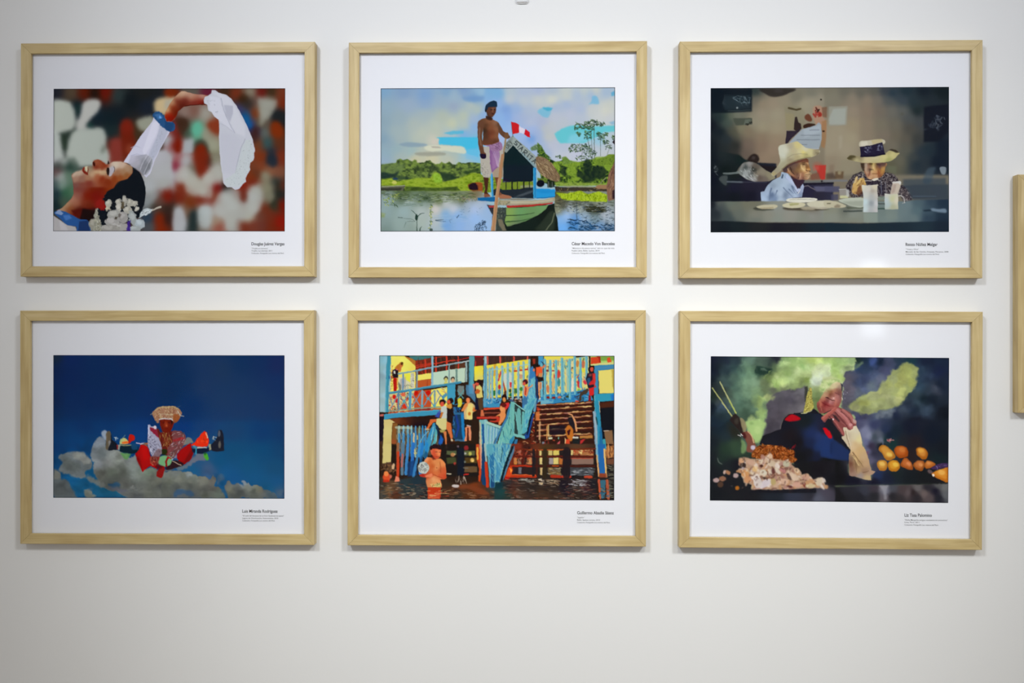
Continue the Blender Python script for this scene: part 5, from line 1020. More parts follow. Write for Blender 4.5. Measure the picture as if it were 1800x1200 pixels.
    c.poly((82,86,86),[(75,730),(160,760),(190,850),(280,880),(340,1000),(380,1110),(75,1110)],1.2,.95,True); c.poly((108,108,98),[(80,740),(150,765),(180,830),(100,850)],1.2,.6,True); c.poly((66,70,70),[(80,900),(240,920),(280,1060),(80,1100)],2,.6)
    c.poly((112,112,100),[(520,1010),(600,1000),(620,1050),(680,1090),(640,1110),(520,1100)],.9,.9,True); c.poly((70,90,106),[(540,990),(640,980),(620,1010),(560,1015)],1.2,.6)
    c.poly((24,66,104),[(830,930),(980,910),(1000,960),(900,975)],1.2,.7,True); c.poly((84,86,104),[(820,960),(1000,980),(1150,1030),(1040,1040),(880,1000)],1.4,.6)
    c.dabs([(118,122,118),(90,96,94)],[(1160,960),(1280,970),(1260,1020),(1180,1020)],14,50,20,.3,.8,3,.6,.8)
    # right clouds
    c.view(*D)
    c.poly((84,90,88),[(0,780),(100,740),(220,740),(300,760),(400,745),(440,790),(500,805),(610,820),(670,870),(720,800),(760,850),(740,940),(830,1000),(870,1060),(900,1120),(0,1120)],.7)
    c.field([(60,760,112,118,112),(200,760,104,110,108),(300,800,112,118,108),(390,780,134,144,146),(450,830,116,124,116),(580,850,118,120,108),(250,870,118,122,112),(400,880,110,114,104),(550,900,112,114,106),(100,880,96,100,90),(200,960,72,76,74),(400,950,82,86,82),(40,980,84,88,82),(600,1000,90,92,88),(720,880,100,98,92),(700,960,88,88,84),(60,1060,88,92,86),(600,1080,88,92,84),(800,1060,92,100,92),(250,1100,84,90,94),(450,1100,82,86,88)],1.7,1.5,region=[(0,780),(100,740),(220,740),(300,760),(400,745),(440,790),(500,805),(610,820),(670,870),(720,800),(760,850),(740,940),(830,1000),(870,1060),(900,1120),(0,1120)],rblur=.7)
    c.poly((44,78,116),[(190,1010),(300,1005),(420,1020),(460,1070),(400,1100),(330,1070),(250,1080),(180,1100)],1.2,.7,True)
    c.poly((94,100,108),[(810,780),(870,800),(880,860),(830,900),(800,960),(770,900)],1.6,.5,True); c.poly((52,90,120),[(820,990),(880,1010),(920,1070),(860,1060)],.9,.7,True)
    c.poly((88,92,90),[(880,980),(900,890),(950,880),(980,930),(1060,915),(1150,940),(1110,880),(1160,880),(1190,920),(1220,895),(1260,940),(1340,930),(1400,960),(1440,1000),(1520,1020),(1600,1090),(1620,1125),(940,1120)],.7)
    c.field([(920,930,96,98,96),(960,1000,112,114,102),(1130,890,120,134,150),(1210,910,128,138,142),(1040,960,88,92,90),(1200,960,120,124,114),(1330,970,116,120,106),(1100,1050,76,80,78),(1300,1060,84,88,82),(1450,1050,88,92,92),(1560,1090,70,84,92),(980,1090,84,88,84),(1400,1000,112,110,96),(1500,1040,72,88,98)],1.7,1.2,region=[(880,980),(900,890),(950,880),(980,930),(1060,915),(1150,940),(1110,880),(1160,880),(1190,920),(1220,895),(1260,940),(1340,930),(1400,960),(1440,1000),(1520,1020),(1600,1090),(1620,1125),(940,1120)],rblur=.7)
    c.poly((80,96,112),[(1600,1030),(1700,1010),(1700,1070),(1640,1090)],1.6,.5)
    c.poly((110,110,120),[(340,640),(430,560),(520,500),(640,520),(620,590),(520,600),(440,630),(380,680)],.9,.85,True); c.poly((104,112,116),[(200,700),(340,650),(370,680),(300,730),(220,740)],.7,.8)
    c.view(*C); c.mottle(.2,14,10,31,[(75,480),(620,260),(1000,440),(1600,740),(2300,740),(2600,900),(3100,900),(3300,1130),(75,1130)],3)
    c.warp(1.5,7,33,4)
    # --- the dancer
    c.view(*C)
    c.poly((140,152,166),[(750,190),(790,165),(830,190),(840,260),(830,330),(790,290),(755,240)],.8,.95,True)
    c.poly((92,80,60),[(820,200),(870,180),(885,260),(880,330),(840,440),(810,420),(815,300)],.6,.95,True); c.poly((130,130,130),[(850,320),(890,310),(880,380),(850,400)],.7,.8)
    c.poly((22,26,34),[(885,200),(900,300),(950,340),(985,390),(985,440),(840,452),(860,380),(885,320)],.4,1)
    c.dabs([(130,160,180),(170,190,190)],[(925,270),(970,270),(970,320),(935,320)],6,40,8,1,.6,4); c.poly((150,30,36),[(960,370),(980,370),(980,440),(965,430)],.3,.8)
    c.poly((150,150,130),[(980,370),(1020,360),(1000,440),(980,440)],.4,.9)
    c.poly((12,32,44),[(1020,370),(1200,370),(1270,400),(1290,470),(1200,500),(1080,490),(1000,460)],.35)
    c.poly((24,70,110),[(1140,360),(1240,350),(1270,440),(1180,440)],.7,.8); c.line((150,160,120),[(1020,380),(1090,385),(1160,375)],14,.3,.8)
    c.poly((200,190,110),[(1010,360),(1030,290),(1080,280),(1130,320),(1120,360)],.4,.9,True); c.poly((220,90,30),[(1040,330),(1130,320),(1130,355),(1040,360)],.5,.9); c.poly((150,180,120),[(1010,370),(1010,290),(1060,290),(1030,350)],.5,.7); c.line((90,130,130),[(1040,290),(1080,240)],10,.4,.8)
    c.poly((176,26,16),[(1130,340),(1140,240),(1170,222),(1210,250),(1215,300),(1180,320),(1150,350)],.4,1,True)
    c.poly((84,140,76),[(1010,480),(1170,500),(1110,580),(1060,560)],.7,.85); c.poly((110,150,90),[(1040,490),(1150,505),(1100,550)],.8,.6)
    c.poly((158,4,8),[(1225,500),(1280,440),(1300,365),(1390,380),(1420,450),(1440,540),(1520,600),(1540,720),(1440,670),(1400,690),(1330,755),(1300,690),(1260,600)],.3)
    c.poly((190,10,10),[(1300,380),(1380,400),(1420,560),(1340,600)],1.4,.6); c.poly((110,4,10),[(1230,500),(1290,560),(1330,740),(1300,690),(1250,600)],.8,.7)
    c.line((220,200,210),[(1245,345),(1300,360),(1340,350)],14,.4,.9); c.dabs([(160,110,60),(180,60,40),(120,130,90)],[(1300,340),(1400,350),(1410,400),(1340,380)],14,30,12,.4,.6,5)
    c.poly((138,66,50),[(1440,540),(1550,520),(1580,560),(1560,640),(1500,660),(1440,620)],.5,.9,True); c.dabs([(70,20,20),(190,120,90),(150,20,26)],[(1440,560),(1560,560),(1560,700),(1440,640)],20,50,12,1.0,.5,6,.8)
    # torso,silver jacket
    c.poly((96,30,24),[(1440,130),(1560,150),(1580,200),(1740,180),(1800,200),(1800,480),(1700,540),(1600,500),(1560,300)],.4)
    c.poly((150,150,170),[(1400,250),(1405,120),(1425,85),(1450,110),(1520,120),(1550,260),(1600,400),(1600,500),(1540,540),(1460,530),(1430,470),(1400,380)],.3)
    c.poly((130,24,44),[(1430,120),(1530,160),(1560,280),(1500,230),(1440,170)],.4,.95); c.ell((200,190,196),1505,130,24,26,0,.5); c.line((196,200,220),[(1412,100),(1415,250)],16,.3,.9)
    c.dabs([(210,214,228),(84,84,104),(176,180,200),(60,60,80)],[(1405,230),(1500,260),(1590,400),(1590,500),(1450,520),(1410,400)],90,30,9,.9,1.2,7,.85)
    c.poly((96,60,60),[(1540,420),(1600,440),(1590,520),(1500,560),(1470,530)],.7,.6)
    c.dabs([(160,130,60),(190,160,90),(120,30,20),(60,20,14),(150,110,50)],[(1560,180),(1760,170),(1740,300),(1720,430),(1620,430),(1570,300)],90,60,8,1.55,.25,8,.9)
    c.poly((30,40,14),[(1600,430),(1680,440),(1660,520),(1600,510)],.5,.95)
    c.poly((130,86,84),[(1740,200),(1800,170),(1810,300),(1760,300)],.6,.8); c.poly((176,30,40),[(1750,310),(1810,290),(1810,340),(1750,340)],.5,.8)
    c.poly((130,110,130),[(1720,400),(1810,330),(1810,560),(1700,580),(1680,500)],.6,.85); c.dabs([(220,220,226),(70,66,80),(170,170,180)],[(1690,510),(1800,460),(1790,560),(1740,580)],26,36,10,-.8,.5,9,.9)
    c.view(*D)
    c.poly((110,62,62),[(150,170),(270,180),(330,240),(350,330),(280,420),(210,500),(160,560),(80,520),(80,420),(150,330)],.4)
    c.dabs([(200,180,186),(150,60,70),(90,80,84),(180,190,180),(64,60,60)],[(160,200),(300,200),(340,330),(230,470),(150,560),(90,500),(130,400),(160,320)],80,54,8,-.7,.5,10,.85)
    c.poly((160,30,36),[(150,300),(300,260),(320,290),(170,330)],.6,.7)
    c.poly((120,122,112),[(300,360),(360,270),(410,280),(440,340),(400,350),(330,370)],.5,.9,True)
    c.poly((150,6,12),[(400,350),(420,420),(440,500),(400,580),(300,650),(240,600),(210,520),(270,440),(330,390)],.35,1,True); c.poly((96,4,10),[(420,420),(438,520),(380,600),(280,650),(340,560)],1.0,.7)
    c.poly((44,20,24),[(130,600),(240,600),(310,650),(220,690),(90,725),(60,690)],.4,.95,True); c.line((170,150,130),[(150,600),(270,660)],12,.3)
    c.poly((214,44,20),[(410,370),(470,330),(560,210),(600,175),(640,210),(665,330),(640,390),(560,400),(430,395)],.35); c.dabs([(120,60,20),(240,100,50),(200,60,20)],[(480,330),(590,230),(650,340),(560,370)],20,30,12,.6,.8,11,.8); c.line((200,190,150),[(620,210),(645,270)],18,.4,.9)
    c.poly((20,28,50),[(420,410),(620,420),(690,400),(700,450),(640,470),(560,500),(480,490),(430,480)],.4); c.line((190,190,180),[(500,410),(625,408)],18,.3,.9); c.line((50,150,180),[(450,390),(480,420),(480,500)],20,.4,.9); c.poly((70,120,140),[(430,400),(490,390),(490,420),(440,430)],.6,.7)
    c.poly((150,150,120),[(650,370),(690,360),(700,440),(670,450)],.4,.95)
    c.poly((28,30,42),[(690,380),(750,310),(780,250),(790,180),(820,165),(850,180),(870,260),(872,420),(860,462),(720,462),(695,430)],.3,1,True); c.ell((96,104,116),805,215,16,44,5,.6,.8); c.ell((110,106,96),812,370,18,54,0,.7,.8)
    c.dabs([(140,160,170),(190,196,180)],[(710,260),(755,260),(750,310),(725,310)],6,50,8,.9,.7,12)
    c.poly((70,160,40),[(590,500),(640,500),(660,570),(640,590),(600,560)],.5,.95,True); c.poly((30,80,40),[(580,480),(630,480),(610,530)],.5,.8)
    # belt,hand
    c.view(*C)
    c.poly((108,160,112),[(1560,580),(1590,530),(1680,530),(1740,560),(1720,650),(1640,680),(1560,640)],.4,1,True); c.line((130,16,20),[(1690,550),(1660,600),(1665,670)],26,.4,.95); c.line((170,30,30),[(1680,545),(1730,560)],14,.3)
    c.poly((130,22,20),[(1570,690),(1640,680),(1630,760),(1600,830),(1550,830),(1520,790)],.35,1,True); c.poly((90,10,12),[(1530,640),(1620,670),(1580,720),(1500,690)],.6,.8)
    # head and headdress
    c.poly((104,26,14),[(1570,40),(1600,0),(1740,-10),(1770,60),(1740,150),(1700,200),(1620,190),(1580,110)],.35,1,True)
    c.ell((140,50,24),1660,90,30,50,0,1.2,.8); c.ell((176,90,50),1662,100,10,12,0,.4,.8); c.ell((50,10,10),1620,60,16,8,0,.5,.8); c.ell((50,10,14),1705,60,18,9,0,.5,.8); c.ell((80,14,12),1665,140,24,8,0,.5,.8)
    c.view(*A)
    c.poly((150,110,84),[(1465,900),(1500,840),(1560,800),(1640,790),(1760,790),(1820,810),(1880,880),(1850,960),(1800,1010),(1740,970),(1640,960),(1570,980),(1550,1030),(1510,990)],.4,1,True)
    c.dabs([(190,176,120),(160,100,90),(110,60,40),(210,200,160),(180,140,110)],[(1480,880),(1560,805),(1790,800),(1860,880),(1800,990),(1640,950),(1540,1000)],150,34,8,1.2,.6,13,.85)
    c.line((176,170,120),[(1500,850),(1580,805),(1760,800),(1830,830)],12,.4,.8); c.line((180,172,140),[(1560,900),(1700,905),(1850,920)],12,.5,.6)
    c.line((190,190,190),[(1570,975),(1620,965),(1740,970),(1770,1000)],18,.4,.9); c.line((150,150,120),[(1440,905),(1480,890)],9,.3,.8)
    c.poly((16,14,10),[(1720,985),(1760,1000),(1740,1060)],.5,.8)
    c.view(*B); c.line((180,180,170),[(220,860),(260,920),(305,930)],9,.3,.9); c.line((90,110,120),[(200,810),(260,785)],6,.3,.7); c.poly((140,70,30),[(170,900),(250,930),(220,1010),(160,1020)],.6,.8,True)
    c.warp(0.5,3.5,96)
    c.edge((18,26,34),1.4)
    return c
PAINT[4] = paint4
def paint5():
    c = Canvas([(666.5,624.3),(1080,625.4),(1079.6,878.9),(666.6,877.3)],(44,30,22))
    A = (660,620,12); B = (800,620,12); C = (940,620,12); D = (660,700,12); E = (800,700,12); F = (940,700,12); G = (660,780,8.372); H = (870,780,8.372)
    bl,tq,lb,db,ye,rd,og = (70,150,172),(116,182,180),(140,172,186),(26,92,140),(232,220,100),(184,44,30),(190,84,44)
    # ================= upper storey,left third
    c.view(*A)
    c.poly((150,184,190),[(80,60),(330,60),(330,1250),(80,1250)],.2)
    c.field([(120,120,130,176,186),(120,330,140,176,180),(120,480,130,156,164),(120,650,140,172,178),(120,800,150,180,182),(120,1000,150,176,178),(120,1150,156,186,190),(200,400,150,190,206),(190,900,160,196,206),(200,150,140,190,206)],1.6,1,region=[(80,60),(240,60),(215,600),(200,1250),(80,1250)],rblur=.3)
    c.poly(ye,[(330,60),(620,60),(850,280),(850,1250),(300,1250)],.2); c.field([(400,100,232,226,112),(560,150,234,230,110),(450,200,232,220,100),(760,330,228,206,90),(700,300,226,220,96),(600,350,232,224,100)],1.4,1,region=[(330,60),(610,60),(845,280),(840,400),(600,420),(340,400)],rblur=.3)
    c.poly((176,112,44),[(610,60),(760,110),(860,170),(860,290),(640,90)],.2); c.poly((60,116,116),[(700,60),(1190,60),(1180,100),(1050,130),(860,160),(740,110)],.3); c.poly((120,130,110),[(800,60),(960,60),(900,85)],.5,.7)
    c.poly((110,42,28),[(850,160),(1180,110),(1180,430),(850,470)],.2); c.dabs([(196,52,30),(70,34,26),(150,60,34)],[(860,160),(1180,110),(1180,430),(860,460)],60,120,12,1.57,.06,3,.8)
    c.poly((60,36,30),[(1220,60),(1800,60),(1800,340),(1220,410)],.2); c.dabs([(96,46,30),(40,36,34),(110,80,50)],[(1230,70),(1800,70),(1800,330),(1230,400)],60,100,14,1.57,.05,4,.6)
    for pts,w in (([(860,310),(1180,240),(1500,180),(1800,130)],22),([(860,270),(1180,215)],14),([(1280,90),(1280,400)],34),([(1505,60),(1505,370)],34),([(1750,60),(1750,330)],24),([(1050,140),(1060,430)],30),([(1190,120),(1480,60)],10)): c.line((196,58,38),pts,w,.2)
    # lower wall panels
    c.poly(ye,[(880,470),(1180,420),(1180,545),(880,590)],.3); c.poly((184,86,40),[(850,590),(1180,545),(1180,740),(850,770)],.3); c.poly((150,60,34),[(1090,570),(1110,565),(1110,740),(1090,745)],.3,.7)
    c.poly((184,210,186),[(1220,410),(1560,360),(1560,660),(1200,690)],.25); c.poly((186,206,186),[(1570,350),(1720,340),(1720,650),(1570,660)],.25); c.poly((130,164,150),[(1700,340),(1750,335),(1740,630),(1700,640)],.3); c.poly((196,220,190),[(1750,335),(1810,325),(1810,630),(1750,640)],.3)
    # mural children heads
    for x,y in ((1490,560),(1640,570)): c.ell((60,56,50),x,y - 20,46,50,0,.3); c.ell((206,170,130) if x > 1600 else (196,190,110),x,y + 14,34,48,0,.3)
    c.poly((206,200,90),[(1450,620),(1530,620),(1530,670),(1450,675)],.4)
    # banner and things behind the rail on the left
    c.poly((226,222,70),[(610,440),(740,430),(740,620),(640,630)],.25); c.poly((206,206,186),[(740,420),(820,420),(825,740),(740,740)],.3); c.dabs([(90,96,76),(150,120,100),(214,214,200)],[(745,430),(815,430),(815,730),(750,730)],40,40,10,.5,1.0,5,.8)
    c.poly((210,206,176),[(480,480),(740,620),(720,770),(480,790)],.4,.9); c.poly((150,150,160),[(520,560),(640,500),(640,760),(540,760)],.6,.7); c.poly((70,80,60),[(480,600),(540,680),(540,790),(500,790)],.6,.7); c.dabs([(120,120,96),(60,110,110),(170,170,130)],[(600,640),(760,640),(740,770),(600,770)],20,60,12,.9,.5,6,.8)
    # leaning boy upper left
    c.poly((186,110,40),[(400,340),(440,270),(500,220),(540,200),(590,250),(550,310),(520,380),(500,400),(450,350)],.3,1,True); c.ell((90,50,24),560,225,30,36,20,.4); c.poly((200,110,60),[(520,250),(560,260),(530,390),(500,400)],.4)
    c.poly((34,24,30),[(370,360),(430,335),(480,370),(475,520),(350,530),(345,420)],.3); c.ell((206,206,196),405,410,22,34,0,.4); c.ell((210,90,120),450,350,20,14,0,.4); c.poly((176,26,20),[(380,520),(450,530),(450,800),(390,810),(370,640)],.3); c.poly((206,130,60),[(450,530),(470,530),(460,760),(445,720)],.4)
    c.poly((170,90,40),[(320,480),(380,490),(370,540),(320,520)],.4); c.dabs([(190,110,90),(220,190,130),(60,60,40),(196,60,60)],[(320,240),(370,260),(350,800),(310,780)],46,34,14,1.2,.8,7,.8,.3); c.dabs([(220,90,40),(210,200,100)],[(455,560),(480,560),(500,760),(455,780)],12,30,10,1.2,.6,8)
    # lower band behind the crosses
    c.poly((206,196,130),[(280,860),(820,800),(820,1260),(280,1260)],.4); c.dabs([(200,44,36),(214,190,120),(140,156,120),(196,120,80),(90,60,40),(220,210,160),(170,20,30)],[(290,880),(820,820),(820,1260),(290,1260)],130,70,34,1.4,.7,9,.85,.4)
    c.ell((200,30,24),395,925,40,44,0,.4); c.ell((186,30,40),450,1010,26,50,20,.4); c.ell((214,100,70),590,880,50,40,0,.5); c.ell((206,50,30),620,1130,50,60,0,.4)
    c.poly((186,76,40),[(820,800),(1175,770),(1175,1260),(820,1260)],.3); c.ell((190,24,16),860,850,46,50,0,.6); c.ell((190,24,16),1120,840,50,50,0,.6); c.ell((196,80,34),1000,1000,120,110,0,1,.7)
    c.poly(ye,[(1175,770),(1520,720),(1520,1260),(1175,1260)],.3); c.dabs([(214,110,50),(230,210,150),(120,160,170)],[(1380,740),(1500,720),(1500,860),(1380,880)],16,50,20,.5,.8,10,.8); c.poly((226,206,150),[(1290,800),(1380,900),(1300,1100),(1290,1000)],.5,.7)
    # ================= middle upper
    c.view(*B)
    c.poly((52,40,36),[(0,60),(300,60),(300,190),(0,210)],.2); c.line((190,40,36),[(0,165),(290,100)],14,.2); c.line((190,60,44),[(70,60),(70,340)],22,.2); c.poly((88,54,36),[(0,240),(220,200),(220,310),(0,340)],.3); c.line((190,60,44),[(75,220),(75,330)],26,.2)
    c.poly((186,208,184),[(0,340),(215,310),(215,620),(0,630)],.25); c.poly((110,140,130),[(10,350),(60,340),(60,620),(20,620)],.3); c.line((180,196,196),[(0,230),(300,165),(600,130)],26,.25); c.line((150,176,176),[(240,205),(240,600)],36,.3); c.line((60,90,90),[(275,200),(275,600)],16,.5)
    c.poly((90,160,168),[(300,60),(420,60),(400,500),(400,860),(290,860)],.25); c.line((60,120,160),[(310,400),(310,860)],22,.5,.8)
    c.poly((96,36,32),[(420,60),(600,60),(600,270),(420,285)],.3); c.line((180,26,40),[(440,80),(600,70)],26,.4,.9); c.line((190,56,44),[(440,180),(430,280)],24,.3)
    c.poly((64,44,40),[(700,60),(1600,60),(1600,130),(880,220),(700,240)],.2); c.dabs([(100,60,44),(40,40,48),(84,46,34)],[(720,70),(1580,70),(1560,120),(880,210),(720,230)],60,80,14,1.57,.05,12,.7)
    for x in (690,955,1245,1535): c.line((206,86,70),[(x,60),(x,240 - (x - 690) * .12)],34,.25)
    c.poly((226,210,60),[(410,290),(600,265),(600,560),(410,590)],.25); c.field([(430,350,236,220,50),(560,300,222,206,70),(500,450,226,214,80),(560,540,210,200,110)],1.5,1,region=[(410,290),(600,265),(600,560),(410,590)],rblur=.3)
    c.poly((226,212,76),[(660,260),(1590,130),(1590,560),(1560,900),(660,960)],.25); c.dabs([(220,206,160),(206,206,180),(196,176,60),(190,60,50),(60,110,60),(226,216,120),(206,120,90),(50,90,90)],[(680,330),(1580,260),(1560,900),(680,960)],190,80,26,1.5,.4,13,.75,.4)
    c.poly((206,150,40),[(820,240),(875,232),(870,480),(820,500)],.4,.8); c.poly((196,206,200),[(1020,480),(1080,430),(1200,420),(1200,700),(1100,760),(1030,620)],.6,.9,True); c.line((196,60,60),[(970,400),(920,580)],30,.3); c.line((170,60,60),[(1000,560),(1060,800)],34,.4)
    c.poly((206,50,56),[(1155,620),(1205,620),(1205,730),(1155,730)],.3); c.ell((30,60,50),1165,800,24,40,0,.4); c.ell((40,110,60),1180,880,36,40,0,.4); c.ell((60,110,60),1290,800,36,60,0,.4); c.ell((40,110,60),830,850,26,60,0,.4); c.ell((40,120,60),730,830,30,40,0,.4); c.ell((180,40,44),940,720,26,50,0,.4); c.ell((50,120,160),935,830,30,60,0,.4); c.ell((96,56,34),1065,860,34,70,0,.4)
    for x,y in ((1280,385),(1395,368),(1505,355)): c.line((190,50,34),[(x - 30,y),(x + 30,y - 6)],30,.25)
    c.ell((196,150,120),1395,500,34,50,0,.4); c.ell((226,214,150),1400,420,40,40,0,.5); c.poly((170,210,180),[(1340,560),(1420,560),(1420,720),(1340,700)],.5,.8); c.ell((60,130,60),1400,760,40,40,0,.4)
    c.poly((60,140,180),[(600,960),(1000,960),(960,1080),(940,1150),(600,1180)],.3); c.dabs([(30,50,90),(120,180,206),(40,90,160),(200,200,190)],[(660,940),(960,950),(960,1070),(680,1080)],36,50,22,.2,.8,14,.8)
    c.dabs([(96,80,60),(190,120,90),(60,120,190),(210,200,190)],[(1140,920),(1420,920),(1420,1030),(1160,1030)],40,40,22,.2,.8,15,.85)
    # pickets: middle fence
    for x,t in ((630,60),(675,340),(730,330),(790,310),(885,300),(1000,290),(1115,240),(1225,230),(1340,210),(1450,200),(1570,150)):
        w = 44 if x > 700 else 30
        c.line((136,178,186),[(x,t),(x - 5,960)],w,.25); c.line((104,170,184),[(x + w * .35,t + 20),(x + w * .3 - 5,960)],w * .35,.3,.8)
    c.line((150,196,196),[(680,370),(1000,330),(1570,240)],26,.3,.75)
    c.line((180,200,206),[(655,60),(655,260)],26,.2); c.line((96,160,186),[(640,250),(630,1100)],60,.3,.8); c.line((150,196,206),[(610,640),(600,780)],22,.4,.9)
    c.poly((56,120,176),[(1580,330),(1640,280),(1700,450),(1700,700),(1720,1000),(1640,1200),(1420,1200),(1420,1000),(1560,700)],.4); c.poly((110,180,190),[(1600,560),(1690,500),(1700,960),(1560,1160),(1500,1200),(1440,1180),(1540,960)],.4); c.dabs([(70,140,170),(136,196,196),(40,110,180)],[(1560,600),(1690,520),(1700,960),(1480,1160)],36,120,16,1.2,.3,16,.7)
    c.poly((26,60,116),[(1700,480),(1750,560),(1750,900),(1780,1200),(1700,1200),(1730,900)],.4)
    # ================= right upper
    c.view(*C)
    c.poly((226,212,84),[(200,60),(820,60),(820,130),(200,220)],.25); c.poly((216,206,120),[(200,150),(1140,80),(1140,960),(200,980)],.3)
    c.dabs([(214,206,170),(190,70,50),(60,140,170),(210,196,110),(50,100,60),(206,130,90),(220,220,190),(40,110,170),(190,196,200)],[(210,200),(1130,120),(1100,860),(210,900)],230,80,28,1.5,.4,17,.8,.4)
    for x,y,w,h,col in ((270,375,30,24,(120,40,40)),(395,375,36,14,(150,50,50)),(510,450,34,90,(206,56,50)),(515,620,30,100,(50,130,140)),(395,680,34,160,(206,170,110)),(280,760,30,90,(196,110,70)),(680,650,30,180,(206,190,130)),(800,680,34,160,(226,216,190)),(940,640,40,100,(196,40,50)),(905,230,34,70,(190,120,60)),(1025,240,34,90,(190,100,70)),(1030,370,40,50,(220,210,60)),(790,250,40,80,(214,206,150)),(800,320,20,20,(60,44,36)),(910,380,30,80,(206,190,120)),(420,500,20,40,(196,60,60)),(680,400,20,90,(190,196,160)),(960,560,40,60,(40,110,180)),(930,780,30,30,(120,180,80)),(540,540,14,20,(230,230,230))): c.ell(col,x,y,w,h,0,.35,.9)
    c.poly((50,130,176),[(180,880),(620,850),(1130,760),(1240,1000),(840,1040),(60,1100),(60,1010)],.3); c.poly((110,172,190),[(60,1010),(400,980),(400,1050),(60,1090)],.4)
    c.dabs([(30,96,170),(40,120,190),(110,170,190),(60,44,50),(40,90,90)],[(320,860),(1120,800),(1120,1000),(330,1020)],70,80,30,.1,.8,18,.85)
    for x,y in ((285,945),(405,945),(525,935),(700,920)): c.ell((130,34,30) if x < 500 else ((190,110,90) if x < 600 else (60,70,40)),x,y,40,26,0,.4)
    for x,t,b in ((215,140,970),(330,170,940),(450,170,900),(575,120,880),(740,150,960),(845,70,860),(965,120,720),(1090,70,620),(145,70,900)):
        w = 50 if x != 145 else 60
        c.line((112,180,190),[(x,t),(x + 8,b)],w,.25); c.line((76,150,176),[(x + w * .3,t + 10),(x + w * .3 + 8,b)],w * .34,.3,.85)
    for x,w in ((618,30),(700,30)): c.line((120,186,192),[(x,200),(x,860)],w,.3,.8)
    c.line((96,170,190),[(200,250),(820,130),(1100,80)],22,.4,.5)
    c.poly((70,150,190),[(80,60),(190,60),(190,180),(80,280)],.4); c.poly((170,206,110),[(1180,60),(1680,60),(1680,270),(1180,270)],.25); c.poly((110,150,60),[(1380,70),(1680,70),(1680,160),(1380,170)],.6,.8)
    c.poly((206,66,34),[(1185,100),(1380,80),(1390,230),(1185,240)],.3); c.poly((150,30,20),[(1290,75),(1385,75),(1395,200),(1360,210),(1350,110)],.4,.8); c.poly((220,80,40),[(1530,110),(1580,90),(1620,170),(1600,235),(1530,235)],.3); c.poly((210,206,130),[(1180,240),(1660,190),(1670,240),(1200,270)],.3)
    c.poly((60,134,172),[(1260,270),(1680,240),(1680,340),(1340,380),(1340,900),(1250,900)],.25); c.line((90,130,170),[(1290,320),(1680,300)],24,.5,.7)
    c.poly((226,212,112),[(1345,375),(1680,345),(1680,850),(1360,860)],.25); c.poly((176,150,60),[(1620,360),(1680,350),(1680,830),(1640,700)],.6,.8)
    c.poly((50,150,176),[(1250,900),(1360,865),(1680,850),(1680,1010),(1360,1040),(1360,1300),(1270,1300)],.25); c.poly((30,100,200),[(1600,880),(1680,870),(1680,1000),(1620,1010)],.8,.7); c.line((120,190,196),[(1260,910),(1280,1290)],20,.4,.8)
    # girl on the right
    c.poly((26,20,18),[(1130,330),(1160,285),(1210,280),(1250,310),(1240,380),(1200,420),(1150,400)],.3,1,True); c.ell((206,80,56),1205,350,36,50,0,.35)
    c.poly((36,30,44),[(1080,560),(1110,440),(1180,410),(1260,430),(1280,480),(1270,600),(1250,640),(1240,740),(1130,760),(1100,640)],.3); c.poly((196,44,44),[(1220,430),(1280,440),(1285,560),(1270,660),(1160,680),(1140,660),(1220,560)],.3); c.poly((206,60,50),[(1240,460),(1275,480),(1270,660),(1300,730),(1260,740),(1250,620)],.3); c.poly((44,90,130),[(1110,540),(1160,520),(1180,600),(1120,700)],.5,.8); c.ell((150,70,60),1170,470,40,30,0,.6,.8)
    c.poly((70,56,46),[(1110,750),(1140,790),(1100,860),(1000,900),(990,1010),(930,1030),(950,860),(1040,790)],.3); c.poly((206,40,40),[(1140,740),(1250,720),(1250,880),(1200,910),(1150,900)],.3); c.poly((140,20,30),[(1140,900),(1190,910),(1180,1060),(1130,1100)],.4); c.line((190,60,90),[(1185,1040),(1160,1120),(1120,1220)],20,.3); c.poly((206,80,66),[(860,1010),(930,1010),(940,1060),(930,1110),(860,1090)],.4,1,True)
    c.poly((206,60,70),[(1010,600),(1060,560),(1110,660),(1060,680)],.4); c.ell((206,160,120),1035,560,26,30,0,.4)
    # boy on the fence (centre)
    c.poly((24,20,20),[(0,250),(60,245),(120,290),(100,310),(20,310),(0,300)],.3,1,True); c.poly((226,88,44),[(30,300),(140,290),(165,320),(170,430),(90,430),(70,500),(30,490)],.3); c.poly((206,140,80),[(90,430),(170,430),(165,510),(80,510)],.35); c.poly((206,120,80),[(130,300),(220,240),(236,260),(200,310),(150,340)],.35); c.line((40,60,80),[(140,190),(200,240)],18,.3)
    c.poly((36,26,24),[(70,510),(185,515),(180,590),(70,620)],.3); c.poly((220,156,110),[(75,620),(155,620),(150,740),(110,800),(120,960),(100,990),(80,850)],.3); c.line((90,44,30),[(125,640),(120,760)],9,.4,.7); c.ell((206,206,200),110,970,20,24,0,.4)
    c.view(*B); c.poly((150,50,34),[(1640,120),(1700,120),(1690,240),(1650,240)],.4); c.ell((30,26,26),1690,270,44,40,0,.4); c.ell((200,110,90),1665,360,26,36,0,.4)
    # ================= railing with crosses (left)
    c.view(*A)
    c.line((110,150,160),[(480,440),(860,375),(1180,310),(1560,245),(1800,200)],30,.25); c.line((150,186,196),[(500,428),(860,362),(1180,298),(1560,235),(1800,190)],10,.25,.8); c.line((196,186,180),[(1300,280),(1800,190)],10,.3,.8)
    for x,y0,y1,w,col in ((585,450,790,30,(120,150,176)),(880,395,770,34,(120,144,150)),(1205,60,700,44,(136,180,196)),(1560,245,670,24,(130,160,160))): c.line(col,[(x,y0),(x - 6,y1)],w,.25)
    c.line((60,110,140),[(590,450),(585,780)],8,.3,.8)
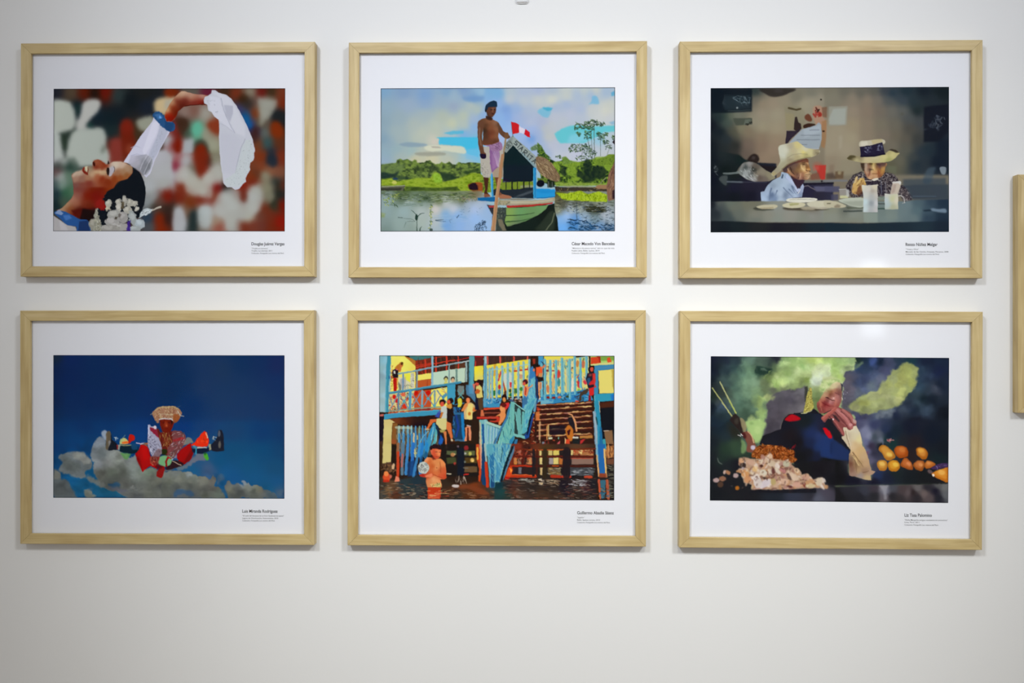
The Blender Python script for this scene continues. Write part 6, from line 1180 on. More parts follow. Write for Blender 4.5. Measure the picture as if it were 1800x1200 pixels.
    c.line((60,128,156),[(270,850),(700,790),(1180,715),(1500,670),(1800,620)],50,.25); c.line((100,170,186),[(280,838),(700,776),(1180,700),(1500,655),(1800,605)],14,.3,.8)
    c.poly((64,150,180),[(1520,680),(1690,660),(1690,900),(1660,1100),(1520,1000)],.25)
    c.line((76,116,160),[(1310,790),(1390,900),(1500,1040)],20,.3); c.poly((60,136,176),[(1400,920),(1500,840),(1520,900),(1420,990)],.4,.9)
    xr = (110,130,150)
    for p in ([(270,870),(360,1090)],[(480,870),(370,1080),(280,1230)],[(500,870),(600,1020),(700,1180)],[(700,870),(600,1030),(480,1230)],[(780,860),(940,1110)],[(960,830),(860,1000),(780,1130)],[(1010,800),(1120,960),(1230,1110)],[(1240,790),(1120,950),(1040,1100)],[(1380,900),(1260,1100)],[(1300,790),(1400,920)]): c.line(xr,p,22,.3); c.line((150,170,180),[(a - 5,b) for a,b in p],6,.3,.6)
    for x,w,col in ((490,34,(90,130,150)),(735,56,(80,150,180)),(990,44,(130,160,170)),(1255,36,(120,150,160))): c.line(col,[(x,800),(x - 5,1210)],w,.25)
    for x,y in ((990,1120),(1250,1110),(1110,960),(600,1020)): c.ell((80,160,176),x,y,36,26,0,.3)
    c.line((110,136,130),[(280,1230),(820,1170),(1370,1140)],22,.3)
    c.poly((60,140,160),[(245,60),(330,60),(300,480),(280,700),(280,1250),(200,1250),(215,600),(232,300)],.25); c.line((110,176,196),[(225,560),(212,1240)],22,.4,.8); c.poly((40,80,130),[(280,480),(305,480),(300,540),(280,545)],.4)
    # ================= mid level left: beam,column,lower fence
    c.view(*D)
    c.poly((30,22,32),[(80,380),(180,390),(170,1210),(80,1210)],.3); c.poly((190,100,90),[(80,340),(180,325),(170,370),(80,380)],.4); c.poly((96,60,40),[(80,900),(150,900),(150,1210),(80,1210)],.8,.7)
    c.poly((170,90,50),[(270,290),(1180,210),(1390,200),(1390,240),(270,330)],.4); c.poly((130,44,40),[(820,240),(1170,205),(1170,240),(820,265)],.3); c.dabs([(206,190,130),(190,60,40),(110,40,50)],[(290,290),(700,250),(700,290),(300,320)],20,40,16,0,.4,19)
    c.line((130,150,130),[(280,265),(820,215),(1380,180)],18,.3)
    c.poly((46,26,20),[(290,430),(800,380),(1300,340),(1300,420),(1180,440),(1080,620),(780,600),(370,510)],.3); c.field([(450,450,110,56,30),(600,480,84,40,22),(700,430,60,30,22),(900,420,44,26,20),(900,560,34,20,24),(1100,450,40,24,20),(1050,580,30,18,22)],1.5,1,region=[(290,430),(800,385),(1250,350),(1180,440),(1080,620),(780,600),(370,510)],rblur=.4)
    c.poly((60,144,176),[(180,330),(300,325),(840,275),(1360,235),(1300,345),(1000,370),(400,410),(240,440),(180,450)],.25); c.line((96,176,206),[(250,330),(840,280),(1340,245)],14,.3,.7)
    c.poly((60,80,170),[(1260,380),(1360,240),(1390,260),(1340,410)],.4,.9)
    c.poly((206,190,124),[(180,450),(300,440),(420,500),(360,515),(345,700),(335,1210),(150,1210),(170,700)],.25); c.field([(230,480,206,186,120),(250,700,208,194,126),(200,900,206,190,116),(280,1000,196,176,116),(220,1150,210,200,130)],1.4,1,region=[(180,450),(300,440),(360,515),(345,700),(335,1210),(150,1210),(170,700)],rblur=.3)
    c.poly((130,84,40),[(360,515),(470,530),(470,990),(345,1000)],.4); c.poly((150,74,40),[(345,860),(470,880),(470,980),(345,990)],.8,.8); c.poly((40,28,26),[(340,1000),(480,990),(480,1220),(335,1220)],.4)
    c.poly((90,76,56),[(440,570),(1100,640),(1300,560),(1340,1000),(1160,1220),(440,1220)],.4); c.dabs([(120,100,70),(40,60,70),(60,40,30),(36,90,150),(150,140,110)],[(450,660),(1100,680),(1330,620),(1320,900),(1100,1210),(460,1210)],130,120,34,1.5,.2,20,.8)
    for x,col in ((500,(140,170,160)),(595,(110,164,190)),(690,(110,160,176)),(765,(120,176,190)),(850,(70,140,190)),(930,(120,150,130)),(1000,(50,130,180)),(1060,(60,130,180))):
        c.line(col,[(x,590),(x - 5,940)],46 if x < 720 else 34,.3); c.line((60,130,180),[(x + 6,760),(x - 4,1220)],38 if x < 720 else 46,.4,.9)
    c.line((190,206,180),[(440,610),(740,620)],60,.5,.6); c.line((206,190,150),[(812,740),(812,960)],30,.3); c.line((196,180,120),[(890,780),(885,860)],22,.4)
    c.dabs([(206,190,110),(60,60,50),(196,206,150)],[(820,1060),(900,1060),(880,1210),(820,1210)],20,40,14,1.2,.8,21)
    for p,w,col in (([(1250,560),(1150,900),(1050,1210)],90,(60,150,190)),([(1190,640),(1100,900),(940,1210)],40,(50,140,190)),([(1300,620),(1260,900),(1180,1050)],60,(80,170,180)),([(1020,820),(1120,930)],18,(60,140,180)),([(1120,690),(1010,800),(900,1000)],22,(110,170,190)),([(1230,600),(1180,880)],16,(150,206,206)),([(1290,760),(1290,900)],14,(150,206,206))): c.line(col,p,w,.35,.9)
    c.poly((20,34,60),[(1260,520),(1330,560),(1350,740),(1420,740),(1440,900),(1340,1000),(1330,760),(1280,640)],.4,.9); c.poly((30,96,190),[(1380,760),(1450,880),(1380,1000),(1330,940)],.5,.9)
    # dark beam under the landing
    c.poly((44,24,20),[(1440,880),(1800,900),(1800,1110),(1400,1110),(1420,960)],.4); c.poly((120,70,30),[(1640,880),(1800,890),(1800,920),(1640,910)],.5,.8)
    c.poly((30,90,120),[(1640,380),(1800,330),(1800,880),(1640,840)],.4,.8); c.dabs([(40,120,190),(20,30,60),(60,110,150),(20,60,110)],[(1640,180),(1800,180),(1800,860),(1640,820)],40,120,40,1.4,.5,22,.85)
    # children on the landing
    c.view(*D)
    c.poly((34,24,24),[(1500,200),(1580,180),(1640,230),(1640,480),(1570,540),(1490,470)],.3); c.ell((40,24,22),1590,50,60,60,0,.3); c.ell((206,80,50),1550,70,36,44,0,.4); c.poly((206,140,60),[(1500,140),(1610,100),(1620,200),(1580,230),(1500,180)],.4)
    c.poly((206,110,60),[(1500,480),(1600,520),(1620,700),(1640,820),(1600,880),(1570,780),(1500,640)],.35); c.ell((214,190,150),1620,880,26,26,0,.4)
    c.ell((36,22,18),1415,80,66,66,0,.3); c.ell((210,84,60),1410,120,44,56,0,.4); c.poly((190,196,186),[(1400,180),(1500,170),(1510,340),(1500,450),(1400,420),(1390,280)],.3,1,True); c.poly((190,110,50),[(1390,290),(1440,290),(1400,400),(1350,410)],.35)
    c.poly((206,196,130),[(1290,430),(1400,410),(1510,430),(1500,660),(1420,670),(1350,620),(1280,520)],.3); c.poly((160,150,80),[(1350,660),(1480,660),(1460,720),(1380,720)],.4); c.poly((206,100,50),[(1160,440),(1290,430),(1290,480),(1210,520),(1120,640),(1060,640),(1120,560)],.3); c.poly((214,190,150),[(1040,635),(1140,640),(1140,660),(1060,655)],.3); c.poly((206,120,70),[(1440,700),(1500,690),(1510,900),(1520,1010),(1490,1030),(1470,860)],.3); c.ell((206,120,120),1505,1040,22,30,0,.4)
    c.view(*E)
    # middle: steps behind the boys
    c.poly((60,26,20),[(480,200),(1000,190),(1100,400),(960,560),(700,500),(450,440)],.4); c.line((206,70,40),[(620,225),(930,205)],36,.3); c.line((150,76,56),[(620,310),(960,300)],22,.3); c.line((196,50,40),[(480,410),(680,410),(900,400)],44,.3); c.line((150,84,60),[(640,405),(860,400)],14,.3); c.poly((206,110,70),[(550,240),(600,240),(620,370),(540,380)],.4)
    c.poly((44,30,20),[(0,900),(430,900),(430,1210),(0,1210)],.4); c.poly((30,60,90),[(0,290),(190,290),(210,880),(0,860)],.4); c.line((30,120,180),[(160,340),(175,700),(200,880)],60,.4); c.line((30,60,150),[(30,360),(80,600),(30,800)],40,.5,.8); c.line((60,110,150),[(20,880),(190,890)],40,.4,.8); c.line((50,110,150),[(0,320),(190,320)],50,.4,.8)
    c.poly((214,206,60),[(60,0),(130,0),(130,180),(60,190)],.4); c.line((50,100,140),[(0,130),(190,100)],20,.4)
    # boy standing in yellow,hands at mouth
    c.poly((206,176,120),[(180,160),(250,90),(340,80),(420,140),(480,230),(380,290),(360,450),(200,440),(190,300)],.3); c.poly((226,206,120),[(280,120),(380,110),(370,440),(250,440),(250,260)],.4); c.poly((214,130,70),[(140,240),(200,130),(280,60),(270,150),(200,260),(150,280)],.35); c.poly((206,110,50),[(380,180),(480,230),(420,280),(380,260)],.35); c.ell((190,110,40),310,320,30,40,0,.5)
    c.poly((36,28,20),[(195,440),(360,460),(350,600),(210,620)],.3); c.poly((220,140,100),[(220,620),(260,590),(330,590),(350,740),(340,890),(300,890),(290,720),(270,760),(250,900),(200,900),(230,780)],.3); c.poly((90,30,20),[(262,620),(296,620),(290,880),(262,880)],.4,.9); c.ell((206,180,170),290,575,50,14,10,.4)
    c.view(*B)
    c.ell((44,22,20),280,950,56,56,0,.3); c.ell((226,130,80),280,1000,44,56,0,.4)
    c.poly((214,196,110),[(450,700),(520,680),(570,720),(590,940),(470,960),(450,860)],.3); c.poly((190,90,40),[(420,820),(470,760),(540,790),(520,850),(450,870)],.35); c.ell((40,22,20),515,620,60,60,0,.3); c.ell((206,80,60),470,660,40,36,0,.4); c.poly((206,110,90),[(380,660),(440,650),(420,760),(380,880),(370,780)],.4); c.poly((80,60,40),[(470,960),(590,950),(590,1200),(520,1200)],.3); c.poly((24,24,44),[(430,900),(480,960),(510,1200),(420,1200)],.4)
    c.poly((80,140,180),[(230,680),(380,680),(440,900),(430,1050),(340,940),(240,880)],.5,.8)
    c.poly((160,190,190),[(60,690),(190,690),(200,880),(60,900)],.4,.6); c.line((90,150,150),[(60,800),(180,960)],20,.4); c.line((90,150,150),[(190,790),(70,960)],20,.4); c.ell((206,200,60),110,1040,44,90,0,.4)
    # two seated boys and the climbing one
    c.ell((36,20,20),1045,945,60,70,0,.3); c.ell((214,140,70),1040,985,36,50,0,.4); c.poly((206,50,50),[(1040,1060),(1140,1040),(1150,1120),(1080,1200),(1040,1180)],.3); c.ell((90,26,24),1010,1120,60,60,0,.3); c.ell((220,140,90),1000,1170,46,50,0,.4)
    c.ell((70,26,34),1485,615,56,56,0,.3); c.ell((206,80,60),1460,650,30,40,0,.4); c.poly((220,140,90),[(1450,740),(1520,680),(1550,740),(1640,660),(1645,690),(1560,760),(1540,880),(1500,940),(1450,880)],.3); c.poly((180,50,40),[(1480,700),(1510,740),(1500,900),(1470,880)],.35); c.poly((60,110,150),[(1440,940),(1540,950),(1520,1080),(1420,1100)],.35)
    c.view(*E)
    c.poly((220,140,80),[(960,200),(1040,180),(1070,290),(1060,420),(960,550),(920,540),(950,380),(860,380),(960,310)],.3,1,True); c.ell((226,150,90),990,210,46,60,0,.4); c.ell((96,26,24),1030,140,60,50,20,.4); c.poly((200,60,40),[(880,380),(960,400),(930,500),(760,500),(720,480),(880,460)],.4,.9)
    # ================= the big blue stair and fence
    c.poly((120,176,176),[(520,450),(680,440),(700,500),(980,590),(960,660),(830,900),(740,1210),(520,1210)],.3)
    c.poly((30,80,140),[(570,540),(610,540),(640,1210),(590,1210)],.3); c.poly((206,180,140),[(520,500),(540,500),(575,1210),(530,1210)],.3); c.line((150,196,200),[(640,460),(650,1210)],30,.3,.8)
    for x in (720,790,850,910): c.line((96,150,190),[(x,600),(x - 20,900)],16,.3); c.line((170,200,210),[(x - 24,580),(x - 40,1000)],20,.3,.8)
    c.line((160,196,180),[(680,510),(980,610)],50,.25); c.line((70,110,110),[(690,545),(960,650)],10,.3)
    c.poly((110,180,170),[(1180,70),(1260,80),(1260,860),(1140,1060),(1100,1210),(850,1210),(880,1000),(980,700),(1100,400)],.25); c.poly((60,120,160),[(1150,130),(1180,100),(1130,400),(1000,640),(860,960),(800,1210),(720,1210),(800,1000),(960,620),(1080,400)],.3)
    c.dabs([(80,150,150),(140,200,180),(40,120,160)],[(1190,120),(1250,120),(1250,860),(1120,1060),(900,1200),(900,1000),(1050,640)],50,160,14,1.3,.25,23,.6)
    for p in ([(1150,400),(1130,560)],[(1020,700),(1030,800)],[(1190,650),(1170,770)],[(1070,1000),(1050,1060)]): c.line((30,70,80),p,16,.4,.9,5)
    c.poly((40,60,64),[(1260,120),(1430,240),(1430,280),(1260,180)],.3,.9)
    c.poly((44,60,60),[(1270,180),(1480,280),(1540,420),(1500,820),(1260,760)],.3)
    c.poly((104,170,164),[(1310,240),(1350,190),(1390,250),(1400,600),(1390,760),(1340,760),(1300,500)],.3); c.line((110,176,170),[(1280,300),(1360,740)],36,.3); c.line((104,170,166),[(1400,560),(1350,760)],34,.3); c.line((104,176,170),[(1440,300),(1440,600),(1400,740)],50,.3); c.line((130,190,180),[(1260,100),(1480,260)],26,.3)
    c.line((120,184,176),[(1260,770),(1480,820)],60,.3)
    c.poly((90,170,180),[(1480,260),(1560,60),(1600,0),(1740,0),(1640,240),(1560,480),(1520,700),(1430,760),(1430,620)],.3); c.dabs([(60,130,180),(140,200,190),(70,150,170)],[(1500,260),(1580,60),(1720,10),(1560,460),(1480,700)],40,120,18,-1.2,.3,24,.7); c.poly((30,70,140),[(1700,100),(1760,20),(1720,240),(1620,560),(1560,820),(1500,860),(1460,780),(1520,700),(1600,420)],.3); c.poly((14,20,30),[(1700,60),(1740,60),(1620,400),(1540,780),(1510,760),(1560,500)],.4,.8)
    c.poly((20,110,170),[(1160,860),(1260,780),(1240,920),(1140,1040)],.5,.7); c.poly((16,30,44),[(1260,850),(1270,900),(1170,1210),(1110,1210)],.3)
    c.poly((50,110,150),[(1270,860),(1330,860),(1230,1210),(1180,1210)],.3)
    # ================= red-brown stair structure
    c.view(*E); c.poly((80,34,22),[(1330,900),(1600,860),(1640,500),(1740,100),(1810,60),(1810,1210),(1230,1210)],.3); c.dabs([(190,60,36),(206,150,100),(60,24,20),(220,190,130),(110,40,30)],[(1660,300),(1800,100),(1800,1200),(1300,1200),(1340,920),(1600,880)],150,60,26,.1,.4,25,.8)
    c.view(*F)
    c.poly((50,28,22),[(60,150),(600,90),(1180,60),(1230,260),(1260,1060),(0,1100),(0,300)],.3)
    for y0,y1 in ((140,90),(235,165),(340,265),(450,370),(560,480),(670,620),(790,750)):
        c.line((150,84,54),[(60,y0),(600,(y0 + y1) / 2 + 6),(1200,y1)],24,.3); c.dabs([(220,180,120),(230,200,130),(200,150,90),(170,110,100)],[(80,y0 - 16),(1180,y1 - 16),(1180,y1 + 12),(80,y0 + 14)],17,130,24,-.07,.03,int(y0),.9,.3)
        c.line((90,26,20),[(60,y0 + 34),(1200,y1 + 34)],18,.5,.6)
    c.poly((24,22,34),[(320,580),(640,560),(640,760),(320,780)],.5,.7); c.line((206,180,120),[(290,560),(290,800)],20,.3); c.line((214,150,80),[(265,580),(265,860)],24,.4,.9); c.line((214,170,120),[(110,500),(110,860)],40,.4,.8); c.poly((214,120,60),[(20,290),(110,270),(110,460),(20,460)],.5,.9); c.poly((206,70,40),[(50,170),(140,230),(60,280)],.4,.8)
    c.line((110,170,190),[(20,60),(0,260)],50,.5,.8)
    # climbing figure
    c.poly((34,30,36),[(700,420),(800,400),(860,500),(880,650),(800,640),(740,560)],.4,1,True); c.line((214,150,100),[(720,325),(790,350),(830,430),(870,560),(880,680)],26,.3,1,40); c.poly((190,110,40),[(660,640),(720,560),(800,640),(820,800),(760,900),(680,800)],.4,1,True); c.poly((60,20,24),[(680,680),(760,640),(740,760),(700,780)],.4); c.poly((206,70,40),[(660,860),(740,860),(740,1040),(630,1040),(640,960)],.4); c.poly((230,190,130),[(635,820),(660,860),(650,980),(635,940)],.3)
    c.poly((206,206,170),[(290,820),(380,820),(380,860),(290,860)],.3); c.poly((206,206,190),[(810,800),(925,810),(920,850),(800,840)],.3); c.ell((130,206,180),508,835,12,24,0,.3); c.poly((30,34,34),[(800,860),(960,850),(960,1020),(810,1020)],.4); c.poly((196,50,50),[(960,880),(1080,850),(960,980)],.5,.9); c.poly((176,120,60),[(950,790),(1220,770),(1220,840),(950,840)],.4); c.line((206,60,44),[(0,1075),(500,1070),(1260,1060)],22,.3); c.poly((206,90,90),[(450,980),(540,880),(530,960),(470,1010)],.4); c.ell((120,130,140),190,940,30,30,0,.5)
    c.dabs([(190,80,50),(150,50,40),(190,160,120)],[(0,880),(420,880),(420,1040),(0,1040)],26,50,30,.5,.8,27,.8)
    # right post and dark bay
    c.poly((22,24,30),[(1370,70),(1680,50),(1680,900),(1420,870)],.3); c.poly((84,40,24),[(1380,90),(1680,55),(1680,180),(1380,200)],.8,.9)
    c.poly((130,96,66),[(1460,680),(1640,670),(1660,960),(1500,960)],.4); c.line((190,170,150),[(1460,685),(1560,680)],14,.3); c.poly((190,130,76),[(1450,1010),(1680,1000),(1680,1210),(1450,1210)],.3); c.line((80,40,30),[(1560,1020),(1570,1210)],14,.3); c.dabs([(206,160,100),(120,70,50)],[(1460,1010),(1670,1010),(1670,1200),(1470,1200)],26,90,20,1.5,.1,28,.8); c.line((60,150,160),[(1460,880),(1480,1060)],60,.4)
    c.poly((46,140,170),[(1260,50),(1350,50),(1430,880),(1450,1210),(1310,1210),(1310,700)],.3); c.line((220,200,170),[(1355,60),(1380,300)],12,.3,.9); c.poly((30,96,150),[(1370,600),(1410,600),(1450,1210),(1350,1210)],.6,.8)
    c.poly((130,160,180),[(1225,270),(1290,270),(1330,700),(1330,1210),(1270,1210),(1260,700)],.3); c.line((200,210,190),[(1245,280),(1300,700),(1310,960)],10,.3,.8); c.line((20,50,40),[(1300,400),(1320,550)],24,.4,.8)
    # ================= lower part
    c.view(*G)
    wat = [(50,380),(230,420),(700,480),(1040,450),(1500,430),(1680,560),(1800,560),(1800,830),(50,830)]
    c.poly((40,30,24),[(50,0),(1800,0),(1800,830),(50,830)],.2,.0)
    c.poly((30,26,24),[(960,0),(1530,0),(1530,480),(1000,480)],.4,.9); c.poly((60,40,24),[(50,0),(110,0),(110,380),(50,380)],.4,.8)
    c.poly((34,26,20),[(235,0),(310,0),(310,440),(235,400)],.4,.9)
    c.poly((206,190,122),[(115,0),(235,0),(230,270),(200,290),(105,290)],.25); c.poly((90,66,44),[(105,290),(230,270),(300,400),(160,400),(100,360)],.6,.95); c.dabs([(40,26,24),(130,90,60),(90,60,50)],[(80,290),(240,280),(300,400),(90,400)],26,50,24,.8,.8,29,.8)
    for x0,x1,y,h,col in ((1050,1200,100,60,(90,100,66)),(1310,1470,100,70,(96,100,60)),(1050,1190,200,90,(70,76,44)),(1320,1500,200,80,(84,64,30)),(1310,1500,330,90,(110,84,54))): c.poly(col,[(x0,y),(x1,y),(x1,y + h),(x0,y + h)],.4,.9)
    for x,y,r_,col in ((1165,155,16,(220,200,140)),(1430,240,30,(230,190,100)),(1400,145,26,(190,190,90)),(1325,140,18,(190,190,190)),(1320,265,18,(120,130,120)),(1440,250,12,(250,220,140)),(1140,160,30,(190,130,80)),(1170,290,20,(170,60,50)),(1220,40,16,(120,100,110)),(1340,60,36,(150,40,44))): c.ell(col,x,y,r_,r_,0,.5,.9)
    c.poly((22,28,40),[(1210,60),(1310,60),(1310,460),(1210,460)],.5,.9); c.line((110,110,100),[(1300,350),(1370,355)],12,.3); c.line((190,180,150),[(1060,440),(1110,440)],18,.4); c.line((180,40,34),[(1310,450),(1370,445)],20,.4)
    # legs of fence in the water,left
    for x,col in ((335,(150,96,60)),(400,(90,120,140)),(480,(60,130,190)),(560,(40,110,190)),(690,(40,120,190)),(760,(40,130,190))): c.line(col,[(x,0),(x - (30 if x > 450 else 5),440)],44,.4,.95)
    c.line((190,60,30),[(335,130),(330,480)],40,.4,.95); c.line((206,90,70),[(400,160),(390,330)],30,.7,.7); c.poly((26,60,110),[(480,260),(600,240),(620,470),(470,480)],.8,.8); c.line((60,140,200),[(660,0),(560,480)],40,.5,.8); c.poly((20,24,30),[(620,280),(740,100),(820,180),(700,280)],.8,.4); c.dabs([(206,196,130),(150,140,80)],[(570,90),(610,90),(600,180),(580,190)],10,30,16,1.2,.8,30)
    # water
    c.field([(100,600,60,50,40),(250,600,90,64,44),(200,680,120,90,60),(90,780,70,66,60),(300,760,84,50,34),(400,560,44,56,60),(500,640,40,54,56),(600,560,34,50,60),(650,700,52,56,56),(720,780,40,34,34),(550,780,60,56,50),(1100,560,50,40,30),(1150,680,76,44,28),(1300,600,110,60,34),(1450,620,120,56,26),(1550,700,96,44,22),(1400,720,80,44,24),(1200,760,50,44,36),(1650,760,84,50,34),(1750,620,40,66,76),(1700,700,60,56,46),(1100,480,50,40,32),(1400,520,50,36,30),(1750,800,40,50,50)],1.7,1,region=[(50,480),(260,540),(640,470),(1000,500),(1200,600),(1600,540),(1800,600),(1800,830),(50,830)],rblur=1.5)
    c.dabs([(150,120,90),(84,84,76),(30,24,26),(120,60,40),(170,150,120),(50,70,76),(24,34,40)],[(60,580),(740,580),(760,820),(60,820)],130,70,12,0,.12,31,.75)
    c.dabs([(130,90,60),(60,40,30),(150,110,80),(90,50,34),(34,26,24)],[(1000,660),(1790,700),(1790,820),(1000,820)],120,80,12,0,.1,32,.75)
    c.ell((196,186,180),1185,620,56,26,0,.5); c.dabs([(90,76,66),(190,170,150),(60,40,40)],[(1180,480),(1340,480),(1340,590),(1190,590)],30,60,12,1.4,.3,33,.8)
    c.poly((120,60,34),[(1240,620),(1400,610),(1560,650),(1680,740),(1560,740),(1380,660),(1250,650)],.9,.8,True)
    # swimmer and feet,left
    c.ell((206,76,40),165,490,56,66,0,.5); c.ell((226,130,70),160,440,36,40,0,.5); c.ell((180,44,26),160,545,50,20,0,.5); c.ell((190,100,80),225,480,20,26,0,.4); c.poly((206,170,130),[(240,330),(270,280),(290,310),(270,380),(240,370)],.4); c.poly((220,130,100),[(300,470),(350,490),(365,550),(285,560)],.4)
    # boy with the ball
    bt = [(730,230),(760,195),(830,200),(860,215),(940,215),(990,230),(1030,290),(1045,400),(1050,500),(1020,520),(960,520),(980,600),(980,640),(770,640),(750,560),(755,500),(660,480),(650,450),(730,440),(790,400),(780,300),(720,270)]
    c.poly((206,120,66),bt,.3)
    c.field([(750,230,226,150,100),(800,260,200,100,50),(880,260,216,136,80),(900,350,220,146,90),(940,300,214,140,80),(850,330,190,90,44),(960,380,190,90,50),(1000,280,226,140,80),(1020,400,200,90,50),(1030,490,196,70,40),(900,440,206,110,60),(830,440,196,90,50),(960,480,200,84,50),(700,470,170,40,34),(860,520,226,160,106),(790,560,206,130,80),(920,540,224,156,100),(760,460,180,70,40),(870,600,214,150,90)],1.7,.7,region=bt,rblur=.35)
    c.line((150,50,30),[(830,440),(900,470),(1000,510)],9,.5,.7); c.line((150,60,34),[(955,260),(965,420)],8,.6,.7); c.ell((150,70,40),905,350,8,8,0,.4)
    c.poly((186,56,26),[(770,640),(970,640),(960,800),(930,815),(780,815),(770,700)],.4); c.poly((206,110,70),[(780,740),(940,740),(950,810),(780,815)],.8,.7); c.dabs([(226,200,130),(190,50,34),(150,40,30)],[(780,690),(1080,690),(1060,810),(790,815)],30,90,10,0,.1,34,.8)
    c.poly((196,180,110),[(870,590),(960,570),(975,635),(880,632)],.4); c.dabs([(220,206,130),(90,76,40)],[(780,600),(970,570),(975,635),(780,625)],26,24,10,.6,.8,35,.9)
    c.poly((200,84,50),[(810,90),(840,70),(960,80),(965,150),(945,200),(900,220),(860,200),(830,150)],.3,1,True); c.field([(920,110,226,130,80),(860,120,196,70,40),(950,150,230,150,90),(900,180,206,84,50),(820,115,226,120,90),(880,200,180,60,40)],1.6,.6,region=[(815,95),(840,75),(955,85),(960,150),(940,195),(900,215),(860,195),(830,150)],rblur=.3)
    c.line((80,30,24),[(885,118),(915,118)],8,.3,.9); c.line((80,30,24),[(940,120),(958,122)],7,.3,.9); c.line((120,30,26),[(905,185),(940,185)],7,.3,.9); c.poly((110,34,26),[(830,170),(870,200),(900,225),(850,240),(830,210)],.5,.7)
    c.poly((40,22,28),[(795,60),(830,20),(890,0),(950,30),(965,80),(900,70),(850,70),(820,90)],.35,1,True)
    c.ell((190,196,186),712,352,84,88,0,.3)
    c.dabs([(90,84,80),(130,140,140),(60,56,56),(230,236,230)],[(640,300),(700,272),(780,310),(790,390),(700,430),(640,390)],60,26,8,.8,1.6,36,.8)
    for x,y in ((690,330),(735,380),(660,370),(750,300)): c.ell((110,110,108),x,y,24,22,0,.4,.7); c.ell((200,204,196),x,y,12,10,0,.4,.6)
    c.poly((226,130,90),[(730,470),(830,430),(850,450),(820,490),(740,490)],.4,.9)
    # stair foot between the two crops
    c.poly((190,70,34),[(1480,0),(1530,0),(1560,230),(1570,400),(1545,560),(1520,540),(1530,380),(1490,200)],.35); c.line((226,170,70),[(1505,60),(1510,220)],26,.4); c.line((214,150,120),[(1550,20),(1565,360)],22,.35); c.poly((24,60,100),[(1575,0),(1620,0),(1640,620),(1580,600),(1560,520)],.4); c.line((160,180,170),[(1610,0),(1640,300)],26,.35); c.line((190,56,30),[(1630,280),(1655,620)],44,.35); c.poly((90,160,176),[(1640,0),(1800,0),(1800,560),(1760,640),(1690,640),(1670,400)],.35); c.poly((36,100,150),[(1680,200),(1800,60),(1800,260),(1720,520)],.5,.8); c.poly((24,60,110),[(1700,430),(1760,440),(1750,640),(1700,640)],.5,.9)
    c.dabs([(110,180,190),(40,110,160),(150,200,200)],[(1660,60),(1790,60),(1790,500),(1700,560)],30,120,16,1.3,.3,37,.7)
    c.view(*H)
    c.poly((60,34,24),[(100,0),(1480,0),(1480,520),(100,560)],.3,.9)
    c.field([(200,300,120,44,26),(350,120,110,44,30),(350,40,130,50,34),(450,60,60,30,24),(620,100,110,50,30),(700,120,70,56,30),(560,200,36,34,34),(1060,200,34,30,32),(740,400,44,36,30),(350,400,40,30,34),(560,420,40,34,34),(1060,420,30,26,28),(1450,300,34,30,24),(1200,60,90,60,40)],1.6,1,region=[(100,0),(1480,0),(1480,520),(100,560)],rblur=.5)
    for pts,col in (([(660,95),(690,95),(690,170),(660,170)],(226,206,130)),([(660,200),(700,200),(700,300),(660,300)],(226,206,130)),([(860,90),(950,90),(950,165),(860,165)],(220,200,100)),([(790,90),(850,90),(850,165),(790,165)],(206,186,110)),([(860,200),(940,200),(940,300),(860,300)],(226,206,120)),([(800,205),(860,205),(860,300),(800,300)],(160,150,150)),([(945,200),(1000,220),(990,300),(945,300)],(190,110,50)),([(1120,90),(1155,90),(1150,165),(1125,165)],(226,206,130)),([(1155,85),(1450,85),(1450,170),(1155,165)],(170,110,66)),([(1130,205),(1450,205),(1450,300),(1130,300)],(140,110,96)),([(345,210),(390,210),(390,300),(345,300)],(150,110,84)),([(285,210),(330,210),(330,300),(285,300)],(200,130,60)),([(470,200),(550,200),(550,300),(480,300)],(196,140,84)),([(345,100),(385,100),(385,165),(345,165)],(170,110,90)),([(350,345),(395,345),(395,435),(350,435)],(110,110,116)),([(1100,345),(1450,345),(1450,470),(1100,460)],(76,80,84)),([(780,345),(970,345),(970,460),(790,455)],(110,90,60)),([(670,345),(710,345),(700,460),(670,450)],(210,180,120)),([(1240,90),(1290,90),(1280,150),(1250,150)],(230,206,130)),([(1400,100),(1450,100),(1450,165),(1400,165)],(190,130,80))): c.poly(col,pts,.4,.95)
    c.dabs([(170,60,40),(60,24,24),(206,150,100),(110,40,30)],[(1160,90),(1450,90),(1450,165),(1160,165)],26,40,22,1.0,1,38,.85); c.dabs([(170,60,40),(190,110,80),(40,26,24)],[(300,60),(560,60),(560,290),(280,290)],60,44,22,1.2,.8,39,.8)
    c.dabs([(150,156,160),(44,40,44),(190,190,190),(26,24,28)],[(1100,345),(1450,345),(1450,470),(1100,470)],60,80,10,.05,.12,40,.85); c.dabs([(206,170,90),(50,40,36),(150,150,140)],[(780,345),(970,345),(970,460),(790,460)],30,60,10,.05,.15,41,.85)
    for p,w,col in (([(320,75),(600,90),(1100,80),(1480,70)],22,(110,44,26)),([(500,90),(860,88),(1100,80)],7,(220,120,50)),([(280,185),(940,185),(1480,185)],26,(90,30,22)),([(1000,215),(1200,212),(1450,210)],10,(190,60,40)),([(210,330),(450,325),(950,325),(1480,325)],32,(70,30,24)),([(230,325),(440,320),(560,330)],24,(180,50,26)),([(850,322),(940,322)],14,(190,80,30)),([(200,470),(600,475)],46,(186,54,26)),([(840,475),(960,480)],44,(170,50,30)),([(1000,480),(1110,480)],40,(190,60,40)),([(1330,485),(1420,485)],36,(190,70,44)),([(250,450),(600,460)],8,(226,120,60))): c.line(col,p,w,.3,.95)
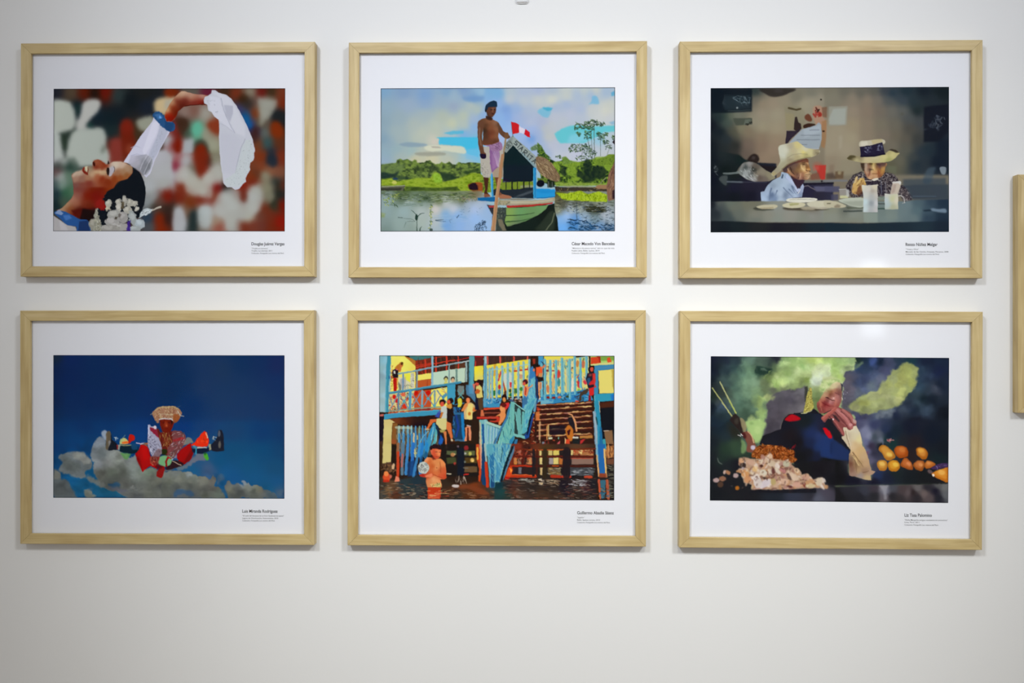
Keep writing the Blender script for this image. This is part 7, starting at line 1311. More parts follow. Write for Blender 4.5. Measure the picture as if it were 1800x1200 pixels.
    for p,w,col in (([(575,90),(570,460)],40,(34,30,32)),([(740,90),(735,480)],60,(50,40,26)),([(1060,100),(1055,460)],110,(34,28,32)),([(430,90),(410,300)],26,(90,30,22)),([(625,90),(620,460)],20,(70,30,24))): c.line(col,p,w,.4,.9)
    c.poly((206,70,30),[(210,340),(250,330),(270,380),(240,470),(160,530),(150,500)],.4); c.poly((250,150,50),[(215,350),(262,375),(240,430)],.4); c.poly((170,30,26),[(160,480),(230,490),(200,530),(150,535)],.5)
    c.field([(60,600,20,50,60),(100,700,30,66,66),(60,780,34,60,60),(200,580,50,44,44),(250,640,76,44,36),(300,720,80,50,36),(200,760,44,56,50),(400,600,50,40,36),(550,640,46,38,34),(700,600,50,40,34),(400,780,70,50,40),(700,760,70,50,36),(900,600,50,40,34),(1000,600,32,26,34),(1050,680,34,28,36),(1200,600,56,48,44),(1350,640,60,36,40),(1450,600,34,32,36),(1200,760,50,40,34),(950,780,60,44,34),(1400,780,44,36,34)],1.7,1,region=[(0,560),(100,550),(150,530),(1500,510),(1500,830),(0,830)],rblur=1.2)
    c.dabs([(120,100,84),(170,150,130),(36,24,26),(96,70,50),(60,60,60),(24,20,22),(150,80,60)],[(130,520),(1500,510),(1500,820),(120,820)],240,80,11,.05,.15,43,.7)
    c.dabs([(226,196,140),(206,190,170),(190,190,180)],[(660,500),(720,500),(700,590),(670,590)],14,50,14,.1,.2,44,.9); c.dabs([(170,170,170),(190,190,196)],[(1100,520),(1340,530),(1300,640),(1120,600)],26,80,12,.15,.15,45,.85); c.dabs([(190,170,140),(150,110,80)],[(770,520),(980,540),(930,600),(780,580)],22,70,12,.15,.2,46,.85); c.dabs([(170,170,160)],[(320,500),(560,520),(540,570),(330,550)],12,70,12,.05,.15,47,.8)
    c.poly((110,170,176),[(0,0),(250,0),(200,180),(130,380),(70,560),(0,560)],.4); c.dabs([(70,140,180),(150,206,190),(40,120,170)],[(0,0),(220,0),(150,300),(70,540),(0,540)],60,140,18,1.4,.3,48,.75); c.poly((60,130,170),[(40,250),(120,330),(60,540),(10,540)],.6,.7)
    c.poly((18,34,44),[(250,40),(290,20),(200,260),(120,540),(80,550),(130,350),(200,160)],.3); c.poly((80,130,160),[(290,20),(290,110),(200,330),(150,480),(120,540),(130,470),(220,200)],.35,.9)
    c.line((110,180,206),[(0,190),(60,300),(100,380)],12,.4,.8); c.line((20,60,80),[(120,60),(90,260)],14,.5,.6)
    # right post in the water
    c.poly((34,30,30),[(1640,190),(1755,200),(1755,830),(1640,830)],.3); c.poly((180,120,66),[(1640,40),(1755,40),(1755,200),(1640,210)],.4); c.dabs([(210,150,90),(90,50,36),(150,90,50)],[(1645,30),(1750,30),(1750,210),(1650,210)],26,90,16,1.5,.2,49,.85); c.poly((130,80,56),[(1640,220),(1755,220),(1755,300),(1645,300)],.8,.8)
    c.dabs([(130,130,110),(60,56,48),(90,84,70),(30,30,30),(150,146,120)],[(1640,290),(1750,290),(1750,800),(1660,800)],110,70,10,0,.1,50,.85)
    c.poly((36,100,166),[(1510,0),(1620,0),(1620,440),(1540,440),(1520,200)],.3); c.line((110,170,190),[(1500,0),(1520,260)],22,.4,.8); c.line((220,170,110),[(1495,170),(1530,470)],26,.3); c.line((220,180,110),[(1610,80),(1640,480)],26,.3); c.line((30,24,28),[(1470,90),(1505,500)],30,.5,.8)
    c.poly((150,70,44),[(1530,430),(1640,430),(1650,490),(1530,490)],.5,.9); c.poly((40,34,34),[(1480,490),(1660,490),(1640,525),(1500,525)],.5)
    c.poly((60,110,130),[(1550,530),(1630,530),(1620,800),(1560,800)],.5,.9); c.line((206,90,60),[(1530,530),(1550,800)],34,.5,.9,20); c.line((190,90,60),[(1650,540),(1670,800)],40,.6,.85); c.dabs([(190,120,60),(60,40,34),(40,110,150)],[(1540,640),(1690,640),(1690,800),(1540,800)],30,50,16,0,.3,51,.8)
    c.warp(0.45,3.5,97)
    c.edge((24,28,34),1.8)
    return c
PAINT[5] = paint5
def paint6():
    c = Canvas([(1249.4,626),(1668.1,628.8),(1666.9,883.8),(1247.8,879.4)],(28,30,36))
    A = (1240,615,8); B = (1450,615,8); C = (1240,740,8); D = (1450,740,8)
    c.view(*A)
    c.field([(90,110,28,32,48),(300,120,34,42,56),(450,150,44,58,66),(90,300,24,30,44),(300,300,46,62,70),(90,450,26,34,44),(420,250,52,74,76),(650,130,96,122,108),(560,200,100,130,108),(650,300,112,146,116),(500,350,96,128,108),(400,380,80,104,92),(560,450,118,150,120),(700,450,122,150,122),(400,520,84,112,98),(300,480,66,86,84),(600,600,114,144,116),(450,650,98,128,108),(700,600,120,148,112),(350,620,74,92,80),(250,600,54,62,58),(150,500,40,48,50),(120,650,34,44,40),(100,800,22,30,40),(250,780,60,76,96),(200,700,66,76,78),(350,720,84,104,92),(500,760,78,104,88),(600,780,90,116,96),(550,880,66,88,72),(250,900,44,60,66),(150,1000,28,40,52),(300,1050,30,44,54),(100,1150,26,32,42),
             (850,130,72,88,78),(1000,130,36,38,50),(900,180,50,62,60),(780,200,84,104,90),(780,280,66,96,78),(780,320,40,64,54),(880,320,52,72,56),(960,240,90,110,80),(900,400,112,130,80),(820,450,116,132,96),(1120,120,130,158,104),(1100,200,164,190,128),(1200,220,150,178,112),(1300,150,156,182,116),(1150,320,150,176,110),(1050,350,158,180,116),(1000,420,172,196,126),(1000,480,150,178,104),(1100,450,168,190,124),(1200,400,168,190,132),(1300,300,186,204,148),(1350,200,150,180,112),(1450,250,176,200,140),(1500,150,166,186,106),(1600,120,182,200,120),(1600,300,210,222,178),(1700,250,200,212,164),(1700,350,206,220,190),(1550,450,204,218,196),(1450,350,186,204,140),(1430,430,130,150,88),(1640,450,202,212,184),(1300,450,160,180,116),(1200,500,146,166,110),(1350,490,120,136,90),(1750,450,190,200,150),(1780,180,160,186,116),(1720,130,140,166,100),
             (950,560,88,92,80),(1100,540,110,118,88),(850,580,108,124,90),(750,650,118,144,104),(1600,560,150,166,110),(1700,540,180,186,136),(1560,640,122,142,92),(1620,650,116,134,90),(1560,720,92,108,66)],1.8,2)
    c.poly((86,82,90),[(930,640),(1010,590),(1100,570),(1300,545),(1400,520),(1440,540),(1440,800),(1360,900),(1180,890),(1100,960),(1060,1140),(850,1220),(800,1220),(850,1060),(860,850),(880,740)],1.4,1)
    c.field([(1000,640,84,82,88),(1200,600,96,92,100),(1350,580,110,108,114),(1000,780,76,72,80),(1200,700,80,76,86),(1350,700,96,92,98),(1250,820,96,92,98),(1350,850,110,106,110),(900,900,76,72,80),(1000,950,82,76,84),(900,1100,66,62,70),(1030,1080,74,70,78),(1300,880,110,106,110)],1.6,2,region=[(930,650),(1010,600),(1100,580),(1300,555),(1400,530),(1430,540),(1430,800),(1360,895),(1180,890),(1100,960),(1060,1140),(850,1220),(820,1220),(860,1060),(870,850),(890,740)],rblur=1.0)
    # smoke billows
    r = np.random.default_rng(5)
    for (x,y,rx,ry,col) in ((760,740,60,90,(150,172,104)),(840,680,80,40,(160,184,116)),(900,660,90,30,(150,160,110)),(780,880,70,60,(150,176,106)),(660,980,60,60,(166,192,122)),(620,1040,60,50,(160,186,120)),(760,1040,80,80,(168,196,124)),(700,1130,100,70,(176,200,130)),(800,960,50,60,(160,190,118)),(720,1200,70,80,(160,186,116)),(700,700,40,60,(124,150,104))):
        c.ell(col,x,y,rx,ry,0,1.7,.75)
    for (x,y,rx,ry,col) in ((640,1080,40,26,(120,150,92)),(800,840,30,20,(120,140,90)),(770,1010,30,20,(190,214,146)),(640,960,30,22,(190,206,146)),(830,670,24,24,(196,204,140)),(1015,385,22,20,(214,226,170)),(1140,190,60,30,(186,206,146)),(1180,340,50,40,(140,168,100)),(1090,470,30,40,(184,200,132)),(1020,490,40,20,(130,152,90)),(930,490,40,24,(176,196,128)),(1330,120,26,26,(176,200,130)),(1250,150,40,40,(130,158,96)),(1580,140,20,20,(196,206,150)),(1380,240,60,30,(130,164,104)),(1600,380,100,80,(216,228,206)),(1560,300,60,60,(206,218,170)),(1440,440,30,50,(118,136,70))):
        c.ell(col,x,y,rx,ry,r.random() * 60,1.5,.6)
    c.poly((34,54,48),[(700,260),(800,240),(920,250),(940,310),(860,350),(780,360),(720,330)],1.0,.75,True); c.ell((100,122,104),810,280,50,14,0,.8,.7); c.dabs([(130,150,96),(100,124,76)],[(880,300),(950,290),(900,380),(800,420)],10,70,20,-.7,.3,3,.6,.8)
    c.line((60,66,74),[(700,100),(1070,100)],6,1,.2)
    c.view(*B)
    # smoke,right side
    c.field([(450,130,30,46,44),(600,150,30,44,62),(680,170,62,80,130),(760,150,28,40,60),(900,180,66,72,96),(1050,130,38,54,70),(1200,120,30,56,66),(1400,150,28,36,56),(1650,150,26,36,54),(480,280,44,60,88),(600,300,50,66,92),(350,400,92,88,100),(340,560,96,90,102),(420,350,76,80,100),(500,450,64,76,108),(600,400,66,76,108),(700,350,76,88,116),(780,420,92,98,118),(850,300,72,76,104),(480,600,84,92,104),(550,540,82,92,120),(650,500,96,108,118),(300,700,88,86,100),(300,820,90,90,96),(1350,300,44,60,78),(1450,400,42,54,74),(1350,500,50,70,88),(1300,620,54,70,80),(1450,560,50,62,76),(1550,550,60,66,80),(1600,300,28,36,62),(1650,500,26,34,50),(1500,700,26,34,46),(1400,680,24,36,44),(1200,780,44,54,70),(1300,750,50,66,78),(1420,850,52,66,82),(1250,850,30,40,56),(1100,850,56,66,80),(1000,900,36,44,66),(850,880,100,112,126),(750,900,88,98,116),(900,850,96,108,120),(600,900,70,72,96),(480,950,54,54,86),(450,900,70,72,94),(700,1000,70,80,104),(600,1050,60,58,78),(850,1020,44,54,78),(1000,1020,24,30,44),(1300,1000,22,24,34),(1650,900,20,24,32),(1500,1100,22,26,38),(1200,1150,24,32,44),(900,1150,34,44,66),(700,1150,60,60,90),(520,1050,66,62,84),(430,800,90,92,96)],1.8,1.6,
            region=[(430,60),(1800,60),(1800,1250),(460,1250),(440,1050),(420,950),(330,860),(240,820),(250,480),(300,300),(420,280)],rblur=.9)
    g = (158,166,104)
    c.poly(g,[(350,800),(480,660),(620,600),(760,560),(800,480),(900,350),(960,290),(1060,250),(1090,200),(1180,170),(1240,200),(1290,260),(1300,380),(1260,500),(1180,620),(1110,720),(1040,780),(960,800),(860,850),(760,860),(600,910),(500,880),(420,850)],1.5,.9,True)
    for (x,y,rx,ry,ro,col) in ((560,750,80,50,0,(170,176,96)),(700,650,130,60,-20,(150,154,116)),(880,560,100,80,-40,(160,166,116)),(1060,430,90,110,30,(164,168,96)),(1150,300,90,100,0,(166,172,96)),(1200,230,50,50,0,(150,158,96)),(1060,620,50,110,20,(186,192,116)),(950,700,110,60,0,(160,166,124)),(800,780,140,50,0,(160,168,120)),(1000,320,60,40,-30,(150,160,106)),(960,420,60,70,-30,(140,148,110)),(1210,450,50,80,20,(164,170,90)),(780,580,30,40,0,(184,188,116)),(1180,560,40,60,20,(150,160,100)),(650,860,110,30,0,(128,134,100)),(440,800,60,40,-40,(126,126,96)),(900,480,50,60,0,(150,156,92)),(1110,370,40,60,0,(178,182,110)),(860,660,80,30,0,(176,178,130)),(1040,700,60,40,0,(178,180,120))): c.ell(col,x,y,rx,ry,ro,1.5,.6)
    c.poly((120,128,138),[(720,960),(780,880),(920,830),(1000,830),(940,900),(820,940),(740,1000)],1.6,.5,True)
    # upper smoke cloud over the head (right part)
    for (x,y,rx,ry,ro,col) in ((60,150,80,60,0,(176,200,126)),(160,180,80,60,0,(150,178,106)),(260,160,100,60,0,(146,174,112)),(380,150,50,50,0,(144,172,120)),(40,300,80,90,0,(206,220,174)),(140,260,70,60,0,(150,180,104)),(220,240,80,40,-20,(156,182,116)),(150,340,80,60,0,(160,186,110)),(60,420,90,60,0,(200,208,150)),(220,390,60,60,0,(156,180,100)),(150,440,80,40,0,(184,194,136)),(490,190,60,20,-30,(116,138,110)),(340,250,80,30,-20,(120,136,100)),(460,240,40,16,-20,(100,124,90)),(300,120,40,30,0,(166,192,130))): c.ell(col,x,y,rx,ry,ro,1.4,.75)
    c.mottle(.22,16,12,71,None)
    c.warp(2.2,9,72,4)
    c.view(*A)
    # skewers
    c.line((170,172,120),[(205,452),(430,885)],20,.3); c.line((170,190,80),[(340,720),(428,885)],14,.4,.7); c.line((166,168,106),[(98,535),(230,720),(385,950)],18,.3); c.line((196,196,150),[(230,740),(330,870)],10,.4,.6)
    c.view(*C)
    c.poly((44,34,32),[(340,-10),(360,-50),(420,-110),(490,-40),(540,120),(520,200),(440,100)],.6,.95); c.ell((70,66,56),440,0,30,44,0,1,.6)
    # vendor body
    bd = [(1060,110),(1070,30),(1110,-60),(1180,-110),(1280,-115),(1430,-130),(1530,-180),(1600,-120),(1700,-60),(1800,0),(2060,60),(2100,200),(2200,420),(2100,600),(1250,600),(1240,440),(900,340),(760,330),(800,210),(950,150)]
    c.poly((28,28,34),bd,.35)
    c.line((150,140,130),[(1050,130),(1075,30),(1110,-50),(1180,-105),(1240,-110)],6,.2,.8)
    c.field([(900,250,30,30,38),(1200,200,30,26,30),(1100,60,26,26,34),(1400,0,26,32,36),(1300,300,26,24,28),(1500,180,34,46,84),(1600,200,40,54,96),(1700,300,38,58,110),(1600,350,34,52,96),(1700,400,34,60,116),(1780,450,32,56,110),(1480,300,30,38,66),(1650,120,34,34,50),(1450,450,26,26,32),(1350,500,24,24,26),(1700,560,24,24,26),(1600,500,28,32,52),(1800,40,30,26,28)],1.8,1.5,region=[(780,300),(1060,110),(1110,-40),(1250,-100),(1430,-120),(1600,-100),(1800,20),(1800,600),(1260,600),(1240,440)],rblur=.6)
    c.poly((180,20,30),[(1120,-20),(1200,-90),(1260,-90),(1330,-50),(1330,-20),(1200,5)],.7,.95,True)
    c.poly((196,20,30),[(1660,110),(1700,100),(1780,190),(1770,240),(1730,230)],.5,1,True)
    # hair/knit piece
    c.view(*A)
    c.poly((46,48,40),[(1400,520),(1440,500),(1440,700),(1400,740)],.8,.8)
    kn = [(1470,520),(1500,540),(1500,660),(1525,760),(1520,830),(1440,880),(1380,890),(1400,780),(1430,640)]
    c.poly((170,160,80),kn,.4); c.dabs([(226,216,130),(90,80,40),(190,180,96),(110,100,50)],kn,90,16,9,.8,1.6,14,.9); c.line((210,210,170),[(1350,890),(1420,885),(1500,850)],8,.3,.9)
    # face
    f = [(1700,590),(1760,560),(1850,550),(1900,545),(1920,620),(1920,700),(1880,800),(1800,860),(1700,880),(1620,880),(1580,820),(1575,740),(1640,680)]
    c.poly((140,84,76),f,.5,1,True)
    c.view(*B)
    fc = [(0,590),(60,560),(140,545),(220,510),(240,600),(235,680),(200,780),(160,830),(80,860),(0,880),(-60,890),(-100,830),(-105,740),(-40,670)]
    c.poly((140,84,76),fc,.5)
    c.field([(-60,620,150,116,100),(20,600,150,90,74),(60,620,120,70,60),(120,600,150,96,84),(190,580,120,80,70),(210,610,96,64,60),(220,660,130,90,80),(180,680,160,108,100),(120,690,176,130,120),(50,660,80,44,44),(90,690,70,40,40),(0,640,70,44,44),(0,720,186,110,104),(60,740,180,120,116),(-80,720,150,96,90),(-60,780,160,100,92),(0,770,110,40,44),(60,780,140,70,66),(150,760,150,90,84),(120,800,150,80,76),(0,830,150,84,76),(80,840,146,70,62),(-60,850,130,70,64),(-100,800,110,60,60),(200,540,110,76,66)],1.8,.8,region=fc,rblur=.4)
    c.line((60,36,40),[(165,590),(225,620)],10,.4,.8); c.line((90,40,40),[(-40,750),(20,775),(110,790),(150,770)],12,.5,.8); c.line((56,30,36),[(20,660),(60,685),(110,705)],14,.5,.8)
    c.tex([(-80,560),(-20,585),(40,552),(140,530),(225,500),(228,440),(180,400),(-40,430)],[(150,172,112),(184,204,136),(206,214,160)],6,5,73,1.4,.9)
    pass
    c.poly((40,42,56),[(225,470),(250,480),(250,580),(235,600)],.7,.8)
    c.dabs([(220,220,226),(190,186,190)],[(260,570),(370,570),(280,700),(240,690)],9,26,7,1.2,.7,15)
    # right lower: dark,thin smoke
    c.view(*D)
    c.field([(500,60,76,78,104),(700,60,56,62,92),(560,130,120,124,150),(620,200,130,134,158),(540,180,116,120,146),(700,220,64,74,84),(760,180,84,90,104),(800,270,110,116,132),(580,300,100,104,136),(600,420,96,96,126),(650,350,54,46,64),(700,450,50,50,66),(640,560,90,88,110),(700,640,60,60,76),(740,760,36,48,80),(620,700,90,84,90),(850,120,40,50,76),(900,200,24,34,50),(1000,150,26,36,48),(1200,100,24,28,42),(1500,200,22,28,40),(1100,280,34,36,42),(1250,300,34,30,36),(1650,400,24,28,36),(1200,480,40,32,34),(850,260,30,50,54),(950,320,26,50,50),(800,340,20,22,26),(1600,520,26,36,40),(900,800,30,34,50),(1200,800,26,30,34),(1400,780,26,28,30),(700,850,26,26,40),(400,850,24,24,36),(200,800,22,22,24),(100,600,22,22,22),(1000,740,30,38,40),(1600,860,26,26,30)],1.8,1.2,
            region=[(440,-20),(1800,-20),(1800,900),(240,920),(-60,920),(-60,520),(240,540),(340,560),(350,740),(560,800),(660,820),(640,660),(560,420),(500,200)],rblur=2.5)
    c.line((96,104,120),[(770,260),(820,290),(820,330)],24,1.0,.6); c.poly((110,60,80),[(570,430),(620,420),(600,520),(580,500)],1.0,.6)
    c.poly((34,52,98),[(-60,250),(100,240),(240,330),(350,420),(340,555),(200,545),(-60,500)],1.2,.85); c.poly((26,34,62),[(80,300),(120,260),(110,460),(80,480)],1.5,.6)
    # tray edge
    c.field([(100,920,26,26,28),(300,960,40,40,46),(560,980,54,56,66),(700,940,60,54,62),(830,930,120,118,124),(860,980,110,110,124),(950,930,70,72,80),(200,1050,28,28,30),(500,1060,36,36,42),(700,1050,40,40,44),(850,1080,90,84,90),(950,1060,40,38,42),(1100,960,70,60,62),(1180,1000,84,74,76),(1240,1000,44,36,38),(1300,940,96,92,92),(1400,1020,100,88,86),(1480,1080,80,70,72),(1300,1080,44,40,44),(1450,930,44,42,48),(1560,980,30,28,40),(1600,910,84,84,84),(1680,930,104,104,104),(1700,1030,90,92,96),(1600,1080,34,34,42),(1050,1100,50,46,48),(100,1100,24,24,28)],2.0,.9,region=[(120,930),(300,920),(640,905),(1010,905),(1100,900),(1740,880),(1740,1160),(60,1150)],rblur=.6)
    c.poly((150,150,156),[(770,905),(900,905),(870,980),(875,1110),(840,1110),(830,1000)],1.2,.6)
    c.poly((84,84,100),[(-60,930),(120,940),(110,980),(0,1000)],.8,.8); c.poly((64,62,74),[(-80,960),(80,980),(60,1110),(-60,1110)],1.2,.6)
    # paper bag,hands
    c.poly((196,178,146),[(230,90),(300,60),(390,20),(440,60),(500,160),(520,260),(530,340),(580,420),(620,540),(640,640),(660,690),(710,710),(690,740),(640,760),(655,830),(560,820),(480,790),(350,765),(345,600),(345,460),(370,410),(300,320),(240,230)],.3)
    c.field([(280,120,206,190,164),(380,100,214,204,176),(440,130,206,196,170),(340,200,190,176,150),(420,220,206,194,162),(480,260,214,202,150),(300,260,196,182,156),(350,330,200,184,156),(440,330,200,172,130),(400,360,206,180,140),(500,400,196,164,116),(420,460,206,172,124),(380,520,130,104,84),(450,520,196,164,114),(540,500,190,160,122),(500,600,170,140,100),(570,600,184,152,116),(440,620,140,110,80),(380,680,130,96,80),(400,740,150,120,104),(480,700,170,140,104),(560,700,150,120,96),(600,800,184,160,120),(660,720,170,140,116),(500,760,150,136,130),(360,600,110,70,56)],1.8,.8,region=[(230,90),(300,60),(390,20),(440,60),(500,160),(520,260),(530,340),(580,420),(620,540),(640,640),(660,690),(710,710),(690,740),(640,760),(655,830),(560,820),(480,790),(350,765),(345,600),(345,460),(370,410),(300,320),(240,230)],rblur=.35)
    for p_,w in (([(290,140),(330,280),(365,400)],10),([(400,440),(470,540),(540,640)],18),([(400,480),(440,600),(450,720)],14),([(540,720),(620,700)],12)): c.line((110,84,60),p_,w,.6,.75,5)
    c.line((226,212,180),[(300,120),(350,300),(370,400)],8,.4,.6); c.line((226,206,150),[(400,490),(480,620)],12,.6,.6)
    c.view(*B)
    # hand (fingers folded by the chin)
    c.poly((128,70,68),[(-40,960),(40,900),(80,840),(160,800),(280,840),(360,880),(400,960),(440,1020),(440,1060),(400,1080),(390,1110),(340,1120),(300,1080),(260,1100),(280,1190),(240,1210),(180,1130),(120,1050),(60,960),(0,1020)],.35,1,True)
    for p_,w,w2,col in (([(180,850),(300,960),(370,1080)],76,60,(170,104,100)),([(260,850),(360,930),(420,1020)],50,50,(160,96,90)),([(110,880),(180,980),(300,1070)],60,40,(128,68,66)),([(100,960),(180,1060),(260,1180)],56,40,(150,80,76)),([(-20,960),(60,900),(150,820)],60,50,(170,90,80))):
        c.line(col,p_,w,.6,.95,w2); c.line(tuple(min(255,v + 30) for v in col),[(x - 6,y - 12) for x,y in p_],w * .3,1.2,.6,w2 * .3)
    for p_ in ([(150,880),(240,980),(310,1060)],[(230,860),(330,950),(390,1040)],[(60,930),(130,1010),(220,1130)]): c.line((70,34,40),p_,12,.6,.7,5)
    c.poly((34,30,34),[(110,900),(150,920),(220,1000),(200,1010),(140,960)],.7,.8); c.ell((190,160,150),420,1000,22,36,-30,.6,.8); c.ell((206,150,150),365,1050,26,20,0,.7,.8); c.ell((230,210,210),120,975,12,10,0,.4)
    c.line((30,26,32),[(0,890),(60,860),(80,850)],10,.4,.8); c.poly((30,30,36),[(40,1000),(90,960),(150,1060),(260,1210),(100,1210),(60,1120),(0,1060)],.7,.9)
    c.poly((196,20,30),[(0,1100),(60,1130),(100,1200),(90,1250),(40,1200),(0,1160)],.5,.95)
    c.view(1425,660,12.8)
    c.field([(480,100,206,210,160),(560,150,214,206,160),(620,200,200,176,140),(400,280,196,206,150),(500,280,206,196,150),(560,250,206,190,150),(640,260,160,136,116),(420,350,150,120,84),(340,340,176,166,120),(460,360,140,90,64),(520,340,170,116,90),(600,320,150,100,84),(660,330,130,90,80),(640,380,120,70,66),(560,400,160,100,90),(450,430,116,64,50),(500,450,150,96,84),(520,510,196,140,130),(380,420,170,120,96),(330,440,186,150,116),(270,470,180,150,110),(300,520,176,110,90),(220,560,166,100,80),(240,640,190,110,90),(200,640,140,70,56),(180,720,120,60,56),(380,560,120,66,64),(450,600,190,130,126),(500,620,150,90,90),(340,600,130,56,56),(320,640,110,30,34),(400,670,150,60,60),(480,690,160,84,76),(300,690,136,60,56),(360,740,160,80,76),(280,780,130,64,60),(420,760,150,84,76),(620,470,176,116,110),(660,520,140,90,84),(600,560,180,114,104),(650,600,146,86,80),(560,640,176,104,90),(600,680,150,80,70),(690,460,120,80,76)],2.2,.6,
            region=[(330,330),(420,250),(520,160),(600,130),(680,160),(700,300),(705,460),(680,580),(640,680),(540,720),(440,790),(320,830),(220,830),(170,760),(150,660),(200,550)],rblur=.5)
    c.line((56,24,26),[(350,490),(400,500),(470,550),(545,560)],22,.35,.9,10); c.line((70,36,44),[(560,385),(610,405),(660,430)],14,.35,.85,7); c.line((96,30,34),[(260,600),(340,650),(440,690),(530,690)],14,.4,.85,7)
    c.ell((226,190,180),520,510,16,20,0,.5,.8); c.line((206,130,110),[(555,430),(575,560),(570,660)],9,.4,.6); c.line((196,130,104),[(215,560),(225,700),(260,790)],14,.7,.6); c.line((50,36,40),[(300,850),(380,820),(470,770)],12,.35,.85)
    c.ell((200,190,166),715,520,12,30,0,.3,.9); c.poly((46,48,64),[(680,170),(730,200),(720,340),(700,330)],.5,.85)
    # potatoes
    c.view(*D)
    def pot(pts,cols,hi,hr):
        c.poly(cols[0],pts,.4,1,True); p = np.array(pts,float); m = p.mean(0)
        c.poly(cols[1],m + (p - m) * .72 + [-4,-14],1.4,.8,True); c.ell(cols[2],hi[0],hi[1],hr,hr * .7,20,.9,.75)
    pot([(760,400),(790,345),(860,342),(930,400),(980,460),(995,500),(960,530),(900,555),(850,530),(810,460)],[(168,108,38),(206,150,66),(226,196,96)],(910,470),44)
    pot([(980,390),(1020,355),(1090,345),(1150,375),(1175,430),(1160,490),(1090,520),(1020,500),(985,450)],[(150,70,22),(186,96,40),(196,120,56)],(1090,400),50)
    pot([(1285,400),(1310,370),(1370,370),(1430,410),(1450,470),(1420,535),(1360,530),(1300,470)],[(160,90,26),(206,140,60),(220,166,70)],(1350,410),44)
    pot([(735,590),(780,550),(850,555),(885,600),(870,670),(820,700),(760,680)],[(170,110,40),(206,154,70),(226,190,100)],(810,600),40)
    pot([(890,600),(930,555),(1000,548),(1050,590),(1055,650),(1020,700),(950,705),(900,670)],[(176,110,30),(212,156,50),(226,190,80)],(1000,610),44)
    pot([(1065,600),(1120,520),(1170,530),(1220,590),(1240,660),(1220,690),(1150,670),(1080,640)],[(150,76,30),(190,106,52),(216,140,90)],(1180,600),36)
    pot([(1240,620),(1290,565),(1350,550),(1400,570),(1405,640),(1360,700),(1290,680)],[(140,76,30),(190,112,60),(214,150,86)],(1350,610),34)
    pot([(1410,590),(1450,555),(1500,570),(1560,605),(1500,650),(1440,670),(1410,640)],[(160,88,34),(196,120,54),(206,140,80)],(1460,590),30)
    pot([(1500,740),(1560,700),(1660,670),(1740,650),(1740,850),(1640,830),(1560,790)],[(180,104,30),(212,142,50),(226,176,90)],(1640,720),50)
    c.poly((66,44,84),[(1490,660),(1560,620),(1660,590),(1735,600),(1735,650),(1640,660),(1560,680)],.5,.95,True); c.dabs([(120,104,150),(40,30,50),(90,70,120)],[(1560,630),(1720,600),(1720,640),(1580,660)],24,36,10,.2,.8,16,.85)
    c.ell((110,90,90),1480,710,40,26,20,.7,.8); c.ell((230,220,206),1528,760,16,18,0,.4); c.dabs([(190,130,130),(160,70,76)],[(860,255),(980,260),(950,320),(910,300)],8,26,20,.3,.9,17,.9)
    # meat heap
    c.view(*C)
    c.field([(100,300,28,34,40),(200,100,28,40,50),(300,200,36,48,54),(300,400,40,58,46),(400,350,52,72,54),(450,430,50,70,54),(250,520,36,50,44),(100,500,30,34,38),(300,600,32,36,40),(100,700,28,30,34),(350,850,30,30,34),(450,600,28,28,34),(100,1000,26,28,32),(600,1050,30,30,34),(1000,1050,34,38,46),(1230,1040,50,54,68),(1500,1050,44,44,52),(1570,1080,84,86,100),(1700,980,72,68,80),(1400,700,26,26,28),(1600,700,26,24,28),(1780,850,24,24,28),(400,150,40,40,34)],1.8,2,region=[(60,150),(340,0),(480,150),(560,420),(1240,600),(1500,560),(1830,560),(1830,1160),(60,1160)],rblur=1.2)
    c.poly((120,150,96),[(500,250),(560,300),(580,400),(520,460),(500,400),(510,320)],1.1,.8,True); c.line((110,120,110),[(170,520),(190,580),(230,600)],14,1.0,.7); c.poly((166,196,124),[(580,0),(840,10),(830,100),(780,260),(700,310),(640,200),(590,120)],1.3,.9,True); c.ell((130,160,100),650,30,30,20,0,1,.7); c.ell((186,210,140),740,120,50,60,0,1.4,.6)
    c.poly((150,136,100),[(490,-40),(540,-20),(580,60),(560,160),(520,110)],.6,.85,True)
    c.poly((120,72,60),[(520,170),(600,140),(640,180),(690,280),(710,340),(720,430),(640,440),(580,420),(590,330),(560,250)],.5,1,True); c.line((220,190,140),[(600,140),(650,200),(685,300)],14,.6,.8); c.ell((200,196,214),672,372,34,34,0,.8,.9); c.ell((60,20,24),545,200,26,50,-20,.9,.8); c.dabs([(230,220,220)],[(440,160),(520,190),(520,230),(460,200)],4,24,16,.7,.4,18)
    hp = [(650,470),(740,350),(900,335),(1100,360),(1160,400),(1250,410),(1260,500),(1290,540),(1220,590),(1000,560),(700,520)]
    c.poly((120,62,26),hp,.6,1,True); c.dabs([(190,110,50),(90,36,14),(160,84,34),(214,140,74),(70,26,14),(180,90,40)],hp,200,56,15,.6,1.2,19,.85,.4)
    mt = [(470,520),(550,505),(660,530),(760,540),(900,460),(960,530),(1160,560),(1300,680),(1340,740),(1480,770),(1520,820),(1640,800),(1720,940),(1400,945),(1000,965),(680,960),(640,880),(540,860),(510,730),(440,700),(520,660),(470,620)]
    c.poly((176,144,118),mt,.8,1)
    rr = np.random.default_rng(21); pal = [(214,196,172),(196,164,138),(150,106,88),(206,182,140),(120,84,70),(220,206,196),(186,140,100),(170,128,116)]
    k = 0
    while k < 150:
        q = np.array([440 + rr.random() * 1280,470 + rr.random() * 490])
        if not inside(q,np.array(mt)): continue
        k += 1; c.ell(pal[rr.integers(8)],q[0],q[1],20 + 44 * rr.random(),14 + 24 * rr.random(),rr.random() * 180,.8,.85)
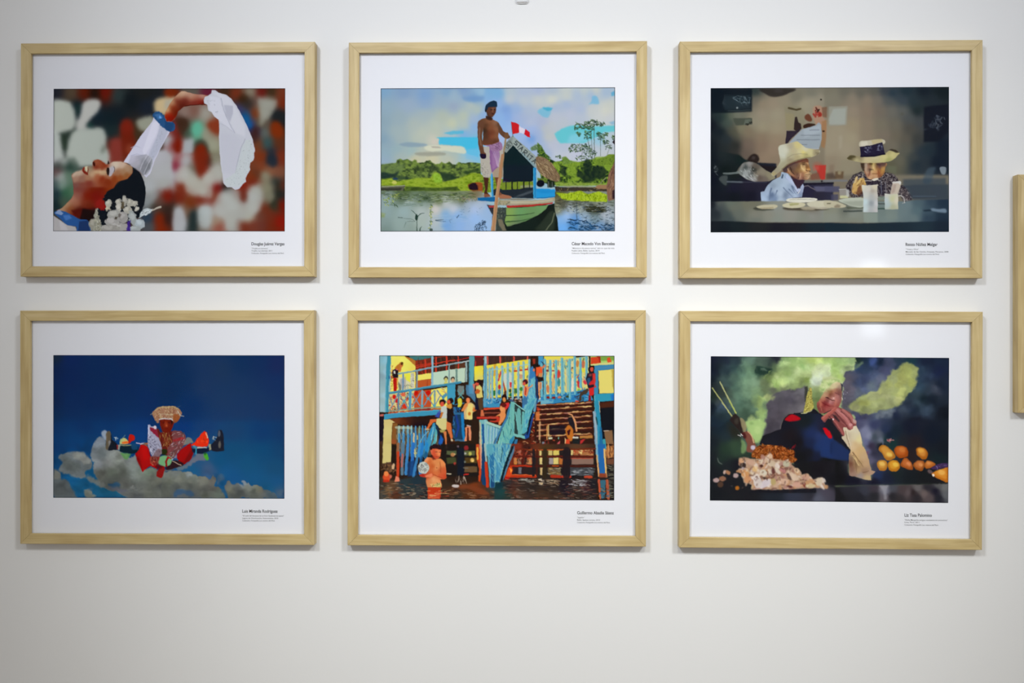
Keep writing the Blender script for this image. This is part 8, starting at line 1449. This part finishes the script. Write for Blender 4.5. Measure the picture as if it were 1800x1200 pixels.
    for x,y,rx,ry,ro,col in ((530,620,44,40,0,(40,28,28)),(790,630,24,20,0,(60,30,24)),(830,800,24,16,20,(60,46,40)),(1180,780,26,60,-30,(84,62,56)),(960,700,30,40,0,(90,50,46)),(1190,920,40,16,10,(80,40,40)),(1400,900,20,30,0,(120,56,46)),(1020,700,60,30,50,(214,200,180)),(700,670,36,44,0,(214,176,120)),(560,740,60,50,30,(206,150,96)),(600,820,50,50,0,(196,140,96)),(1140,600,50,40,30,(180,176,150)),(930,590,60,40,20,(196,176,150)),(640,580,70,36,20,(196,160,136)),(840,880,100,50,-30,(206,198,204)),(740,860,60,80,0,(206,196,190)),(1100,850,80,40,0,(206,170,146)),(1300,890,70,40,0,(200,156,136)),(1600,850,50,60,20,(200,184,160)),(1480,910,70,30,0,(196,180,140)),(1430,780,50,36,30,(190,150,126)),(1250,780,80,40,40,(206,180,156)),(1090,690,50,30,40,(180,120,116)),(960,850,40,50,0,(176,156,104)),(510,560,36,30,0,(206,160,120)),(820,720,50,36,0,(206,200,180)),(1290,690,40,30,30,(206,176,140)),(910,490,36,36,0,(214,180,150))): c.ell(col,x,y,rx,ry,ro,.8,.9)
    c.dabs([(70,36,32),(96,56,46),(50,30,30)],mt,45,40,22,.5,1.3,22,.5,1.6)
    c.dabs([(230,220,206),(214,190,160)],mt,40,44,24,.3,1.3,23,.45,1.8)
    c.poly((26,26,32),[(640,962),(1000,968),(1400,952),(1560,945),(1560,1010),(640,1010)],.6,.9)
    for x,y,rx,ry,ro,col in ((270,715,22,30,20,(206,176,160)),(320,720,40,26,50,(176,124,86)),(430,765,38,34,0,(190,164,160)),(150,830,46,30,0,(190,160,156)),(240,810,50,36,0,(150,106,80)),(210,890,44,40,0,(84,60,46)),(450,940,30,30,30,(186,110,34)),(530,660,20,20,0,(170,156,160)),(470,705,36,20,0,(180,130,90)),(370,910,14,10,0,(80,76,76)),(525,935,14,10,0,(90,70,60))): c.ell(col,x,y,rx,ry,ro,.7,.9)
    c.line((150,30,36),[(1220,380),(1245,350)],16,.4,.8); c.line((130,20,30),[(1250,380),(1270,325)],9,.3,.8)
    c.warp(0.5,3.5,98)
    c.edge((30,32,38),1.4)
    return c
PAINT[6] = paint6
CAPTIONS = {
 1: [('caption_name', 'Douglas Juárez Vargas', 0.1824, 0.2549, -0.1860, 0.0068, True),
      ('caption_line', '“Trujillo es marinera”', 0.1824, 0.2193, -0.1944, 0.0031, False),
      ('caption_line', 'Trujillo, La Libertad, 2011', 0.1824, 0.2280, -0.1995, 0.0031, False),
      ('caption_line', 'Colección: Fotografía Los rostros del Perú', 0.1824, 0.2537, -0.2048, 0.0031, False),
      ],
 2: [('caption_name', 'César Macedo Von Banceles', 0.1615, 0.2546, -0.1842, 0.0068, True),
      ('caption_line', '“Miembro de pesca nativa” del río que da vida', 0.1615, 0.2539, -0.1923, 0.0031, False),
      ('caption_line', 'Pueblo Libre, Belén, Iquitos, 2014', 0.1615, 0.2213, -0.1977, 0.0031, False),
      ('caption_line', 'Colección: Fotografía Los rostros del Perú', 0.1616, 0.2330, -0.2031, 0.0031, False),
      ],
 3: [('caption_name', 'Renzo Núñez Melgar', 0.1634, 0.2317, -0.1849, 0.0068, True),
      ('caption_line', '“Tomás y Olivia”', 0.1637, 0.1916, -0.1936, 0.0031, False),
      ('caption_line', 'Mercado de San Camilo, Arequipa, Peruanos, 2008', 0.1637, 0.2547, -0.1990, 0.0031, False),
      ('caption_line', 'Colección: Fotografía Los rostros del Perú', 0.1637, 0.2347, -0.2044, 0.0031, False),
      ],
 4: [('caption_name', 'Luis Miranda Rodríguez', 0.1629, 0.2407, -0.1865, 0.0068, True),
      ('caption_line', '“El vuelo del danzante de La Gran Quebrada de tijeras”', 0.1632, 0.2544, -0.1948, 0.0031, False),
      ('caption_line', 'Laguna de Choclococha, Huancavelica, 2010', 0.1632, 0.2419, -0.2002, 0.0031, False),
      ('caption_line', 'Colección: Fotografía Los rostros del Perú', 0.1632, 0.2344, -0.2055, 0.0031, False),
      ],
 5: [('caption_name', 'Guillermo Abadie Sáenz', 0.1753, 0.2548, -0.1871, 0.0068, True),
      ('caption_line', '“Jugador”', 0.1753, 0.1920, -0.1954, 0.0031, False),
      ('caption_line', 'Belén, Iquitos, Loreto, 2010', 0.1753, 0.2246, -0.2009, 0.0031, False),
      ('caption_line', 'Colección: Fotografía Los rostros del Perú', 0.1753, 0.2461, -0.2063, 0.0031, False),
      ],
 6: [('caption_name', 'Liz Tasa Palomino', 0.1619, 0.2202, -0.1861, 0.0068, True),
      ('caption_line', '“Doña Margarita antigua vendedora de anticuchos”', 0.1619, 0.2542, -0.1948, 0.0031, False),
      ('caption_line', 'Lima, Perú, 2011', 0.1619, 0.1935, -0.1998, 0.0031, False),
      ('caption_line', 'Colección: Fotografía Los rostros del Perú', 0.1620, 0.2336, -0.2053, 0.0031, False),
      ],
}

# (frame centre x, z, roll) + print rectangle inside each frame
FR = {1: (-0.7920, 1.9464, -0.0355), 2: (-0.0720, 1.9439, -0.0423), 3: (0.6442, 1.9419, -0.0359),
      4: (-0.7926, 1.3628, 0.0685), 5: (-0.0740, 1.3631, 0.0543), 6: (0.6443, 1.3609, -0.1646)}
PR = {1: ((0.0004, 0.0009), (0.5109, 0.3123), -0.123), 2: ((0.0001, 0.0017), (0.5094, 0.3116), 0.009),
      3: ((0.0004, 0.0008), (0.5106, 0.3118), 0.056), 4: ((0.0008, 0.0008), (0.5099, 0.3128), -0.068),
      5: ((0.0002, 0.0002), (0.5112, 0.3131), -0.093), 6: ((0.0000, 0.0006), (0.5106, 0.3119), -0.18)}
LAB = {
 1: ('pale wooden frame with a photo of a dancer leaning back, waving a white lace kerchief', 'dancer with head thrown back raising a white lace kerchief before a blurred crowd'),
 2: ('pale wooden frame with a photo of a barechested man standing on a thatched river boat', 'barechested man on the bow of a green and blue thatched boat on a river'),
 3: ('pale wooden frame with a photo of two old people in straw hats at a table', 'old man and old woman in straw hats eating at a long table'),
 4: ('pale wooden frame with a photo of a costumed dancer leaping in a deep blue sky', 'costumed dancer doing a split jump above white clouds in a deep blue sky'),
 5: ('pale wooden frame with a photo of children on blue stairs above brown water', 'children on blue wooden stairs and a boy with a ball in brown water'),
 6: ('pale wooden frame with a photo of a smiling food vendor in green smoke', 'smiling food vendor behind heaps of meat and potatoes in green smoke')}
for i in range(1, 7):
    cv = PAINT[i]() if i in PAINT else None
    photo = (cv, cv.corners, PR[i][0], PR[i][1], PR[i][2]) if cv else None
    make_picture(*FR[i], LAB[i][0], photo, LAB[i][1], CAPTIONS[i])
make_picture(1.0423 + FW / 2, 1.6535, 0.0, 'pale wooden frame cut off by the right edge, only its left rail showing')

# small grey clip on the wall above the middle column
clip = box_mesh('cable_clip', -0.0135, 0.0135, -0.006, -0.0003, -0.013, 0.013, 0.0028, 3)
o = link('cable_clip', clip, M_PLASTIC, None, (-0.0185, 0, 2.3010))
o['label'] = 'small grey plastic clip on the wall at the top edge above the middle column'; o['category'] = 'clip'
